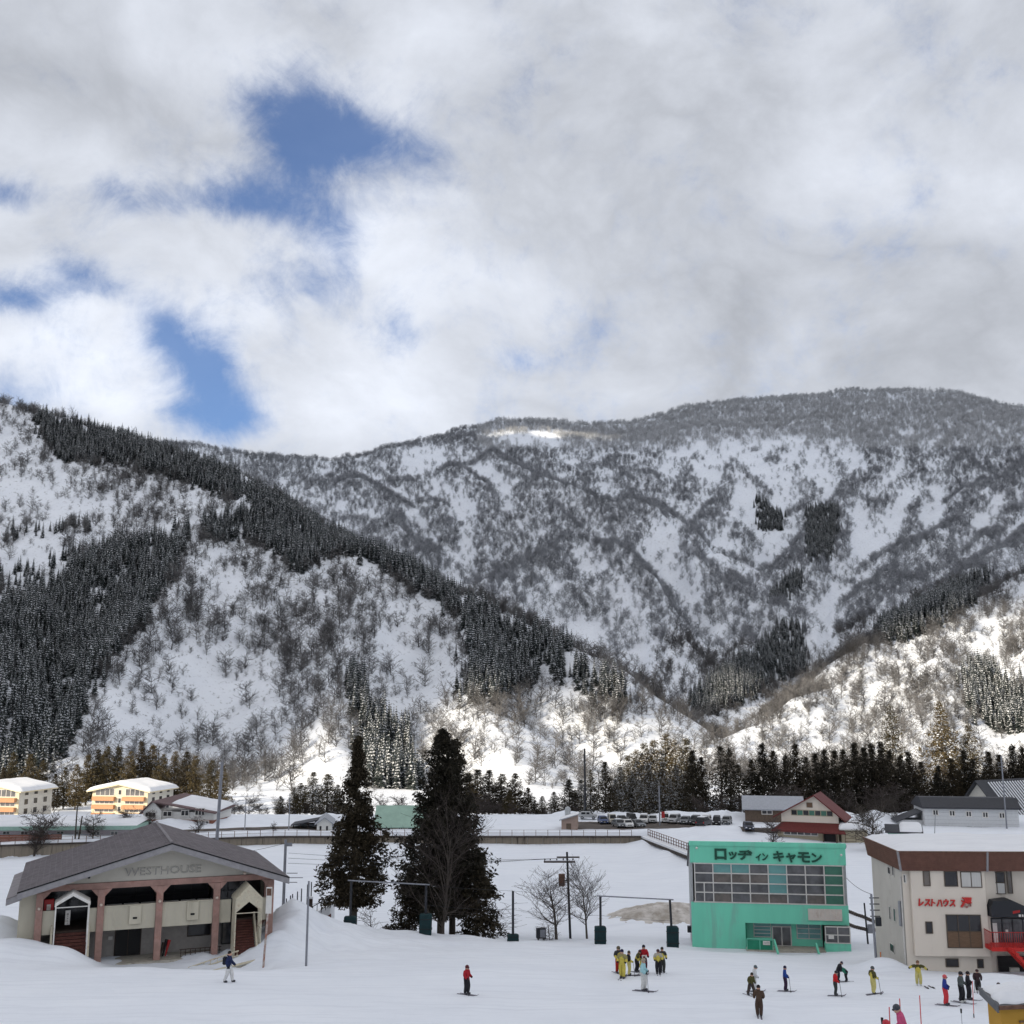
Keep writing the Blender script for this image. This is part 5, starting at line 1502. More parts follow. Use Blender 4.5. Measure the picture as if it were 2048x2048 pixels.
# long low building with green eaves at the far left
a = P(-40, 1680, 183); F = Frame(a.x, a.y, -21.2, 4)
h = empty('low_building', F.o, F.a, label='long low pink building with green eaves and a snow covered roof', cat='building')
u2 = F.px(258, 1660)[0]; ze = F.px(120, 1659)[1]
bx('wall', 'pink_wall', h, 0, u2, 0, 7, 0, ze)
bx('eaves', 'green_trim', h, -0.8, u2 + 1.6, -1.2, 7.6, ze + .003, ze + 0.62)
snow_cap(h, lambda A_, B_: ze + 0.6 + 0.05 * B_, -0.7, u2 + 1.4, -0.9, 7.5, 0.45, 30, 0.6, 5, 0.3)
for k in range(7):
    x0 = 5 + k * 36
    q = F.rect(x0, 1662, x0 + 15, 1673); window(h, q[0], q[1], q[2], min(q[3], ze - 0.1), 0.0, 2, 1, 'white_paint', 'glass', 0.10, 0.07)
a = P(-10, 1690, 178); F2 = Frame(a.x, a.y, -21.3, 6)
h = empty('board_fence', F2.o, F2.a, label='brown board fence in front of the long low building', cat='fence')
u2 = F2.px(122, 1680)[0]
for k in range(5):
    bx('board', 'brick_brown', h, 0, u2, 0, 0.05, 0.25 + 0.27 * k, 0.25 + 0.27 * k + 0.25)
for k in range(6):
    bx('post', 'dark_wood', h, u2 * k / 5 - 0.06, u2 * k / 5 + 0.06, 0.053, 0.16, -0.6, 1.6)

# small white house, dark carport, green roofed house
a = P(633, 1674, 189.5); F = Frame(a.x, a.y, -20.9, 8)
h = empty('house', F.o, F.a, label='small white gabled house just left of the tall cedar', cat='house')
u2 = F.px(664, 1660)[0]
gable(h, 0, u2, 0, 8, 0, F.px(640, 1645)[1], F.px(650, 1634)[1], 'v', 'white_wall', 'tin_roof', 0.4)
for x0, x1 in ((638, 644), (651, 657)):
    q = F.rect(x0, 1651, x1, 1662); window(h, *q, 0, 1, 1, 'white_paint', 'dark_glass', 0.08, 0.07)
bx('annex', 'tin_roof', h, u2 + .003, u2 + 2.4, 0.5, 7, 0, F.px(670, 1650)[1])
a = P(586, 1672, 192); F = Frame(a.x, a.y, -21.1, 4)
h = empty('carport', F.o, F.a, label='dark open carport beside the small white house', cat='carport')
u2 = F.px(630, 1660)[0]; zt_ = F.px(600, 1643)[1]
MB().slab((-0.4, -0.6, zt_ - 0.5), (u2 + 0.4, -0.6, zt_ + 0.3), (u2 + 0.4, 5, zt_ + 0.3), (-0.4, 5, zt_ - 0.5), 0.18).build('roof', 'dark_roof', h)
for k in range(4): bx('post', 'dark_wood', h, u2 * k / 3 - 0.08, u2 * k / 3 + 0.08, 0, 0.16, -0.3, zt_ - 0.52 + 0.8 * k / 3 * 0.8)
bx('back_wall', 'dark_wood', h, 0, u2, 4.6, 4.75, -0.3, zt_ - 0.7)
a = P(752, 1676, 190.5); F = Frame(a.x, a.y, -20.9, 0)
h = empty('house', F.o, F.a, label='yellow house with a broad pale green roof between the tall cedars', cat='house')
u2 = F.px(850, 1660)[0]
gable(h, 0, u2, 0, 8, 0, F.px(800, 1649)[1], F.px(800, 1611, 4)[1], 'u', 'tan_wall', 'green_roof', 0.5)
for x0, x1 in ((766, 782), (796, 806), (815, 832)):
    q = F.rect(x0, 1652, x1, 1668); window(h, *q, 0, 2, 1, 'white_paint', 'dark_glass', 0.1, 0.07)

# taupe shed beside the car park
a = P(1123, 1664, 190); F = Frame(a.x, a.y, -20.9, -6)
h = empty('shed', F.o, F.a, label='small taupe shed with a sloping snowy roof behind the wall', cat='shed')
u2 = F.px(1155, 1650)[0]; za = F.px(1125, 1640)[1]; zb_ = F.px(1155, 1630)[1]
MB().prism([(0, -0.4), (u2, -0.4), (u2, zb_), (0, za)], 'y', 0, 3.2).build('wall', 'taupe_wall', h)
MB().slab((-0.35, -0.4, za + 0.02), (u2 + 0.25, -0.4, zb_ + 0.16), (u2 + 0.25, 3.6, zb_ + 0.16), (-0.35, 3.6, za + 0.02), 0.12).build('roof', 'tin_roof', h)
snow_cap(h, lambda A_, B_: za + 0.02 + (zb_ + 0.14 - za) * (A_ + 0.35) / (u2 + 0.6), -0.3, u2 + 0.2, -0.35, 3.5, 0.2, 14, 0.3, 6, 0.05)
MB().tube((u2 * 0.35, 2.5, zb_ - 0.6), (u2 * 0.35, 2.5, zb_ + 0.7), 0.5, 0.5, 10).ball((u2 * 0.35, 2.5, zb_ + 0.7), 0.5, 10, 6).build('round_vent', 'grey_siding', h)
bx('door', 'barn_wood', h, u2 * 0.3, u2 * 0.6, -0.04, -0.003, -0.3, 1.75)

# red roofed house and the barn behind it
a = P(1556, 1690, 182); F = Frame(a.x, a.y, -21.3, -23)
h = empty('house', F.o, F.a, label='cream house with dark red roofs and a row of green windows', cat='house')
u2 = F.px(1677, 1660)[0]; zl = F.px(1600, 1661)[1]; zp = F.px(1600, 1646)[1]
bx('lower_wall', 'tan_wall', h, 0, u2, 0, 9, 0, zl)
um0 = F.px(1562, 1620, 1.5)[0]; ze = F.px(1570, 1625, 1.5)[1]; zr = F.px(1628, 1590, 1.5)[1]; uu1 = F.px(1677, 1640, 1.5)[0]; uc = F.px(1628, 1592, 1.5)[0]
MB().prism([(um0, zl + 0.02), (uu1, zl + 0.02), (uu1, ze - 0.4), (uc, zr), (um0, ze)], 'y', 1.5, 9).build('upper_wall', 'cream_wall', h)
k1 = (zr - ze) / (uc - um0)
MB().slab((um0 - 1.3, 0.8, ze - k1 * 1.3 + 0.05), (uc, 0.8, zr + 0.05), (uc, 9.6, zr + 0.05), (um0 - 1.3, 9.6, ze - k1 * 1.3 + 0.05), 0.22).build('roof', 'red_roof', h)
MB().slab((uc, 0.8, zr + 0.05), (uu1 + 1.2, 0.8, ze - 1.0), (uu1 + 1.2, 9.6, ze - 1.0), (uc, 9.6, zr + 0.05), 0.22).build('roof', 'red_roof', h)
# lean-to roof that wraps the lower storey
MB().add([(-0.8, -0.9, zl + 0.02), (u2 + 1.2, -0.9, zl - 0.05), (u2 + 0.2, 1.49, zp), (0.6, 1.49, zp), (-0.8, -0.9, zl - 0.2), (u2 + 1.2, -0.9, zl - 0.27), (u2 + 0.2, 1.49, zp - 0.22), (0.6, 1.49, zp - 0.22)],
         [(0, 1, 2, 3), (7, 6, 5, 4), (0, 4, 5, 1), (1, 5, 6, 2), (2, 6, 7, 3), (3, 7, 4, 0)]).build('lean_to_roof', 'red_roof', h)
q = F.rect(1582, 1620, 1666, 1632, 1.5); window(h, *q, 1.5, 7, 1, 'tan_wall', lambda i, j: 'glass_green' if i % 2 else 'dark_glass', 0.1, 0.08)
q = F.rect(1613, 1605, 1625, 1615, 1.5); window(h, *q, 1.5, 1, 1, 'barn_wood', 'wood_panel', 0.08, 0.07)
q = F.rect(1567, 1651, 1636, 1671, 0.0); window(h, q[0], q[1], q[2], min(q[3], zl - 0.1), 0.0, 5, 1, 'white_paint', 'glass', 0.13, 0.08)
q = F.rect(1648, 1656, 1673, 1684, 0.0); p_ = bx('porch', 'opening_shade', h, q[0], q[1], -0.05, -0.003, 0.0, min(q[3], zl - 0.1));  # dark panel on the wall, painted as the shade under the porch
m = MB(); m.box(q[0] - 0.12, q[0] + 0.02, -0.9, -0.06, 0, zl - 0.3); m.box(q[1] - 0.02, q[1] + 0.12, -0.9, -0.06, 0, zl - 0.3); m.build('porch_post', 'barn_wood', h)
a = P(1491, 1655, 203); F = Frame(a.x, a.y, -21.3, -12)
h = empty('barn', F.o, F.a, label='dark brown wooden barn with pale metal roof behind the red roofed house', cat='barn')
u2 = F.px(1605, 1640)[0]
gable(h, 0, u2, 0, 8.5, 0, F.px(1540, 1616)[1], F.px(1540, 1592, 4)[1], 'u', 'barn_wood', 'tin_roof', 0.5)
q = F.rect(1523, 1620, 1545, 1629); window(h, *q, 0, 2, 1, 'white_paint', 'glass', 0.12, 0.07)
q = F.rect(1580, 1622, 1596, 1630); window(h, *q, 0, 2, 1, 'white_paint', 'glass', 0.12, 0.07)
# flat garage with snow, small green shed
a = P(1684, 1686, 178); F = Frame(a.x, a.y, -21.2, -4)
h = empty('garage', F.o, F.a, label='low tan garage under thick snow beside the red roofed house', cat='garage')
u2 = F.px(1735, 1670)[0]; zt_ = F.px(1700, 1660)[1]
bx('wall', 'tan_wall', h, 0, u2, 0, 6, -0.3, zt_)
bx('roof', 'white_wall', h, -0.3, u2 + 0.3, -0.4, 6.3, zt_ + .003, zt_ + 0.18)
snow_cap(h, lambda A_, B_: zt_ + 0.16, -0.3, u2 + 0.3, -0.4, 6.3, 0.8, 20, 0.8, 7)
q = F.rect(1690, 1663, 1712, 1684); d_ = bx('door', 'barn_wood', h, q[0], q[1], -0.05, -0.003, -0.1, q[3]); 
for k in range(4): bx('door_panel', 'tan_wall', d_, q[0] + 0.08, q[1] - 0.08, -0.08, -0.053, 0.0 + k * (q[3]) / 4, (k + 0.85) * q[3] / 4)
a = P(1776, 1668, 168); F = Frame(a.x, a.y, a.z - 0.6, -18)
h = empty('shed', F.o, F.a, label='small green roofed shed with snow beside the cream rest house roof', cat='shed')
u2 = F.px(1850, 1665)[0]
ze = F.px(1800, 1662)[1]; zr = F.px(1795, 1649, 2)[1]
gable(h, 0, 4.6, 0, 4.4, -1.5, ze, zr, 'u', 'green_trim', 'dark_roof', 0.4)
snow_cap(h, lambda A_, B_: zr - 0.35 * np.abs(B_ - 2.2) * 1.0 + 0.02, 1.7, 4.9, -0.3, 4.7, 0.4, 16, 0.5, 8)

# long white building and the steep roofed hall behind it
a = P(1852, 1672, 196); F = Frame(a.x, a.y, -21.6, -9)
h = empty('white_building', F.o, F.a, label='long white two storey building with a charcoal roof at the right', cat='building')
u2 = F.px(2038, 1640)[0]; ze = F.px(1945, 1618)[1]
bx('wall', 'siding_white', h, 0, u2, 0, 9, 0, ze)
for k in range(1, 7):
    bx('siding_joint', 'grey_siding', h, 0.0, u2, -0.02, -0.003, ze * k / 7.0 - 0.02, ze * k / 7.0 + 0.02)
zr = F.px(1945, 1593, 4.5)[1]
MB().prism([(-0.5, ze + .003), (9.5, ze + .003), (9.5, ze + 0.25), (4.5, zr), (2.0, zr), (-0.5, ze + 0.25)], 'x', -0.4, u2 + 0.4).build('roof', 'dark_roof', h)
for k in range(5):
    x0 = 1865 + k * 33.2; y0 = 1619 + k * 1.5
    q = F.rect(x0, y0, x0 + 12, y0 + 12); window(h, *q, 0, 2, 1, 'white_paint', 'dark_glass', 0.14, 0.08)
for k, (x0, w_) in enumerate(((1866, 10), (1882, 16), (1901, 10), (1934, 10), (1948, 16), (1966, 10), (2000, 12))):
    q = F.rect(x0, 1651 + k * 0.6, x0 + w_, 1658 + k * 0.6); window(h, *q, 0, 2, 1, 'grey_siding', 'dark_glass', 0.1, 0.08)
bx('annex', 'siding_white', h, -4.0, -0.003, 2.0, 7.0, 0, ze - 2.2); MB().slab((-4.5, 1.6, ze - 2.4), (-0.02, 1.6, ze - 0.6), (-0.02, 7.4, ze - 0.6), (-4.5, 7.4, ze - 2.4), 0.2).build('annex_roof', 'dark_roof', h)
a = P(1934, 1610, 228); F = Frame(a.x, a.y, -22.6, -60)
h = empty('hall', F.o, F.a, label='steep roofed hall with white snow guard stripes at the right edge', cat='building')
u2 = F.px(1988, 1595)[0]; zr = F.px(1960, 1561)[1]; ze = F.px(1936, 1597)[1]
MB().prism([(0, 0), (u2, 0), (u2, ze), (u2 / 2, zr), (0, ze)], 'y', 0, 26).build('wall', 'apt_side_shaded', h)
k = (zr - ze) / (u2 / 2)
for s, (ua, ub) in enumerate(((-1.5, u2 / 2), (u2 + 4.5, u2 / 2))):
    e = ze - k * 1.5 if s == 0 else ze - k * 4.5
    p4 = [(ua, -1.2, e + .05), (ub, -1.2, zr + .05), (ub, 25, zr + .05), (ua, 25, e + .05)]
    r = MB().slab(*(p4 if s == 0 else p4[::-1]), 0.25).build('roof', 'dark_roof', h)
    if s == 1:
        for q_ in range(26):
            v_ = 2.2 + q_ * 0.86
            MB().tube((ub + 0.5, v_, zr - k * 0.5 + 0.16), (ua - 0.1, v_, e + k * 0.1 + 0.16), 0.17, sides=5).build('roof_rib', 'roof_snow', r)

# ------------------------------------------------------------------ retaining wall, its railing and the ramp
rw = empty('retaining_wall', (0, 187, -22.8), 0, label='stained concrete retaining wall across the snowy field', cat='wall')
xs_ = list(np.arange(-104, 20.6, 2.6)) + [21.6]
for xa, xb in zip(xs_[:-1], xs_[1:]):
    ya, yb = float(wall_y(xa)) - 187, float(wall_y(xb)) - 187
    e = 0.03
    def quad_box(o0, o1, z0, z1, nm, mt, ee):
        MB().add([(xa + ee, ya + o0, z0), (xb - ee, yb + o0, z0), (xb - ee, yb + o1, z0), (xa + ee, ya + o1, z0), (xa + ee, ya + o0, z1), (xb - ee, yb + o0, z1), (xb - ee, yb + o1, z1), (xa + ee, ya + o1, z1)],
                 [(0, 3, 2, 1), (4, 5, 6, 7), (0, 1, 5, 4), (1, 2, 6, 5), (2, 3, 7, 6), (3, 0, 4, 7)]).build(nm, mt, rw)
    quad_box(-0.15, 0.25, -0.8, 1.72, 'wall_panel', 'wall_concrete', e)
    quad_box(-0.55, 0.5, 1.723, 1.90, 'coping', 'stone_dark', 0.0)  # dark coping; the shadow line along the wall top is in its colour
rl = empty('guard_rail', (0, 187, -20.9), 0, label='thin rusty guard rail along the top of the retaining wall', cat='railing')
posts = np.arange(-100, 21.5, 2.0)
for xa in posts:
    ya = float(wall_y(xa)) - 187
    bx('post', 'rust', rl, xa - 0.04, xa + 0.04, ya - 0.3, ya - 0.22, 0.0, 1.05)
for zz_ in (0.55, 1.02):
    m = MB()
    for xa, xb in zip(posts[:-1], posts[1:]): m.tube((xa, float(wall_y(xa)) - 187 - 0.26, zz_), (xb, float(wall_y(xb)) - 187 - 0.26, zz_), 0.028, sides=4)
    m.build('rail', 'rust', rl)
rp = empty('ramp', (21.7, 187, -20.9), 0, label='snowy ramp with brown railing leading down from the wall end', cat='ramp')
ra = Vector((0, 0, 0)); rbp = P(1398, 1716, 160) - Vector((21.7, 187, -20.9))
off = Vector((1.3, 0.6, 0))
MB().add([ra, rbp, rbp + off, ra + off] + [q_ - Vector((0, 0, 0.5)) for q_ in (ra, rbp, rbp + off, ra + off)], [(0, 1, 2, 3), (7, 6, 5, 4), (0, 4, 5, 1), (1, 5, 6, 2), (2, 6, 7, 3), (3, 7, 4, 0)]).build('deck', 'roof_snow', rp)
MB().add([ra + Vector((-.03, -.03, -0.32)), rbp + Vector((-.03, -.03, -0.32)), rbp + Vector((-.03, -.03, -0.75)), ra + Vector((-.03, -.03, -0.75)), ra + Vector((-.1, -.1, -0.32)), rbp + Vector((-.1, -.1, -0.32)), rbp + Vector((-.1, -.1, -0.75)), ra + Vector((-.1, -.1, -0.75))],
         [(0, 1, 2, 3), (7, 6, 5, 4), (0, 4, 5, 1), (1, 5, 6, 2), (2, 6, 7, 3), (3, 7, 4, 0)]).build('edge_beam', 'stone_dark', rp)
for k in range(24):
    q_ = ra.lerp(rbp, k / 23) + off * 0.9
    bx('post', 'rust', rp, q_.x - 0.05, q_.x + 0.05, q_.y - 0.05, q_.y + 0.05, q_.z, q_.z + 1.05)
for zz_ in (0.15, 0.6, 1.05):
    MB().tube(ra + off * 0.9 + Vector((0, 0, zz_)), rbp + off * 0.9 + Vector((0, 0, zz_)), 0.05, sides=5).build('rail', 'rust', rp)

# roads and the car park: sheets a little above the snow
def sheet(name, x0, x1, y0f, y1f, nx_, ny_, lift, mat, ragged=0.5):
    a_ = np.linspace(x0, x1, nx_); t_ = np.linspace(0, 1, ny_)
    A_, T_ = np.meshgrid(a_, t_)
    ya = np.array([y0f(v) for v in a_]) + ragged * pnoise(a_ / 2.0, a_ * 0 + 0.5, 300); yb = np.array([y1f(v) for v in a_]) + ragged * pnoise(a_ / 2.3, a_ * 0 + 9.5, 310)
    Y_ = ya[None, :] * (1 - T_) + yb[None, :] * T_
    Z_ = terrain_z(A_.ravel(), Y_.ravel()) + lift
    i_ = np.arange(ny_ - 1)[:, None] * nx_ + np.arange(nx_ - 1)[None, :]
    o_ = obj(name, mesh_np(name, np.stack([A_.ravel(), Y_.ravel(), Z_], -1), np.stack([i_, i_ + 1, i_ + nx_ + 1, i_ + nx_], -1).reshape(-1, 4), mat, True))
    o_['kind'] = 'structure'
    return o_
sheet('road', -60, -28, lambda x: wall_y(x) + 4.5, lambda x: wall_y(x) + 8.0, 60, 12, 0.05, 'asphalt')
sheet('car_park', 11, 37, lambda x: 189.5 + 0.05 * x, lambda x: 202.5, 60, 30, 0.05, 'asphalt', 0.9)
sheet('driveway', 38, 52, lambda x: 184 - 0.1 * (x - 38), lambda x: 190 - 0.1 * (x - 38), 30, 12, 0.06, 'asphalt')

# dirty ploughed snow beside the green lodge
c_ = P(1310, 1835, 118.5)
uu_ = np.linspace(-1, 1, 70); A_, B_ = np.meshgrid(uu_, uu_)
X_ = c_.x + 2.0 + A_ * 8.0; Y_ = c_.y - 0.5 + B_ * 4.2
r_ = np.sqrt(A_ ** 2 + B_ ** 2) + 0.22 * fbm(X_, Y_, 3.0, 3, 320)
Z_ = terrain_z(X_.ravel(), Y_.ravel()).reshape(X_.shape) + np.clip(0.92 - r_, -1, 1) * 0.6 + 0.15 * fbm(X_, Y_, 1.0, 3, 330)
i_ = np.arange(69)[:, None] * 70 + np.arange(69)[None, :]
f_ = np.stack([i_, i_ + 1, i_ + 71, i_ + 70], -1).reshape(-1, 4)
o = obj('dirty_snow', mesh_np('dirty_snow', np.stack([X_.ravel(), Y_.ravel(), Z_.ravel()], -1), f_, 'dirt_snow', True)); o['kind'] = 'structure'
# stone edged paths between the green lodge and the rest house
for nm, pa, pb, lab in (('stone_edging', (1690, 1797, 128), (1752, 1822, 121), 'upper dark stone edging in the snow between the two lodges'), ('stone_edging', (1690, 1822, 121), (1752, 1852, 114), 'lower dark stone edging in the snow between the two lodges')):
    A = P(*pa); B = P(*pb); e_ = empty(nm, (A.x, A.y, gz(A.x, A.y)), 0, label=lab, cat='edging')
    n_ = 14
    for k in range(n_):
        q_ = A.lerp(B, (k + 0.5) / n_); zq = gz(q_.x, q_.y) - gz(A.x, A.y)
        s_ = (B - A).length / n_ * 0.46
        q0 = q_ - A
        st = MB().ball((q0.x, q0.y, zq + 0.12), s_, 7, 5, 0.9).build('stone', 'stone_dark', e_); 
# ------------------------------------------------------------------ trees of the valley
def plant(name, trunk, crown, px, py_top, Y, Hmesh, label, group=None, rz=None, wide=1.0, cat='tree'):
    q = P(px, py_top, Y); g = gz(q.x, q.y)
    s = (q.z - g) / Hmesh
    e = empty(name, (q.x, q.y, g), rz if rz is not None else random.uniform(0, 6.28), (s * wide, s * wide, s), label, cat, group)
    obj('trunk', trunk, e)
    if crown is not None:
        obj('crown', crown, e)
    return e

def place_of(px):
    for lim, w in ((160, 'behind the cut off apartment block'), (300, 'behind the whole apartment block'), (400, 'right of the apartment block roof'), (500, 'by the tall grey pole'), (700, 'left of the first tall cedar')):
        if px < lim: return w
    return ''
ORD = ['first', 'second', 'third', 'fourth', 'fifth', 'sixth', 'seventh', 'eighth', 'ninth', 'tenth', 'eleventh', 'twelfth', 'thirteenth', 'fourteenth', 'fifteenth', 'sixteenth', 'seventeenth', 'eighteenth', 'nineteenth', 'twentieth',
       'twenty first', 'twenty second', 'twenty third', 'twenty fourth', 'twenty fifth']
def nth(lst, px):
    return ORD[sorted(q[0] for q in lst).index(px)]
# dense dark cedars (two meshes), sunlit brownish ones, snow speckled ones
CED = [cedar_meshes(100 + k, 17.0, 3.1, 430, 15, 0.85, 'cedar_leaf', pointy=0.85) for k in range(3)]
BRN = [cedar_meshes(120 + k, 17.0, 3.0, 400, 15, 0.90, 'cedar_leaf_brown', pointy=0.65) for k in range(3)]
SNW = [cedar_meshes(140 + k, 17.0, 2.6, 360, 16, 0.85, 'cedar_leaf_brown', snow=0.26, pointy=0.75) for k in range(3)]
OPN = [cedar_meshes(160 + k, 17.0, 3.0, 330, 13, 0.85, 'cedar_leaf', gap=0.75, pointy=0.65) for k in range(2)]
LEFT = [(8, 1535, 288), (28, 1505, 300), (62, 1508, 295), (88, 1520, 300), (112, 1548, 280), (132, 1535, 284), (156, 1528, 282), (178, 1510, 296), (198, 1500, 300), (216, 1492, 298), (238, 1494, 300), (262, 1503, 296), (284, 1484, 300), (306, 1490, 302), (328, 1508, 292), (352, 1502, 296),
        (374, 1504, 292), (392, 1512, 290), (424, 1520, 280), (446, 1530, 276)]
for k, (px, py, Y) in enumerate(LEFT):
    src = (BRN if k % 4 else CED)[k % 3]
    plant('cedar_tree', *src, px, py, Y, 17.0, f'brownish cedar {place_of(px)}, {nth(LEFT, px)} from the left edge', 'cedars behind the apartments', wide=1.15)
SMALL = [(562, 1592, 240), (588, 1575, 244), (602, 1566, 240), (627, 1545, 246), (656, 1548, 250), (675, 1570, 250)]
for k, (px, py, Y) in enumerate(SMALL):
    plant('cedar_tree', *(SNW if k % 2 else BRN)[k % 3], px, py, Y, 17.0, f'small brown cedar above carport and white house, {nth(SMALL, px)} from left', 'small cedars left of the tall cedar', wide=1.75)
BANK = [(938, 1545, 238), (955, 1540, 244), (978, 1541, 240), (1003, 1547, 246), (1030, 1547, 240), (1056, 1576, 238), (1084, 1592, 240), (1108, 1584, 244), (1138, 1560, 246), (1020, 1580, 236), (1070, 1600, 234)]
for k, (px, py, Y) in enumerate(BANK):
    plant('cedar_tree', *(BRN[k % 3] if k % 3 == 0 else CED[k % 3]), px, py, Y, 17.0, f'dark cedar behind the snow bank left of the shed, {nth(BANK, px)} from left', 'cedars behind the snow bank', wide=1.8)
plant('cedar_tree', *CED[1], 1210, 1524, 214, 17.0, 'single dark narrow cedar behind the taupe shed', wide=1.25)
SPECK = [(1162, 1560, 262), (1180, 1540, 270), (1240, 1535, 268), (1256, 1512, 276), (1272, 1500, 280), (1290, 1488, 282), (1306, 1482, 284), (1330, 1468, 286), (1350, 1482, 284), (1372, 1478, 280), (1264, 1545, 262), (1296, 1530, 262), (1324, 1525, 264), (1352, 1530, 262), (1230, 1560, 258), (1282, 1560, 256), (1312, 1555, 256), (1340, 1560, 256), (1365, 1550, 258), (1150, 1580, 258)]
for k, (px, py, Y) in enumerate(SPECK):
    plant('cedar_tree', *SNW[k % 3], px, py, Y, 17.0, f'snow speckled cedar behind the car park, {nth(SPECK, px)} from left', 'snow speckled cedars behind the car park', wide=1.5)
ROW = [(1384, 1502, 246), (1402, 1515, 250), (1440, 1494, 244), (1458, 1497, 246), (1476, 1530, 248), (1502, 1520, 250), (1524, 1488, 246), (1546, 1502, 250), (1570, 1512, 246), (1590, 1489, 250), (1612, 1515, 246), (1630, 1508, 252), (1648, 1500, 246), (1668, 1502, 250), (1686, 1500, 246), (1708, 1486, 250),
       (1726, 1496, 246), (1742, 1488, 250), (1760, 1484, 246), (1778, 1502, 250), (1800, 1512, 246), (1816, 1504, 250), (1842, 1524, 246), (1876, 1532, 244), (1902, 1518, 246), (1926, 1502, 248), (1944, 1520, 246), (1976, 1504, 250), (1998, 1510, 246), (2024, 1492, 250), (2044, 1496, 246), (2062, 1500, 250)]
for k, (px, py, Y) in enumerate(ROW):
    w = 'above the car park' if px < 1480 else ('above the barn and red roofed house' if px < 1690 else ('between red roofed house and white building' if px < 1850 else 'behind the white building'))
    same = [q for q in ROW if ('a' if q[0] < 1480 else ('b' if q[0] < 1690 else ('c' if q[0] < 1850 else 'd'))) == ('a' if px < 1480 else ('b' if px < 1690 else ('c' if px < 1850 else 'd')))]
    src = OPN[k % 2] if (1430 < px < 1480) else CED[k % 3]
    plant('cedar_tree', *src, px, py, Y, 17.0, f'tall black cedar in the row {w}, {nth(same, px)} from left', 'dark cedar row ' + w, wide=1.12)
big = cedar_meshes(170, 24.0, 4.0, 420, 18, 0.95, 'cedar_leaf_brown', snow=0.12)
plant('cedar_tree', *big, 1878, 1404, 300, 24.0, 'tallest broad cedar standing above the dark row at the right', wide=1.25)
plant('cedar_tree', *SNW[0], 1935, 1450, 305, 17.0, 'snow dusted conifer just right of the tallest broad cedar', wide=1.3)
plant('cedar_tree', *SNW[1], 1780, 1408, 420, 17.0, 'lone small snowy conifer on the sunlit slope', wide=1.0)
# second, looser rank behind so that the row reads deep
for k, px in enumerate(range(1510, 2060, 46)):
    plant('cedar_tree', *CED[(k + 1) % 3], px + random.uniform(-7, 7), random.uniform(1545, 1570), 258 + random.uniform(-3, 5), 17.0, f'half hidden cedar in the second rank of the right row, {ORD[k]} from left', 'second rank cedars at the right', wide=1.5)

# the two tall cedars of the field edge, with companions
t1 = cedar_meshes(201, 17.0, 2.5, 1150, 28, 0.54, 'cedar_leaf', crown0=0.17, pointy=1.0, trunk_r=0.33, gap=0.55)
plant('cedar_tree', *t1, 716, 1476, 105, 17.0, 'tall narrow dark cedar right of the lodge', rz=0.3)
t2 = cedar_meshes(202, 18.5, 3.35, 1600, 26, 0.62, 'cedar_leaf', crown0=0.13, pointy=0.75, trunk_r=0.34, gap=0.5)
plant('cedar_tree', *t2, 886, 1460, 104, 18.5, 'taller trunk of the broad cedar pair in mid field', rz=1.3)
t3 = cedar_meshes(203, 17.5, 2.9, 1000, 24, 0.62, 'cedar_leaf', crown0=0.15, pointy=0.6, trunk_r=0.30, gap=0.5)
plant('cedar_tree', *t3, 908, 1482, 106, 17.5, 'right hand trunk of the broad cedar pair in mid field', rz=2.3)
t4 = cedar_meshes(204, 9.0, 2.2, 420, 22, 0.60, 'cedar_leaf', crown0=0.06, trunk_r=0.18, gap=0.45)
plant('cedar_tree', *t4, 955, 1700, 103, 9.0, 'low cedar at the right foot of the broad pair', rz=0.9)
plant('cedar_tree', *t4, 820, 1735, 104.5, 9.0, 'low cedar at the left foot of the broad pair', rz=2.9)

def bare(name, seed, H, mat, px, py_top, Y, label, levels=3, r0=None, spread=0.55, kids=(3, 6), fork=0.25, gnarl=0.16, up=0.25, group=None, wide=1.0, minr=0.008):
    rng = np.random.default_rng(seed)
    segs = bare_segments(rng, H, levels, r0, spread, kids, fork, gnarl, up)
    segs = [(a_, b_, max(x_, minr), max(y_, minr)) for a_, b_, x_, y_ in segs]
    top = max(b_[2] for a_, b_, x_, y_ in segs)
    n0 = 4
    q = P(px, py_top, Y); g = gz(q.x, q.y); s = (q.z - g) / top
    e = empty(name, (q.x, q.y, g - 0.1), random.uniform(0, 6.28), (s * wide, s * wide, s), label, 'tree', group)
    obj('trunk', tube_mesh(segs[:1] + [sg for sg in segs[1:] if sg[2] > minr * 2.2], 5, [mat], name='trunk'), e)
    obj('crown', tube_mesh([sg for sg in segs[1:] if sg[2] <= minr * 2.2] or segs[-2:], 3, ['twig' if mat == 'bark' else 'bark'], name='crown'), e)
    return e
bare('bare_tree', 301, 14.0, 'bark', 888, 1535, 98.5, 'tall leafless tree in front of the broad cedar pair', 3, 0.15, 0.50, (4, 6), 0.22, 0.13, 0.3, minr=0.012)
bare('bare_tree', 302, 8.0, 'bark', 1112, 1712, 101.5, 'leafless tree just left of the utility pole', 3, 0.16, 0.52, (5, 7), 0.25, 0.13, 0.32, wide=1.3, minr=0.012)
bare('bare_tree', 303, 8.0, 'bark', 1172, 1706, 102.5, 'leafless tree just right of the utility pole', 3, 0.13, 0.5, (5, 7), 0.25, 0.13, 0.36, wide=1.15, minr=0.012)
bare('bare_shrub', 304, 3.5, 'bark', 985, 1795, 103, 'leafless shrub between broad cedars and fence post', 2, 0.05, 0.7, (5, 8), 0.05, 0.2, 0.1, wide=1.5, minr=0.010)
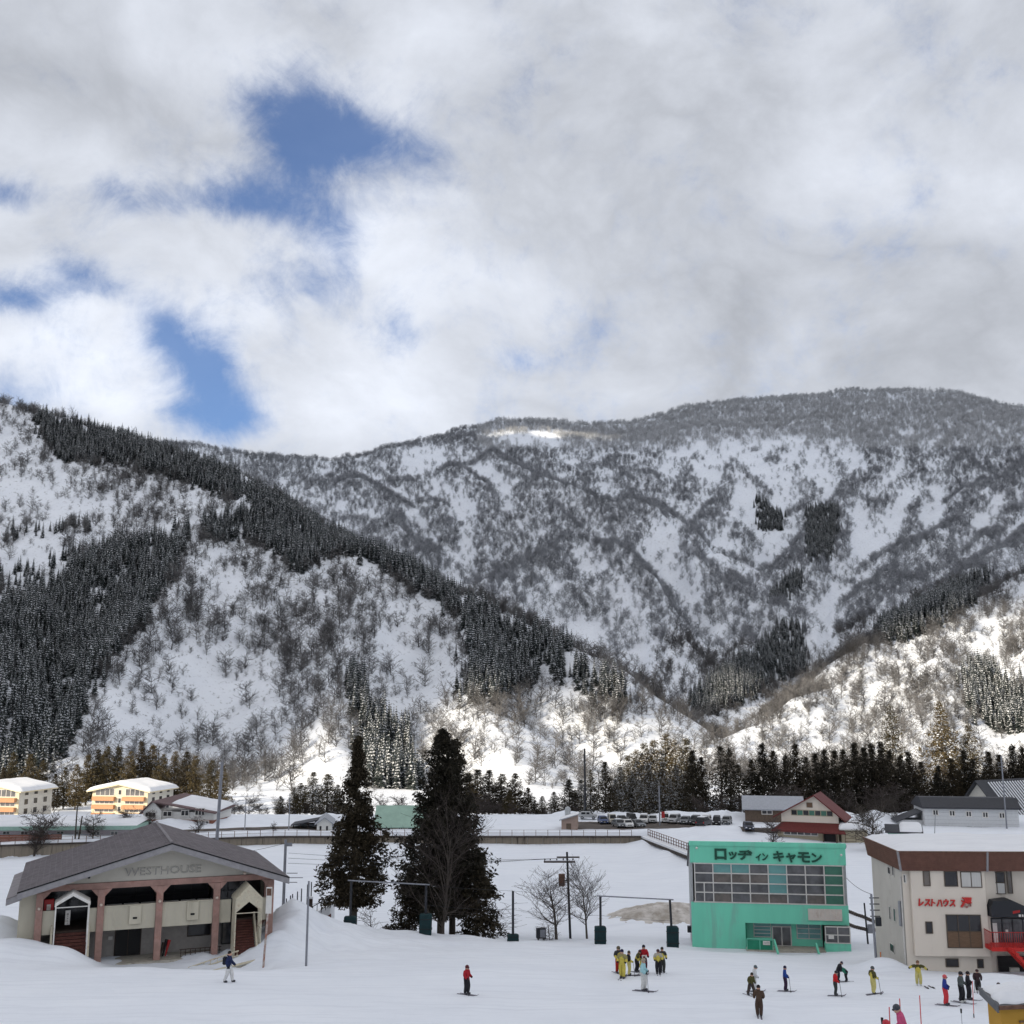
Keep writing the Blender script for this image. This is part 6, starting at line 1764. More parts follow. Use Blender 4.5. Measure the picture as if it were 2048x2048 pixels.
bare('bare_shrub', 305, 2.2, 'bark', 1100, 1838, 101, 'low leafless shrub beside the dark meter cabinet', 2, 0.04, 0.75, (5, 8), 0.05, 0.2, 0.1, wide=1.5, minr=0.009)
bare('bare_shrub', 306, 2.6, 'bark', 745, 1800, 105, 'thin leafless shrub right of the tall narrow cedar', 2, 0.04, 0.6, (3, 5), 0.05, 0.2, 0.1, minr=0.009)
for k, (px, py, Y, lab) in enumerate([(76, 1612, 176, 'leafless roadside tree in front of the long low building'), (190, 1615, 181, 'leafless roadside tree right of the two thin poles'), (262, 1608, 190, 'leafless roadside tree in front of the apartment block'), (300, 1612, 191, 'leafless roadside tree before the white and brown house gable'),
                                      (400, 1625, 186, 'leafless roadside tree before the brick front'), (548, 1640, 189, 'small leafless tree on the snow bank by the road'), (1542, 1622, 172, 'leafless tree in front of the red roofed house'), (1742, 1588, 170, 'snowy leafless tree beside the garage'),
                                      (1722, 1600, 196, 'leafless tree behind the garage'), (1790, 1585, 205, 'pale leafless tree left of the white building')]):
    bare('bare_tree', 320 + k, 7.0, 'bark_pale' if px > 1700 else 'bark', px, py, Y, lab, 3, 0.16, 0.55, (4, 6), 0.22, 0.18, 0.2, wide=1.1, minr=0.022)
BROWN = [(452, 1600, 238), (482, 1605, 236), (535, 1612, 236), (570, 1610, 236), (590, 1615, 236), (612, 1600, 238), (640, 1605, 238), (664, 1600, 238), (760, 1580, 240), (800, 1585, 240), (930, 1600, 228), (985, 1605, 226), (1022, 1600, 228), (1060, 1615, 226), (1090, 1610, 228), (1128, 1600, 230), (1150, 1605, 228), (1400, 1590, 226), (1440, 1585, 228), (1475, 1580, 228), (1505, 1575, 226), (1560, 1565, 228), (1590, 1560, 230), (1660, 1575, 226), (1690, 1570, 228), (1750, 1565, 226), (1770, 1555, 230), (1820, 1580, 226), (965, 1580, 226), (1000, 1600, 226), (1040, 1610, 224), (470, 1590, 240), (500, 1580, 246), (520, 1600, 240), (555, 1590, 246), (690, 1590, 250)]
for k, (px, py, Y) in enumerate(BROWN):
    w = 'below the dark cedar row at the right' if px > 1350 else ('behind the snow bank in mid picture' if px > 900 else 'left of the tall narrow cedar')
    bare('bare_tree', 340 + k, 8.0, 'bark', px, py, Y, f'brown leafless tree {w}, {nth([q for q in BROWN if (q[0] > 1350, q[0] > 900) == (px > 1350, px > 900)], px)} from left', 3, 0.12, 0.55, (4, 6), 0.1, 0.18, 0.2, group='leafless trees ' + w, wide=1.2, minr=0.026)

# ------------------------------------------------------------------ padded posts, poles and wires
def post(px, y_top, y_base, Y, pad, lab, half=12, tilt=0.0):
    b = P(px, y_base, Y); t_ = P(px, y_top, Y)
    g = gz(b.x, b.y); b.z = min(b.z, g + 0.05)
    e = empty('padded_post', (b.x, b.y, b.z), 0, label=lab, cat='post', group='padded fence posts on the slope edge')
    MB().tube((0, 0, -0.8), (tilt, 0, t_.z - b.z), 0.11, 0.10, 10).build('pole', 'dark_pole', e)
    hw = half / 22.5
    pz = P(px, pad, Y).z - b.z
    m = MB()
    m.prism([(-hw, -0.35), (hw * 0.9, -0.35), (hw, pz - 0.08), (hw * 0.6, pz), (-hw * 0.95, pz - 0.03)], 'y', -0.32, 0.30)
    m.build('pad', 'pad_green', e, 0.05)
    for zz_ in (pz * 0.3, pz * 0.75): bx('strap', 'black', e, -hw * 1.01, hw * 1.01, -0.335, 0.315, zz_ - 0.03, zz_ + 0.03)
    return Vector((b.x + tilt, b.y, t_.z))
A1 = post(700, 1762, 1866, 95.5, 1832, 'padded post in front of the tall narrow cedar')
A2 = post(851, 1770, 1870, 95.5, 1827, 'padded post in front of the broad cedar pair')
A3 = post(1026, 1782, 1886, 95.0, 1868, 'post with half buried pad left of the leafless pair', 11)
A4 = post(1201, 1793, 1892, 94.5, 1852, 'padded post left of the green lodge, carrying the crossbar end', 11, 0.05)
A5 = post(1346, 1800, 1900, 93.5, 1852, 'padded post nearest the green lodge', 11, -0.15)
for a, b, lab in ((A1, A2, 'grey crossbar between the two posts before the cedars'), (A4, A5, 'grey crossbar between the two posts by the green lodge')):
    o = MB().tube(a + Vector((-0.3, 0, 0.05)) , b + Vector((0.3, 0, 0.02)), 0.055, sides=8).build('crossbar', 'pole_grey'); tag(o, lab, 'crossbar')
def wire(name, pts, r, lab, sag=0.0, mat='dark_pole'):
    m = MB()
    for a, b in zip(pts[:-1], pts[1:]):
        a, b = Vector(a), Vector(b); n_ = 8
        for k in range(n_):
            s0, s1 = k / n_, (k + 1) / n_
            p0 = a.lerp(b, s0) - Vector((0, 0, sag * 4 * s0 * (1 - s0))); p1 = a.lerp(b, s1) - Vector((0, 0, sag * 4 * s1 * (1 - s1)))
            m.tube(p0, p1, r, sides=4)
    return tag(m.build(name, mat), lab, 'wire')
wire('net_wire', [A2, A3, A4], 0.012, 'upper thin wire between the padded posts', 0.05)
wire('net_wire', [A2 - Vector((0, 0, 1.6)), A3 - Vector((0, 0, 1.5)), A4 - Vector((0, 0, 1.5)), A5 - Vector((0, 0, 1.6))], 0.012, 'lower thin wire between the padded posts', 0.12)

def pole(name, px, y_top, y_base, Y, r, mat, lab, cat='pole', lean=0.0, r1=None):
    b = P(px, y_base, Y); g = gz(b.x, b.y); t_ = P(px, y_top, Y)
    z0 = min(b.z, g) - 0.3
    e = empty(name, (b.x, b.y, z0), 0, label=lab, cat=cat)
    MB().tube((0, 0, 0), (lean, 0, t_.z - z0), r, r1 or r * 0.8, 10).build('shaft', mat, e)
    return e, Vector((b.x + lean, b.y, t_.z))
# utility pole between the leafless trees
e, U1 = pole('utility_pole', 1141, 1704, 1880, 103.5, 0.12, 'dark_pole', 'dark utility pole with snowy crossarms between the leafless trees', lean=-0.25)
h_ = U1.z - e.location.z
MB().box(-2.4, 0.5, -0.08, 0.08, h_ - 0.95, h_ - 0.80).build('crossarm', 'dark_wood', e); MB().box(-1.2, 0.9, -0.08, 0.08, h_ - 0.52, h_ - 0.40).build('crossarm', 'dark_wood', e)
for x_ in (-2.3, -1.8, -1.2, -0.6, 0.3): MB().tube((x_, 0, h_ - 0.80), (x_, 0, h_ - 0.58), 0.07, 0.05, 7).build('insulator', 'dark_pole', e)
MB().box(-2.3, 0.4, -0.07, 0.07, h_ - 0.795, h_ - 0.73).build('snow_ridge', 'roof_snow', e)
MB().tube((-0.75, 0, h_ - 3.0), (-0.75, 0, h_ - 1.95), 0.30, 0.30, 10).build('transformer', 'rust', e, 0.0)
MB().box(-0.46, -0.05, -0.05, 0.05, h_ - 2.6, h_ - 2.48).build('bracket', 'dark_pole', e)
e, U2 = pole('utility_pole', 566, 1679, 1830, 103, 0.15, 'pole_grey', 'grey utility pole at the right end of the lodge roof')
h_ = U2.z - e.location.z
MB().box(-0.1, 0.6, -0.08, 0.08, h_ - 0.6, h_ - 0.3).build('bracket', 'pole_grey', e)
MB().box(0.1, 1.3, -0.06, 0.06, h_ - 6.5, h_ - 6.38).build('bracket', 'dark_pole', e)
for k in range(3): MB().box(0.18, 1.2 + 0.5 * (k == 1), -0.04, 0.04, h_ - 3.0 - 0.4 * k, h_ - 2.95 - 0.4 * k).build('step_bolt', 'dark_pole', e)
MB().box(0.35, 1.25, -0.15, 0.15, h_ - 5.95, h_ - 5.72).build('splice_box', 'dark_pole', e)
for k, (dx, dz) in enumerate(((0, -0.75), (-0.8, -0.78), (-2.0, -0.80))):
    wire('power_line', [U1 + Vector((dx, 0, dz + 0.2)), U2 + Vector((0.3, 0, -1.2 - 0.45 * k))], 0.018, ['upper', 'middle', 'lower'][k] + ' power line from the utility pole past the cedars', 0.35)
wire('phone_line', [U2 + Vector((0.2, 0, -5.85)), P(700, 1795, 103)], 0.022, 'thick phone line from the grey pole to the tall narrow cedar', 0.15)
wire('phone_line', [U2 + Vector((-0.1, 0, -0.35)), P(440, 1712, 101)], 0.02, 'wire from the grey pole toward the lodge roof', 0.1)
pole('lamp_post', 612, 1762, 1937, 79, 0.085, 'pole_grey', 'slim grey pole standing alone on the snow right of the lodge', 'pole')
pole('utility_pole', 428, 1524, 1720, 112, 0.19, 'pole_grey', 'tall thick grey pole rising behind the lodge roof', lean=0.35)
for k, (px, a_, b_) in enumerate([(572, 1797, 1820), (580, 1791, 1824), (584, 1788, 1826), (594, 1783, 1818), (602, 1777, 1816), (614, 1769, 1806), (622, 1764, 1800)]):
    pole('slim_post', px, a_, b_, 112 + k * 0.8, 0.07, 'dark_pole', 'thin dark post, number ' + ['one', 'two', 'three', 'four', 'five', 'six', 'seven'][k] + ' from the left in the row by the grey pole', 'post')
e, T1_ = pole('utility_pole', 1171, 1497, 1652, 212, 0.22, 'dark_pole', 'tall slender dark pole above the taupe shed')
e, T2_ = pole('utility_pole', 1320, 1572, 1658, 197, 0.15, 'pole_grey', 'grey pole between the parked cars'); h_ = T2_.z - e.location.z
MB().box(0.3, 0.9, -0.05, 0.05, h_ - 5.5, h_ - 4.4).build('sign_plate', 'red_machine', e); MB().box(0.1, 0.3, -0.03, 0.03, h_ - 5.0, h_ - 4.9).build('bracket', 'pole_grey', e)
e, T3_ = pole('aerial_mast', 2010, 1512, 1612, 192, 0.13, 'pole_grey', 'aerial mast in front of the steep roofed hall', 'mast'); h_ = T3_.z - e.location.z
for k in range(3): MB().box(-0.6, 0.6, -0.04, 0.04, h_ - 1.2 - 0.6 * k, h_ - 1.13 - 0.6 * k).build('aerial_bar', 'pole_grey', e)
pole('utility_pole', 150, 1612, 1680, 180, 0.13, 'bark', 'thin upright wooden pole before the long low building')
pole('utility_pole', 157, 1632, 1678, 180, 0.13, 'dark_wood', 'thin leaning wooden pole before the long low building', lean=0.35)
pole('utility_pole', 489, 1600, 1672, 190, 0.09, 'pole_grey', 'thin pole on the road left of the small cedars')
pole('utility_pole', 577, 1590, 1672, 190, 0.09, 'pole_grey', 'thin pole at the left end of the carport')
e, T4_ = pole('service_pole', 1737, 1806, 1896, 99, 0.085, 'dark_pole', 'thin service pole with a meter box between the two lodges', lean=-0.15); h_ = T4_.z - e.location.z
bx('meter_box', 'pole_grey', e, -0.02, 0.5, -0.25, -0.09, 1.55, 2.3, 0.02)
e, T5_ = pole('steel_pole', 1754, 1788, 1942, 81.5, 0.10, 'pole_grey', 'grey steel pole at the left corner of the rest house', lean=-0.1); h_ = T5_.z - e.location.z
for k in range(4): MB().box(-0.25, 0.45, -0.04, 0.04, h_ - 0.3 - 0.42 * k, h_ - 0.24 - 0.42 * k).build('bracket', 'dark_pole', e)
MB().box(0.12, 0.5, -0.1, 0.1, h_ - 2.2, h_ - 1.6).build('switch_box', 'dark_pole', e)
bm_('orange_pole', (0.60, 0.20, 0.06), 0.6)
pole('marker_pole', 1763, 1904, 1941, 81, 0.05, 'orange_pole', 'short orange marker pole beside the grey steel pole', 'pole')
wire('phone_line', [T5_, P(1692, 1755, 100)], 0.02, 'thin wire from the steel pole toward the green lodge', 0.2)
# rusty sign post at the lodge corner
b = P(527, 1908, 82.5); e = empty('sign_post', (b.x, b.y, min(b.z, gz(b.x, b.y))), 0, label='rusty peeling sign post at the right corner of the lodge', cat='sign')
t_ = P(540, 1772, 82.5); hh = t_.z - e.location.z
bm_('peeling', (0.62, 0.58, 0.54), 0.8, vary=0.1, color2=(0.28, 0.10, 0.06), vscale=4.0)
MB().tube((0, 0, -0.5), (t_.x - b.x, 0, hh), 0.08, 0.07, 8).build('shaft', 'peeling', e)
bx('sign_plate', 'white_paint', e, t_.x - b.x - 0.22, t_.x - b.x + 0.2, -0.16, -0.12, hh - 1.9, hh - 0.05)
bx('sign_band', 'rust', e, t_.x - b.x - 0.18, t_.x - b.x + 0.16, -0.175, -0.162, hh - 0.65, hh - 0.15)
# dark meter cabinet in the snow
b = P(1082, 1874, 101); e = empty('meter_cabinet', (b.x, b.y, gz(b.x, b.y)), 0.15, label='dark meter cabinet standing in the snow by the shrub', cat='cabinet')
z_ = P(1082, 1856, 101).z - e.location.z
bx('case', 'dark_pole', e, -0.42, 0.42, -0.25, 0.25, z_ - 0.85, z_, 0.02); bx('door', 'pole_grey', e, -0.12, 0.36, -0.27, -0.253, z_ - 0.75, z_ - 0.1); bx('leg', 'dark_pole', e, -0.3, -0.2, -0.1, 0.1, -0.4, z_ - 0.853); bx('leg', 'dark_pole', e, 0.2, 0.3, -0.1, 0.1, -0.4, z_ - 0.853)
# small snow covered platform with a railing behind the slope edge
b = P(640, 1830, 109); e = empty('platform', (b.x, b.y, b.z), 0.0, label='small snow covered platform with dark railing left of the tall narrow cedar', cat='platform')
MB().prism([(-1.6, -1.2), (1.0, -1.2), (1.0, 0.9), (-1.6, -0.35)], 'y', 0, 2.6).build('base', 'roof_snow', e)
MB().prism([(-0.2, -0.9), (1.08, -0.9), (1.08, 0.15), (-0.2, -0.7)], 'y', -0.12, -0.003).build('side_board', 'step_brown', e)
m = MB()
for k in range(7):
    x_ = -1.5 + 0.41 * k; zz_ = -0.35 + 1.25 * k / 6.2
    m.tube((x_, -0.15, zz_ - 0.2), (x_, -0.15, zz_ + 0.75), 0.035, sides=5)
m.tube((-1.5, -0.15, 0.40), (0.98, -0.15, 1.66), 0.04); m.tube((0.98, -0.15, 1.66), (-0.6, 1.6, 1.75), 0.04); m.tube((0.98, -0.15, 0.7), (0.98, -0.15, 1.66), 0.05)
m.build('railing', 'dark_pole', e)
for px, py, lab in ((590, 1824, 'dark litter bin half buried in snow, left of the platform'), (620, 1803, 'dark litter bin half buried in snow, behind the platform')):
    b = P(px, py, 108); o = empty('litter_bin', (b.x, b.y, b.z - 0.5), 0.2, label=lab, cat='bin')
    bx('body', 'dark_wood', o, -0.25, 0.25, -0.2, 0.2, -0.3, 0.75, 0.03); bx('lid', 'roof_snow', o, -0.28, 0.28, -0.22, 0.22, 0.753, 0.95, 0.06)
# orange barrier lying on the bank
b = P(1103, 1657, 194); o = bx('barrier', 'orange_panel', None, b.x - 0.9, b.x + 0.9, b.y - 0.1, b.y + 0.1, b.z - 0.15, b.z + 0.12, 0.04); tag(o, 'orange barrier lying on the snow bank left of the taupe shed', 'barrier')
# ------------------------------------------------------------------ parked cars
bm_('tyre', (0.02, 0.02, 0.022), 0.8)
bm_('rim', (0.42, 0.43, 0.45), 0.35, 0.5, metal=0.6)
bm_('car_glass', (0.018, 0.02, 0.024), 0.25, 0.25)
bm_('headlight', (0.75, 0.76, 0.78), 0.15, 0.6)
bm_('tail_light', (0.45, 0.02, 0.02), 0.3, 0.5)
bm_('plate', (0.70, 0.70, 0.66), 0.5)
PAINT = {}
def paint(c):
    if c not in PAINT:
        PAINT[c] = bsdf_mat('car_paint', c, 0.28, 0.5, vary=0.03)
    return PAINT[c]
SHAPES = {   # side outline (length fraction, height m), windscreen base/top and rear glass along the length
    'van': (3.4, 1.48, 1.85, [(0.0, 0.35), (0.0, 0.95), (0.04, 1.05), (0.17, 1.80), (0.22, 1.85), (0.97, 1.85), (1.0, 1.70), (1.0, 0.35)], [(0.045, 1.07), (0.165, 1.74)], [(0.20, 0.48), (0.50, 0.74), (0.76, 0.95)], 1.05, 1.70),
    'suv': (4.5, 1.78, 1.75, [(0.0, 0.38), (0.0, 0.85), (0.03, 0.98), (0.25, 1.08), (0.38, 1.68), (0.43, 1.75), (0.93, 1.72), (0.99, 1.10), (1.0, 0.40)], [(0.26, 1.10), (0.375, 1.64)], [(0.40, 0.58), (0.60, 0.77), (0.79, 0.93)], 1.10, 1.62),
    'sedan': (4.4, 1.70, 1.45, [(0.0, 0.32), (0.0, 0.70), (0.03, 0.80), (0.27, 0.92), (0.42, 1.38), (0.47, 1.45), (0.74, 1.43), (0.88, 0.98), (0.99, 0.92), (1.0, 0.35)], [(0.285, 0.95), (0.415, 1.36)], [(0.43, 0.58), (0.60, 0.76)], 0.95, 1.34),
    'hatch': (3.8, 1.68, 1.52, [(0.0, 0.32), (0.0, 0.75), (0.03, 0.86), (0.22, 0.98), (0.36, 1.45), (0.42, 1.52), (0.88, 1.48), (0.98, 1.0), (1.0, 0.35)], [(0.235, 1.0), (0.355, 1.42)], [(0.38, 0.58), (0.60, 0.86)], 0.98, 1.40),
}
def car(px, Y, kind, colour, deg, label, snowy=False):
    """nose towards local -Y; deg turns it about Z"""
    L, Wd, Hh, prof, ws, side, zb_, zt_ = SHAPES[kind]
    q = P(px, 1655, Y); g = gz(q.x, q.y) + 0.05
    e = empty('car', (q.x, q.y, g), rad(deg), 0.88, label=label, cat='car', group='cars in the car park')
    pm = paint(colour); hw = Wd / 2
    # body shell: tumblehome above the waist
    pts = [(-L / 2 + t * L, z) for t, z in prof]
    n_ = len(pts); vs = []
    for sx in (-1, 1):
        for y_, z_ in pts:
            k = 1.0 - 0.16 * max(0.0, (z_ - zb_) / (Hh - zb_)) if z_ > zb_ else 1.0
            vs.append((sx * hw * k, y_, z_))
    fs = [tuple(range(n_)), tuple(range(n_, 2 * n_))[::-1]] + [(i, n_ + i, n_ + (i + 1) % n_, (i + 1) % n_) for i in range(n_)]
    MB().add(vs, fs).build('body', pm, e, 0.05)
    (t0, z0), (t1, z1) = ws
    def scr(t0, z0, t1, z1, nm, out):
        ya, yb = -L / 2 + t0 * L, -L / 2 + t1 * L
        k0, k1 = hw * 0.86, hw * 0.76
        MB().add([(-k0, ya + out, z0 + .03), (k0, ya + out, z0 + .03), (k1, yb + out, z1 + .03), (-k1, yb + out, z1 + .03), (-k0, ya, z0 - .02), (k0, ya, z0 - .02), (k1, yb, z1 - .02), (-k1, yb, z1 - .02)],
                 [(0, 1, 2, 3), (7, 6, 5, 4), (0, 4, 5, 1), (1, 5, 6, 2), (2, 6, 7, 3), (3, 7, 4, 0)]).build(nm, 'car_glass', e)
    scr(t0, z0, t1, z1, 'windscreen', -0.035)
    rt = prof[-3] if kind != 'van' else (0.985, 1.70); rl_ = prof[-2] if kind != 'van' else (1.0, 1.05)
    scr(min(rl_[0], 0.99), max(rl_[1], zb_) + 0.02, min(rt[0], 0.975), rt[1] - 0.1, 'rear_window', 0.035)
    for a_, b_ in side:
        for sx in (-1, 1):
            x0, x1 = sx * hw * 0.985, sx * hw * 0.86
            MB().add([(x0 + sx * .012, -L / 2 + a_ * L, zb_ + .02), (x0 + sx * .012, -L / 2 + b_ * L - 0.06, zb_ + .02), (x1 + sx * .02, -L / 2 + b_ * L - 0.10, zt_), (x1 + sx * .02, -L / 2 + a_ * L + 0.04, zt_),
                      (x0 - sx * .02, -L / 2 + a_ * L, zb_ + .02), (x0 - sx * .02, -L / 2 + b_ * L - 0.06, zb_ + .02), (x1 - sx * .02, -L / 2 + b_ * L - 0.10, zt_), (x1 - sx * .02, -L / 2 + a_ * L + 0.04, zt_)],
                     [(0, 1, 2, 3), (7, 6, 5, 4), (0, 4, 5, 1), (1, 5, 6, 2), (2, 6, 7, 3), (3, 7, 4, 0)]).build('side_window', 'car_glass', e)
    for y_ in (-L / 2 + L * 0.18, -L / 2 + L * 0.80):
        for sx in (-1, 1):
            w = MB().tube((sx * (hw - 0.20), y_, 0.31), (sx * (hw + 0.01), y_, 0.31), 0.31, 0.31, 14).build('wheel', 'tyre', e)
            MB().tube((sx * (hw + 0.012), y_, 0.31), (sx * (hw + 0.03), y_, 0.31), 0.19, 0.17, 10).build('rim', 'rim', w)
    for sx in (-1, 1):
        bx('headlight', 'headlight', e, sx * hw * 0.60, sx * hw * 0.94, -L / 2 - 0.03, -L / 2 + 0.04, prof[1][1] - 0.20, prof[1][1] - 0.03)
        bx('tail_light', 'tail_light', e, sx * hw * 0.74, sx * hw * 0.95, L / 2 - 0.04, L / 2 + 0.025, 0.72, 0.95)
        bx('mirror', pm, e, sx * hw * 1.01, sx * (hw + 0.16), -L / 2 + ws[0][0] * L + 0.12, -L / 2 + ws[0][0] * L + 0.26, zb_ - 0.02, zb_ + 0.12)
    bx('number_plate', 'plate', e, -0.17, 0.17, -L / 2 - 0.035, -L / 2 - 0.008, 0.42, 0.56)
    bx('grille', 'tyre', e, -hw * 0.45, hw * 0.45, -L / 2 - 0.025, -L / 2 + 0.02, prof[1][1] - 0.22, prof[1][1] - 0.06)
    if snowy:
        a_, b_ = [(p_[0] * L - L / 2) for p_ in prof if p_[1] > Hh - 0.12][::len([1 for p_ in prof if p_[1] > Hh - 0.12]) - 1]
        MB().box(-hw * 0.74, hw * 0.74, a_ + 0.1, b_ - 0.1, Hh + 0.005, Hh + 0.12).build('roof_snow', 'roof_snow', e, 0.05)
WHITE, SILV, GREY, DARK, BLK, BLUE, BEI = (0.72, 0.72, 0.70), (0.42, 0.43, 0.44), (0.16, 0.17, 0.18), (0.045, 0.05, 0.055), (0.018, 0.018, 0.022), (0.06, 0.09, 0.20), (0.62, 0.58, 0.48)
CARS = [  # px, Y, kind, colour, turn, label
    (1206, 200.5, 'hatch', BLUE, 6, 'small blue car at the left end of the back row'), (1224, 200.5, 'van', BEI, 4, 'cream box van, second in the back row'), (1244, 201, 'sedan', DARK, 3, 'dark saloon third from the left in the back row'),
    (1263, 202, 'van', BLK, 8, 'tall black van behind the front cluster'), (1288, 200.5, 'suv', WHITE, -10, 'white four wheel drive just left of the grey pole'), (1306, 201, 'hatch', SILV, -8, 'silver hatchback right behind the grey pole'),
    (1331, 201, 'van', WHITE, -6, 'white box van right of the grey pole'), (1349, 199.5, 'suv', SILV, -24, 'pale silver estate seen at an angle in mid row'), (1371, 199, 'hatch', GREY, -20, 'grey hatchback beside the silver estate'), (1391, 198.5, 'suv', DARK, -18, 'dark people carrier in the back row'),
    (1412, 199, 'suv', WHITE, -20, 'white four wheel drive with roof bars right of the dark carrier'), (1434, 197.5, 'van', BLK, -14, 'black tall wagon, last but one in the back row'), (1454, 200, 'hatch', GREY, -20, 'small grey car at the right end of the back row'),
    (1238, 193.5, 'sedan', GREY, 14, 'grey saloon in the front cluster by the rail'), (1255, 193.5, 'hatch', WHITE, 8, 'white small car in the front cluster'), (1275, 194.5, 'sedan', GREY, 20, 'dark grey saloon right in the front cluster'),
    (1408, 187.5, 'suv', BLK, 150, 'dark car half behind the ploughed snow, nearest the green lodge roof'), (1497, 184.5, 'hatch', (0.03, 0.035, 0.06), -4, 'dark blue car alone on the driveway left of the red roofed house'),
    (1176, 205, 'hatch', SILV, 80, 'silver car at the foot of the slender dark pole'),
]
for k, c in enumerate(CARS):
    car(*c, snowy=(k % 3 == 1))

# ------------------------------------------------------------------ people
COLM = {}
def cloth(c, r=0.85):
    if c not in COLM:
        COLM[c] = bsdf_mat('cloth', c, r, 0.2, vary=0.12, vscale=9.0, bump=0.3, bscale=25)
    return COLM[c]
bm_('skin', (0.50, 0.30, 0.22), 0.6, 0.3)
bm_('ski_base', (0.13, 0.12, 0.15), 0.5)
bm_('ski_boot', (0.06, 0.06, 0.07), 0.5)
bm_('ski_boot_white', (0.62, 0.62, 0.60), 0.5)
bm_('goggle', (0.02, 0.02, 0.03), 0.1, 0.6)

def ray_ground(px, py, y0=45.0, y1=125.0):
    d = P(px, py, 1.0); ys = np.linspace(y0, y1, 900)
    z = terrain_z(ys * d.x, ys); hit = np.nonzero(z >= ys * d.z)[0]
    y = ys[hit[0]] if len(hit) else 70.0
    return Vector((y * d.x, y, float(terrain_z(np.array([y * d.x]), np.array([y]))[0])))

def skin_body(J, E, mats, classes):
    """grow one continuous body over a joint skeleton; J name -> (pos, rx, ry), E list of (a, b, class)"""
    names = list(J); ix = {n: i for i, n in enumerate(names)}
    bmx = bmesh.new(); lay = bmx.verts.layers.skin.verify()
    for n in names:
        v = bmx.verts.new(J[n][0]); v[lay].radius = (J[n][1] * 1.5, J[n][2] * 1.6); v[lay].use_root = (n == 'pelvis')
    bmx.verts.ensure_lookup_table()
    for a, b, c in E: bmx.edges.new((bmx.verts[ix[a]], bmx.verts[ix[b]]))
    me = bpy.data.meshes.new('body'); bmx.to_mesh(me); bmx.free()
    t = bpy.data.objects.new('body', me); COL.objects.link(t)
    md = t.modifiers.new('skin', 'SKIN'); md.use_smooth_shade = True; md.branch_smoothing = 0.6
    sb = t.modifiers.new('sub', 'SUBSURF'); sb.levels = 2; sb.render_levels = 2
    dg = bpy.context.evaluated_depsgraph_get()
    out = bpy.data.meshes.new_from_object(t.evaluated_get(dg))
    bpy.data.objects.remove(t); bpy.data.meshes.remove(me)
    out.materials.clear()
    for m in mats: out.materials.append(m if not isinstance(m, str) else M(m))
    cen = np.zeros(len(out.polygons) * 3, np.float32); out.polygons.foreach_get('center', cen); cen = cen.reshape(-1, 3)
    best = np.full(len(cen), 1e9); cls = np.zeros(len(cen), np.int32)
    for a, b, c in E:
        pa = np.array(J[a][0]); pb = np.array(J[b][0]); d = pb - pa
        tt = np.clip(((cen - pa) @ d) / (d @ d), 0, 1)
        dist = np.linalg.norm(cen - (pa + tt[:, None] * d), axis=1) - 0.3 * (J[a][1] + J[b][1]) / 2
        k = dist < best; best[k] = dist[k]; cls[k] = classes.index(c)
    out.polygons.foreach_set('material_index', cls)
    return out

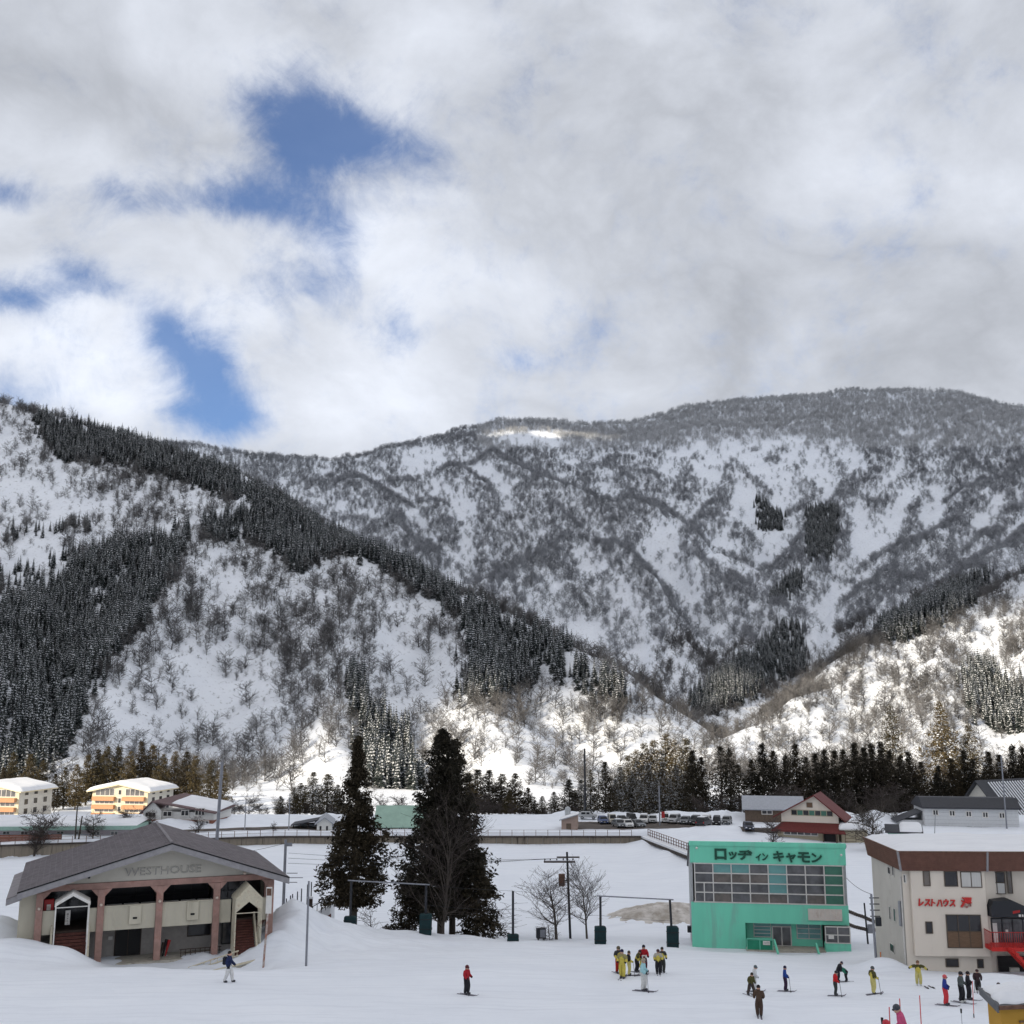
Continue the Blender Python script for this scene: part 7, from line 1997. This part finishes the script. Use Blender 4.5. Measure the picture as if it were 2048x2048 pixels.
def person(px, feet, hpx, face, jacket, pants, label, upper=None, hat=None, hat_kind='helmet', pose='stand', skis=True, boots='ski_boot', lean=0.0, group=None, glove=(0.02, 0.02, 0.025), poles=0, pack=None, at=None, squash=1.0, hair=None, ski_face=None):
    loc = at or ray_ground(px, feet)
    zc = loc.y * CT + loc.z * ST
    H = hpx * zc / FPX if hpx else 1.5
    H = max(1.25, min(1.82, H)); s = H / 1.75
    e = empty('person', (loc.x, loc.y, loc.z + (0.03 if skis else 0.0)), rad(face - 90), s, label, 'person', group)
    L = lean
    def tilt(p):      # bend the trunk forward about the hips
        x, y, z = p; c, q = math.cos(rad(L)), math.sin(rad(L))
        return (x, y * c + (z - 0.92) * q, 0.92 + (z - 0.92) * c - y * q)
    st = {'stand': 0.10, 'wide': 0.27, 'walk': 0.07, 'crouch': 0.13, 'bend': 0.13, 'wave': 0.12, 'lunge': 0.22}[pose]
    kn = {'crouch': 0.16, 'bend': 0.10}.get(pose, 0.06); dz = {'crouch': -0.16, 'wide': -0.08, 'lunge': -0.10}.get(pose, 0.0)
    fl = (0.0, 0.0); 
    ly, ry = (0.24, -0.20) if pose == 'walk' else ((0.05, -0.05) if pose != 'lunge' else (0.30, -0.25))
    J = {}
    J['pelvis'] = ((0, 0, 0.96 + dz), 0.155, 0.125); J['waist'] = (tilt((0, 0.01, 1.12)), 0.15, 0.12); J['chest'] = (tilt((0, 0.0, 1.34)), 0.185, 0.135); J['neck'] = (tilt((0, 0.01, 1.49)), 0.065, 0.065)
    J['head'] = (tilt((0, 0.035, 1.58)), 0.085, 0.095); J['crown'] = (tilt((0, 0.03, 1.70)), 0.075, 0.085)
    for k in ('waist', 'chest', 'neck', 'head', 'crown'):
        p, a, b = J[k]; J[k] = ((p[0], p[1], p[2] + dz), a, b)
    for sd, sx, fy in (('l', -1, ly), ('r', 1, ry)):
        J['hip' + sd] = ((sx * 0.10, 0, 0.88 + dz), 0.105, 0.105); J['knee' + sd] = ((sx * (0.10 + st) * 0.62, kn + fy * 0.5, 0.50 + dz * 0.5), 0.082, 0.082)
        J['ankle' + sd] = ((sx * st, fy, 0.13), 0.068, 0.068); J['heel' + sd] = ((sx * st, fy + 0.01, 0.06), 0.06, 0.055); J['toe' + sd] = ((sx * (st + 0.02), fy + 0.19, 0.05), 0.048, 0.042)
        shp = tilt((sx * 0.20, 0, 1.43))
        if pose == 'wave': el_, wr, hd = (sx * 0.44, 0.05, 1.36), (sx * 0.62, 0.12, 1.24 + 0.05 * sx), (sx * 0.72, 0.14, 1.22)
        elif pose == 'walk': el_, wr, hd = (sx * 0.27, -0.06 * sx, 1.16), (sx * 0.25, 0.14 - 0.14 * sx, 0.98), (sx * 0.24, 0.20 - 0.16 * sx, 0.90)
        elif pose == 'bend': el_, wr, hd = (sx * 0.26, 0.12, 1.22), (sx * 0.20, 0.22, 1.03), (sx * 0.18, 0.26, 0.95)
        elif pose == 'fold': el_, wr, hd = (sx * 0.28, 0.05, 1.18), (sx * 0.08, 0.24, 1.20), (-sx * 0.02, 0.26, 1.20)
        else: el_, wr, hd = (sx * 0.29, 0.0, 1.17), (sx * 0.27, 0.20, 1.03), (sx * 0.26, 0.28, 1.01)
        el_, wr, hd = tilt(el_), tilt(wr), tilt(hd)
        J['sh' + sd] = ((shp[0], shp[1], shp[2] + dz), 0.088, 0.088); J['el' + sd] = ((el_[0], el_[1], el_[2] + dz), 0.066, 0.066); J['wr' + sd] = ((wr[0], wr[1], wr[2] + dz), 0.052, 0.052); J['hd' + sd] = ((hd[0], hd[1], hd[2] + dz), 0.05, 0.045)
    E = [('pelvis', 'waist', 'jacket'), ('waist', 'chest', 'jacket'), ('chest', 'neck', 'upper'), ('neck', 'head', 'skin'), ('head', 'crown', 'skin')]
    for sd in 'lr':
        E += [('pelvis', 'hip' + sd, 'pants'), ('hip' + sd, 'knee' + sd, 'pants'), ('knee' + sd, 'ankle' + sd, 'pants'), ('ankle' + sd, 'heel' + sd, 'boot'), ('heel' + sd, 'toe' + sd, 'boot'),
              ('chest', 'sh' + sd, 'upper'), ('sh' + sd, 'el' + sd, 'upper'), ('el' + sd, 'wr' + sd, 'jacket'), ('wr' + sd, 'hd' + sd, 'glove')]
    cl = ['jacket', 'upper', 'skin', 'pants', 'boot', 'glove']
    me = skin_body(J, E, [cloth(jacket), cloth(upper or jacket), 'skin', cloth(pants), boots, cloth(glove)], cl)
    obj('body', me, e)
    hp = Vector(J['crown'][0]); hd0 = Vector(J['head'][0]); up = (hp - hd0).normalized(); mid = hd0.lerp(hp, 0.62)
    if hat_kind == 'helmet':
        MB().ball(mid + up * 0.02, 0.135, 12, 8, 0.95).build('helmet', cloth(hat or (0.03, 0.03, 0.04), 0.4), e, smooth=True)
        fw_ = Vector((0, math.cos(rad(L)), -math.sin(rad(L))))
        g = mid - up * 0.03 + fw_ * 0.115
        MB().ball(g, 0.062, 10, 6, 0.7).build('goggles', 'goggle', e, smooth=True)
    elif hat_kind == 'beanie':
        MB().ball(mid + up * 0.035, 0.125, 12, 8, 1.05).build('beanie', cloth(hat or (0.03, 0.03, 0.04)), e, smooth=True)
    else:
        MB().ball(mid + up * 0.035 - Vector((0, 0.018, 0)), 0.118, 12, 8, 0.95).build('hair', cloth(hair or (0.02, 0.016, 0.014)), e, smooth=True)
    # a collar closes the neck, a hem closes the jacket
    nk = Vector(J['neck'][0]); MB().tube(nk - up * 0.07, nk + up * 0.05, 0.105, 0.09, 10).build('collar', cloth(upper or jacket), e)
    if skis:
        for sx, fy in ((-1, ly), (1, ry)):
            sk = MB()
            x0 = sx * st
            sk.box(x0 - 0.045, x0 + 0.045, fy - 0.60, fy + 0.66, -0.025, -0.005)
            sk.add([(x0 - 0.045, fy + 0.66, -0.025), (x0 + 0.045, fy + 0.66, -0.025), (x0 + 0.02, fy + 0.82, 0.07), (x0 - 0.02, fy + 0.82, 0.07), (x0 - 0.045, fy + 0.66, 0.0), (x0 + 0.045, fy + 0.66, 0.0), (x0 + 0.02, fy + 0.82, 0.085), (x0 - 0.02, fy + 0.82, 0.085)],
                   [(0, 3, 2, 1), (4, 5, 6, 7), (0, 1, 5, 4), (1, 2, 6, 5), (2, 3, 7, 6), (3, 0, 4, 7)])
            sk.build('ski', 'ski_base', e)
    if pack:
        b_ = Vector(J['chest'][0]); MB().box(-0.17, 0.17, -0.36, -0.13, 1.02, 1.46).build('backpack', cloth(pack), e, 0.05)
    Mw = Matrix.Translation(e.location) @ Matrix.Rotation(rad(face - 90), 4, 'Z') @ Matrix.Scale(s, 4)
    for k in range(poles):
        hnd = Vector(J['hd' + 'rl'[k]][0]); foot = hnd + Vector((0.06 * (1 - 2 * k), 0.10, -hnd.z + 0.0))
        a_, b_ = Mw @ hnd, Mw @ foot
        b_.z = gz(b_.x, b_.y) - 0.03
        po = empty('ski_pole', (b_.x, b_.y, b_.z), 0, label='thin ski pole held by the ' + ' '.join(label.replace(',', '').split()[:10]), cat='ski pole')
        d_ = a_ - b_
        MB().tube((0, 0, 0), d_ * 1.03, 0.012, 0.012, 6).build('shaft', 'dark_pole', po); MB().tube(d_ * 0.06, d_ * 0.075, 0.05, 0.05, 8).build('basket', 'black', po); MB().tube(d_ * 0.97, d_ * 1.09, 0.022, 0.022, 6).build('grip', 'black', po)
    return e
YEL, YELP, BLKc, NAVY, OLV = (0.60, 0.50, 0.10), (0.60, 0.53, 0.20), (0.022, 0.022, 0.028), (0.02, 0.03, 0.085), (0.085, 0.08, 0.03)
DKG = (0.05, 0.052, 0.05)
person(456, 1965, 58, 0, NAVY, (0.70, 0.70, 0.69), 'person in navy jacket and white trousers walking with a backpack', hat_kind='hair', pose='walk', skis=False, pack=(0.02, 0.022, 0.03))
person(933, 1990, 54, -30, (0.38, 0.02, 0.03), BLKc, 'person in red jacket and black trousers skiing alone in mid snow', hat=(0.10, 0.015, 0.02), pose='stand', poles=1)
G = 'ski class in yellow bibs'
person(1237, 1947, 50, -60, YEL, (0.40, 0.03, 0.02), 'person in yellow and black top with red trousers, leftmost of the ski class', upper=DKG, hat=(0.12, 0.10, 0.06), group=G)
person(1245, 1957, 53, -110, YEL, YEL, 'person all in yellow with dark navy beanie at the front left of the ski class', upper=(0.30, 0.27, 0.12), hat=(0.02, 0.02, 0.06), hat_kind='beanie', group=G)
person(1258, 1952, 45, 10, YEL, YELP, 'person with brown cap in yellow suit turned right, third in the ski class', upper=BLKc, hat=(0.07, 0.05, 0.04), hat_kind='beanie', group=G, poles=1)
person(1273, 1945, 43, -20, YEL, BLKc, 'person in yellow jacket and black trousers bending beside the red instructor', upper=OLV, hat=(0.05, 0.03, 0.03), pose='bend', lean=22, group=G)
person(1288, 1944, 49, -80, (0.42, 0.02, 0.03), (0.09, 0.02, 0.03), 'person in red jacket among the yellow class, holding a white sheet', hat=(0.02, 0.018, 0.03), hat_kind='beanie', poles=0)
person(1282, 1951, 38, 20, YEL, YELP, 'person in yellow suit crouching in front of the red jacket', upper=OLV, hat=(0.10, 0.03, 0.03), pose='crouch', lean=25, group=G)
person(1287, 1983, 60, -20, (0.36, 0.62, 0.66), (0.62, 0.62, 0.60), 'person in pale blue jacket and white trousers in front of the class', hat=(0.35, 0.30, 0.24), poles=1)
person(1317, 1949, 46, -95, YEL, BLKc, 'person in yellow jacket facing the camera, front one of the right pair', upper=(0.42, 0.40, 0.34), hat=(0.05, 0.02, 0.03), group=G)
person(1325, 1945, 46, -85, YEL, DKG, 'person in yellow and charcoal jacket, rear one of the right pair', upper=DKG, hat=(0.04, 0.035, 0.03), hat_kind='beanie', group=G, poles=1)
person(1502, 1991, 44, -60, OLV, (0.07, 0.055, 0.05), 'person in olive camouflage jacket in a wide stance on skis', hat=(0.05, 0.04, 0.03), hat_kind='beanie', pose='wide', lean=12, poles=1)
person(1509, 1983, 48, 0, (0.62, 0.63, 0.64), (0.66, 0.66, 0.66), 'person all in white just behind the camouflage jacket', hat=(0.09, 0.12, 0.13), pose='stand', lean=8)
person(1519, 2034, 57, 80, (0.085, 0.055, 0.04), (0.07, 0.045, 0.035), 'person in a brown suit seen from behind, nearest the camera', hat=(0.02, 0.016, 0.02), hat_kind='beanie', pose='stand')
person(1571, 1983, 46, -10, (0.02, 0.06, 0.26), (0.04, 0.02, 0.045), 'person in blue jacket and dark trousers left of the bending pair', hat=(0.02, 0.02, 0.05), hat_kind='beanie', poles=1)
person(1676, 1964, 38, 0, BLKc, BLKc, 'person in black leaning over beside the green jacket', hat=(0.03, 0.02, 0.04), pose='bend', lean=30)
person(1694, 1964, 36, 180, (0.03, 0.17, 0.11), BLKc, 'person in green jacket bent double over the skis', hat=(0.02, 0.05, 0.04), pose='bend', lean=75)
person(1671, 1992, 46, 0, (0.52, 0.02, 0.025), (0.04, 0.045, 0.045), 'person in bright red jacket in front of the bending pair', hat=(0.03, 0.03, 0.035), poles=1, lean=8)
person(1747, 1989, 51, 20, YEL, YELP, 'person with pole reaching right in yellow suit, before the rest house', upper=OLV, hat=(0.08, 0.09, 0.09), poles=1, group='yellow suits by the rest house')
person(1838, 1971, 46, -100, YEL, YELP, 'person in yellow and black with arms spread before the rest house corner', upper=OLV, hat=(0.18, 0.10, 0.06), hat_kind='beanie', pose='wave', skis=False, boots='ski_boot_white', group='yellow suits by the rest house')
person(1892, 2011, 56, -25, (0.02, 0.035, 0.22), (0.62, 0.05, 0.06), 'person in blue jacket, lime sleeve and red trousers', upper=(0.03, 0.05, 0.26), hat=(0.60, 0.10, 0.11), poles=0)
person(1924, 2006, 57, -40, (0.085, 0.10, 0.10), BLKc, 'person in dark grey jacket, left of the two side by side', hat=(0.02, 0.02, 0.024), boots='ski_boot_white')
person(1938, 2000, 52, -30, BLKc, BLKc, 'person all in black, right of the two side by side', hat=(0.02, 0.012, 0.014), poles=0)
person(1957, 1985, 42, -110, (0.05, 0.03, 0.035), (0.03, 0.028, 0.03), 'person in dark jacket with a pole, above the hut roof corner', hat=(0.05, 0.02, 0.02), boots='ski_boot_white', poles=1)
hp_ = P(1996, 1954, 62.5); 
person(1996, 0, 54, -120, (0.10, 0.04, 0.05), BLKc, 'person mostly hidden behind the hut roof, only head showing', hat=(0.08, 0.06, 0.06), hat_kind='beanie', at=Vector((hp_.x, hp_.y, gz(hp_.x, hp_.y))))
pk = P(1806, 2018, 34.5)
person(1806, 0, 0, 160, (0.55, 0.09, 0.20), BLKc, 'person in bright pink jacket and dark helmet at the bottom edge', hat=(0.06, 0.065, 0.08), at=Vector((pk.x, pk.y, pk.z - 1.42)), skis=True, lean=14)
kd = P(1774, 2044, 35.5)
person(1774, 0, 0, 150, (0.50, 0.05, 0.08), BLKc, 'child with a red helmet just peeking over the bottom edge', hat=(0.55, 0.05, 0.07), at=Vector((kd.x, kd.y, kd.z - 1.50)), skis=True)
# white sheet in the instructor's hands
q = ray_ground(1288, 1944); o = bx('paper_sheet', 'white_paint', None, q.x - 0.16, q.x + 0.16, q.y - 0.36, q.y - 0.35, q.z + 0.95, q.z + 1.12); o['label'] = 'white sheet held by the person in red among the class'; o['category'] = 'paper'
# skis lying beside the waving person
for (xa, ya), (xb, yb), lab in (((1849, 1973), (1861, 1981), 'dark ski lying in the snow, left one beside the waving person'), ((1857, 1972), (1874, 1980), 'dark ski lying in the snow, right one beside the waving person')):
    a, b = ray_ground(xa, ya), ray_ground(xb, yb); d = (b - a); 
    e = empty('loose_ski', a, math.atan2(d.y, d.x), label=lab, cat='ski'); Ls = max(d.length, 1.3)
    MB().box(0, Ls, -0.045, 0.045, 0.01, 0.035).build('blade', 'ski_base', e); bx('binding', 'black', e, Ls * 0.42, Ls * 0.6, -0.04, 0.04, 0.037, 0.09)
# slalom poles and planted ski poles
bm_('gate_red', (0.62, 0.06, 0.06), 0.5)
for px, yt, Y, lab in ((1777, 2014, 36, 'short red slalom pole left of the pink jacket'), (1798, 1997, 37, 'red slalom pole just left of the pink jacket'), (1838, 1991, 38, 'red slalom pole right of the pink jacket')):
    q = P(px, yt, Y); g = gz(q.x, q.y)
    e = empty('slalom_pole', (q.x, q.y, g), 0, label=lab, cat='slalom pole', group='red slalom poles')
    MB().tube((0, 0, -0.2), (0.02, 0, q.z - g), 0.017, 0.017, 8).build('shaft', 'gate_red', e); MB().tube((0, 0, 0.02), (0, 0, 0.2), 0.03, 0.026, 8).build('hinge', 'black', e)
q = P(1950, 1970, 58); b = ray_ground(1948, 2036, 40, 70); e = empty('slalom_pole', b, 0, label='thin red slalom pole below the dark jacket by the hut', cat='slalom pole', group='red slalom poles')
MB().tube((0, 0, -0.2), (0.05, 0, 1.75), 0.017, 0.017, 8).build('shaft', 'gate_red', e); MB().tube((0, 0, 0.02), (0, 0, 0.2), 0.03, 0.026, 8).build('hinge', 'black', e)
for px, yt, Y, lab in ((1922, 2018, 50, 'planted black ski pole left of the hut'), (1764, 2036, 36, 'planted black ski pole at the bottom edge left of the slalom poles')):
    q = P(px, yt, Y); g = gz(q.x, q.y)
    e = empty('ski_pole', (q.x, q.y, q.z - 1.15), 0, label=lab, cat='ski pole')
    MB().tube((0, 0, -0.4), (0, 0, 1.0), 0.010, 0.010, 6).build('shaft', 'steel', e); MB().tube((0, 0, 0.98), (0, 0, 1.16), 0.035, 0.045, 8).build('grip', 'black', e)
